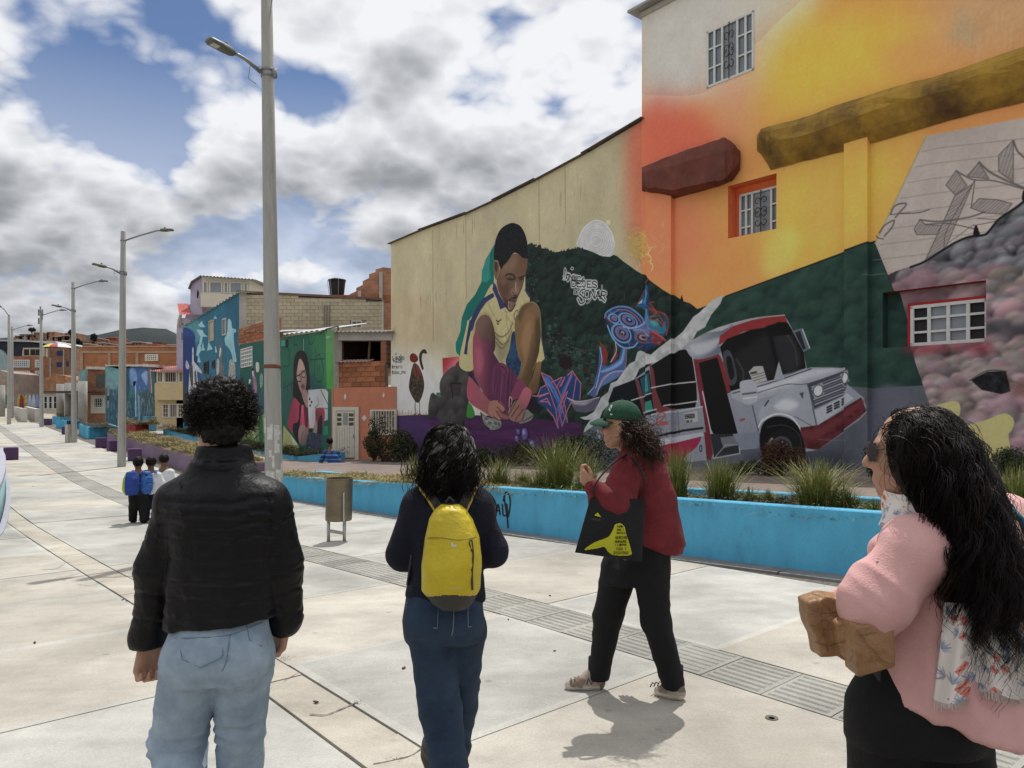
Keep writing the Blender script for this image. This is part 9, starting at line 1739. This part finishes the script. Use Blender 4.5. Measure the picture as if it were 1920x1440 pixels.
# hair: a mass under many long waves
R_=np.random.RandomState(17);HV=VW(w,(1600,740,1960,1210),(-.35,.3),.0075);HV.ell(w(1727,846,-.014),(.085,.095,.088),.03);HV.chain([w(1748,852,-.05),w(1792,930,-.08),w(1818,1010,-.12),w(1840,1080,-.14),w(1860,1115,-.15)],[.088,.094,.080,.056,.026],.05,((0,1,0),.62));HV.cut(w(1650,850,.02),np.array([-.72,.62,-.12]));v,f=HV.mesh();n=vnorm(v,f);v=v+n*(.005*(1-2*np.abs(vnoise(v*np.array([26,26,9.]),2)))+.003*vnoise(v*np.array([60,60,20.]),3))[:,None];raw('hair_mass',v,f,M_HBLK,pk)
fdir=np.array([-math.sin(YAW),math.cos(YAW),0]);hc=w(1724,848,-.01)
def waves(N_,m,nm,sd_,r_,L0,L1,lock,spread=1.):
    R_=np.random.RandomState(sd_);d=R_.normal(size=(N_*4,3));d/=np.linalg.norm(d,axis=1,keepdims=True);sd=np.abs(d@np.array([-math.cos(YAW),-math.sin(YAW),0]));d=d[(((d@fdir)<.30)&(d[:,2]>-.5))|(((d@fdir)<.80)&(d[:,2]>.30))|(((d@fdir)<.66)&(sd>.5)&(d[:,2]>-.3))][:N_];P=hc+d*np.array([.093,.103,.098]);fr_=np.clip((d@fdir)*1.2+.25+.5*np.clip(d[:,2],0,1),0,1)[:,None];back=np.array([.12,-.38,-.75])*(1-fr_)+(-fdir*.9+np.array([0,-.05,.02]))*fr_;v,f=strands(P,d*.16+back*.85+R_.normal(0,.12*spread,d.shape),R_.uniform(L0,L1,len(P)),26,.019,.74,1.9,r_,.24*spread,(hc,(.096,.106,.101)),down=(.20,-.07,-1),seed=sd_,tip=.3,lock=lock,fuzz=.0055);raw(nm,v,f,m,pk)['kind']='stuff'
waves(400,M_HBLK,'waves',3,.0011,.24,.53,13);waves(120,M_HBRN,'brown_waves',4,.0010,.26,.55,10,1.2);waves(160,M_HBLK,'loose_waves',6,.0008,.2,.55,1,1.5)
def drop(N_,x0,x1,y0,y1,dd,side,L0,L1,lock,sd_):
    R_=np.random.RandomState(sd_);P=np.stack([px(x,y,Y0+dd+q)for x,y,q in zip(R_.uniform(x0,x1,N_),R_.uniform(y0,y1,N_),R_.uniform(-.05,.03,N_))]);v,f=strands(P,np.stack([R_.normal(side,.12,N_),R_.normal(-.1,.08,N_),-np.ones(N_)],1),R_.uniform(L0,L1,N_),22,.018,.75,.4,.0011,.25,down=(.2,0,-1),seed=sd_,tip=.3,lock=lock,fuzz=.006);raw('waves',v,f,M_HBLK,pk)['kind']='stuff'
drop(130,1772,1880,930,1080,-.14,.25,.10,.24,12,8);drop(30,1700,1750,850,900,-.03,.25,.05,.10,8,9)
gl=MB();HA=lambda x,y,z:w(1716,850,0)+np.array([-math.cos(YAW),-math.sin(YAW),0])*x+fdir*y+Z*z
gl.loft([[HA(x,y,.004+zz)for zz in(-.024,-.015,.015,.022)]for x,y in((-.012,.104),(.02,.106),(.050,.098),(.066,.078))],False,closed=False).tube([HA(.066,.078,.012),HA(.080,.02,.014),HA(.08,-.02,.008)],.004,5,flat=.5).build('sunglasses',M_GLBK,pk)
# floral scarf: cloth round the neck and a tail down the back
def paint_scarf():
    C=Canvas((0,1),(1,0),0,1,0,1,420,(206,198,192));R=np.random.RandomState(2)
    def q(x,y):return(x*F+HX,HY-y*F)
    for _ in range(90):
        x,y=R.uniform(0,1,2);an=R.uniform(0,6.28)
        for k in range(7):
            a=an+(k-3)*.34;L=R.uniform(.03,.07);p0=q(x,y);p1=q(x+L*math.cos(a),y+L*math.sin(a));C.line(np.array([p0,p1]),16,[(120,134,158),(146,158,174),(96,112,142)][k%3],a=.75,taper=.7,sm=0)
    for _ in range(64):
        x,y=R.uniform(0,1,2)
        for k in range(6):a=k*1.05+x*9;c=q(x+.016*math.cos(a),y+.016*math.sin(a));C.ell(c[0],c[1],17,13,[(206,116,104),(214,140,122),(188,92,88)][k%3],rot=a,a=.85)
        c=q(x,y);C.ell(c[0],c[1],11,11,(150,70,66))
    for _ in range(90):c=q(*R.uniform(0,1,2));C.ell(c[0],c[1],8,8,[(150,96,92),(196,110,100),(128,120,110)][R.randint(3)],a=.8)
    return C
M_SCARF=canvas_mat('floral_print',paint_scarf(),1.15,.9,.05)
def uvmesh(name,v,f,uvs,m,par):
    o=raw(name,v,f,m,par,True);li=np.asarray(f).ravel();o.data.uv_layers.new(name='uv').data.foreach_set('uv',np.asarray(uvs,np.float32)[li].ravel());return o
def cloth(grid,nu,nv,name,par,us=1.,vs=1.,th=.004):
    v,uv_=[],[]
    for k in(0,1):
        for j in range(nv+1):
            for i in range(nu+1):p=grid(i/nu,j/nv);v.append(p+np.array([0,th*k,0]));uv_.append((i/nu*us,1-j/nv*vs))
    f=[];n=(nu+1)*(nv+1)
    for k in(0,1):
        for j in range(nv):
            for i in range(nu):a=k*n+j*(nu+1)+i;q=(a,a+1,a+nu+2,a+nu+1);f.append(q if k==0 else q[::-1])
    return uvmesh(name,v,f,uv_,M_SCARF,par)
nk=w(1722,945,-.02)
cloth(lambda a,b:nk+np.array([(.072+.014*b+.006*math.sin(a*31+b*5))*math.cos(a*6.283),(.072+.012*b)*math.sin(a*6.283),.042-.085*b+.012*math.cos(a*6.283)+.005*math.sin(a*19)])*1.0,48,10,'scarf',pk,1.4,.3)
def tail(a,b):
    x=(1772+(1905-1772)*a)*(1-b)+(1752+(1975-1752)*a)*b;y=(1130+6*a)*(1-b)+(1312-14*a+10*math.sin(a*11))*b;return w(x,y,-.165-.02*b+.018*math.sin(a*17+b*2)*(.3+b)+.06*(a-.35)**2)
cloth(tail,56,24,'scarf_tail',pk,.62,.55)
fr=MB()
for i in range(110):p=tail(i/110,1.0);fr.tube([p,p+np.array([random.uniform(-.004,.004),-.002,-random.uniform(.008,.02)])],.0009,3)
fr.build('fringe',mat('scarf_fringe',(.56,.53,.5),.9),pk)['kind']='stuff'
gb_=thing('shoulder_bag','blue green bag at the right edge behind the pink sleeve','bag',w(1925,1080,-.05));GV=VW(w,(1870,990,2080,1180),(-.22,.15),.008);GV.loft([(w(0,1150)[2],w(1960,0)[0],Y0-.02,.085,.05),(w(0,1090)[2],w(1965,0)[0],Y0-.02,.095,.06),(w(0,1020)[2],w(1968,0)[0],Y0-.02,.085,.04)],.02);garment('bag_body',GV,mat('teal_green_bag',(.03,.16,.18),.7,.3,9,c2=(.06,.22,.14)),gb_,.005,(9,9,9),2);MB().tube([w(1930,1020,-.05),w(1915,975,-.06),w(1890,950,.02)],.012,6,flat=.4).build('strap',mat('teal_strap',(.03,.14,.17),.8),gb_,True)
# ============ schoolchildren with backpacks
def child(x,yt,yb,Y,label,top,trs,bag=None,lime=False,dx=0):
    k=(yb-yt)/125.;q=lambda u,t,d=0.:px(x+u*k,yt+t*k,Y+d);p=px(x,yb,Y);g=gz(p[0],p[1]);dz=g-p[2];q0=q;q=lambda u,t,d=0.:q0(u,t,d)+Z*dz;c=thing('person',label,'person',(p[0],p[1],g),'schoolchildren walking together')
    V=VB(q(-40,-8),q(40,132),.34,.017);V.ell(q(0,13),(.072,.082,.10),.02);V.cap(q(0,30),q(0,20),.042,.042,.02);V.cap(q(0,36),q(0,62),.10,.095,.04)
    for s in(-1,1):V.chain([q(s*15,36),q(s*20,52,.02),q(s*18,66,.08)],[.04,.035,.028]);V.cap(q(s*18,66,.08),q(s*17,71,.1),.026,.02,.01);V.chain([q(s*8,66),q(s*9,92,.03*s),q(s*10,119,-.04*s)],[.06,.05,.04])
    garment('body',V,M_SKIN3,c,0);V=VB(q(-40,20),q(40,80),.34,.014);V.loft([(q(0,72)[2],q(0,0)[0],Y,.15,.12),(q(0,45)[2],q(0,0)[0],Y,.145,.115),(q(0,32)[2],q(0,0)[0],Y,.10,.08)],.04)
    for s in(-1,1):V.chain([q(s*14,37),q(s*20,52,.02),q(s*18,65,.08)],[.062,.055,.045])
    garment('shirt',V,top,c,.006);V=VB(q(-30,60),q(30,128),.34,.014);V.cap(q(-6,70),q(6,70),.095,.095,.03)
    for s in(-1,1):V.chain([q(s*8,72),q(s*9,95,.03*s),q(s*10,118,-.04*s)],[.085,.07,.062])
    garment('trousers',V,trs,c,.005)
    for s in(-1,1):V=Vol(q(s*10,120)-.25,q(s*10,120)+.25,.014);a=q(s*10,125,-.04*s);shoe(V,np.array([a[0],a[1]-.06,g]),np.array([a[0],a[1]+.13,g]));garment('shoe',V,M_BLKC,c,0)
    V=Vol(q(0,12)-.16,q(0,12)+.16,.011);V.ell(q(0,10.5,-.008),(.082,.092,.092),.02);V.cut(q(0,13,.04),(0,1,-.5));V.cut(q(0,19),(0,0,-1));garment('hair',V,M_HBLK,c,.006,(40,40,40),3)
    if bag is not None:
        b=thing('backpack',label.replace('schoolchild','backpack of the schoolchild')if 0 else bag[1],'backpack',q(0,50,-.2),'blue school backpacks');V=VB(q(-30,15),q(30,80),.34,.012);e=bag[2];V.loft([(q(0,70)[2],q(e,0)[0],Y-.19,.09,.07),(q(0,62)[2],q(e,0)[0],Y-.20,.135,.10),(q(0,42)[2],q(e,0)[0],Y-.19,.13,.10),(q(0,28)[2],q(e,0)[0],Y-.17,.08,.07)],.03);v,f=V.mesh();v=relax(v,f,2);v=folds(v,vnorm(v,f),.008,(9,9,7),3);cc=v[f].mean(1);raw('pack_body',v,f,[bag[0],mat('lime_panel',(.30,.42,.02),.7)],b,True,midx=((cc[:,0]<q(e-7,0)[0])&lime).astype(int))
        for s in(-1,1):MB().tube([q(s*9,32,-.11),q(s*10,27,-.02),q(s*11,33,.10)],.02,6,flat=.4).build('strap',bag[0],b,True)
        for t,u in((52,.6),(44,.4)):MB().tube([q(e-14*u,t,-.315),q(e,t-1,-.325),q(e+14*u,t,-.315)],.008,5).build('pocket_seam',mat('dark_blue_seam',(.01,.025,.10),.8),b)
    return c
M_WSH=mat('white_school_shirt',(.62,.64,.66),.85,.1,8);M_NVJ=mat('navy_jacket',(.012,.016,.04),.85,.2,9)
child(259,855,980,12.9,'schoolchild on the left, navy jacket and black trousers, carrying a blue and lime backpack',M_NVJ,M_BLKC,(mat('royal_blue_nylon',(.012,.045,.24),.6,.2,6,.3,30),'royal blue and lime backpack on the child at the left of the group',-2),True)
child(283,860,982,13.1,'schoolchild in the middle, white shirt and navy trousers, carrying a bright blue backpack',M_WSH,M_NVJ,(mat('bright_blue_nylon',(.03,.12,.38),.6,.2,6,.3,30),'brighter blue backpack on the child in the white shirt',-2))
child(307,858,978,13.6,'schoolchild on the right in a white shirt, mostly behind the black jacket',M_WSH,M_NVJ)
# ============ worker crouching by the planter
Y=26.6;q=lambda x,y,d=0.:px(x,y,Y+d);p=q(622,878);g=wz(24.0);wk=thing('person','worker crouching in blue striped top and dark trousers, leaning on the blue planter','person',(p[0],p[1],g));V=VB(q(585,812),q(660,905),.34,.022)
V.ell(q(618,829,.05),(.10,.11,.125),.02);V.cap(q(619,840,.03),q(620,846),.06,.07,.03);V.cap(q(620,850),q(626,868),.15,.15,.05);V.chain([q(612,848,.05),q(604,860,.15),q(600,868,.2)],[.07,.055,.045]);V.ell(q(599,869,.22),(.04,.05,.04),.02);V.chain([q(632,872),q(622,876,.4),q(626,884,.05)],[.12,.09,.06]);V.chain([q(638,872),q(640,876,.4),q(642,884,.05)],[.12,.09,.06]);garment('body',V,M_SKIN3,wk,0)
V=VB(q(585,830),q(660,890),.34,.018);V.loft([(q(0,869)[2],q(629,0)[0],Y,.24,.19),(q(0,856)[2],q(624,0)[0],Y,.24,.19),(q(0,845)[2],q(620,0)[0],Y,.16,.12)],.06);V.chain([q(611,849,.03),q(604,860,.14),q(601,867,.2)],[.10,.08,.07]);V.chain([q(632,850,.03),q(637,861,.14)],[.10,.08]);v,f=V.mesh();v=folds(v,vnorm(v,f),.008,(5,5,5),3);cz=v[f].mean(1)[:,2];band_=sum(((cz>q(0,y+1.3)[2])&(cz<q(0,y-1.3)[2])).astype(int)for y in(853,861,867));raw('top',v,f,[mat('blue_work_top',(.015,.055,.19),.85,.2,6),mat('pale_blue_stripe',(.10,.22,.45),.8)],wk,True,midx=np.minimum(band_,1))
V=VB(q(600,860),q(660,905),.34,.02);V.ell(q(634,872,.02),(.28,.24,.18),.03);V.chain([q(628,873),q(618,876,.42),q(626,886,.06)],[.15,.11,.09]);V.chain([q(641,873),q(643,876,.42),q(642,886,.06)],[.15,.11,.09]);garment('trousers',V,mat('dark_work_trousers',(.02,.013,.016),.9,.2,6),wk,.008)
V=Vol(q(618,828)-.25,q(618,828)+.25,.015);V.ell(q(618,826.5,.03),(.115,.125,.125),.02);V.cut(q(618,829,.12),(0,1,-.6));garment('hair',V,M_HBLK,wk,.006,(20,20,20),3)
for o_ in SC.objects:
    if '_w' in o_:del o_['_w']
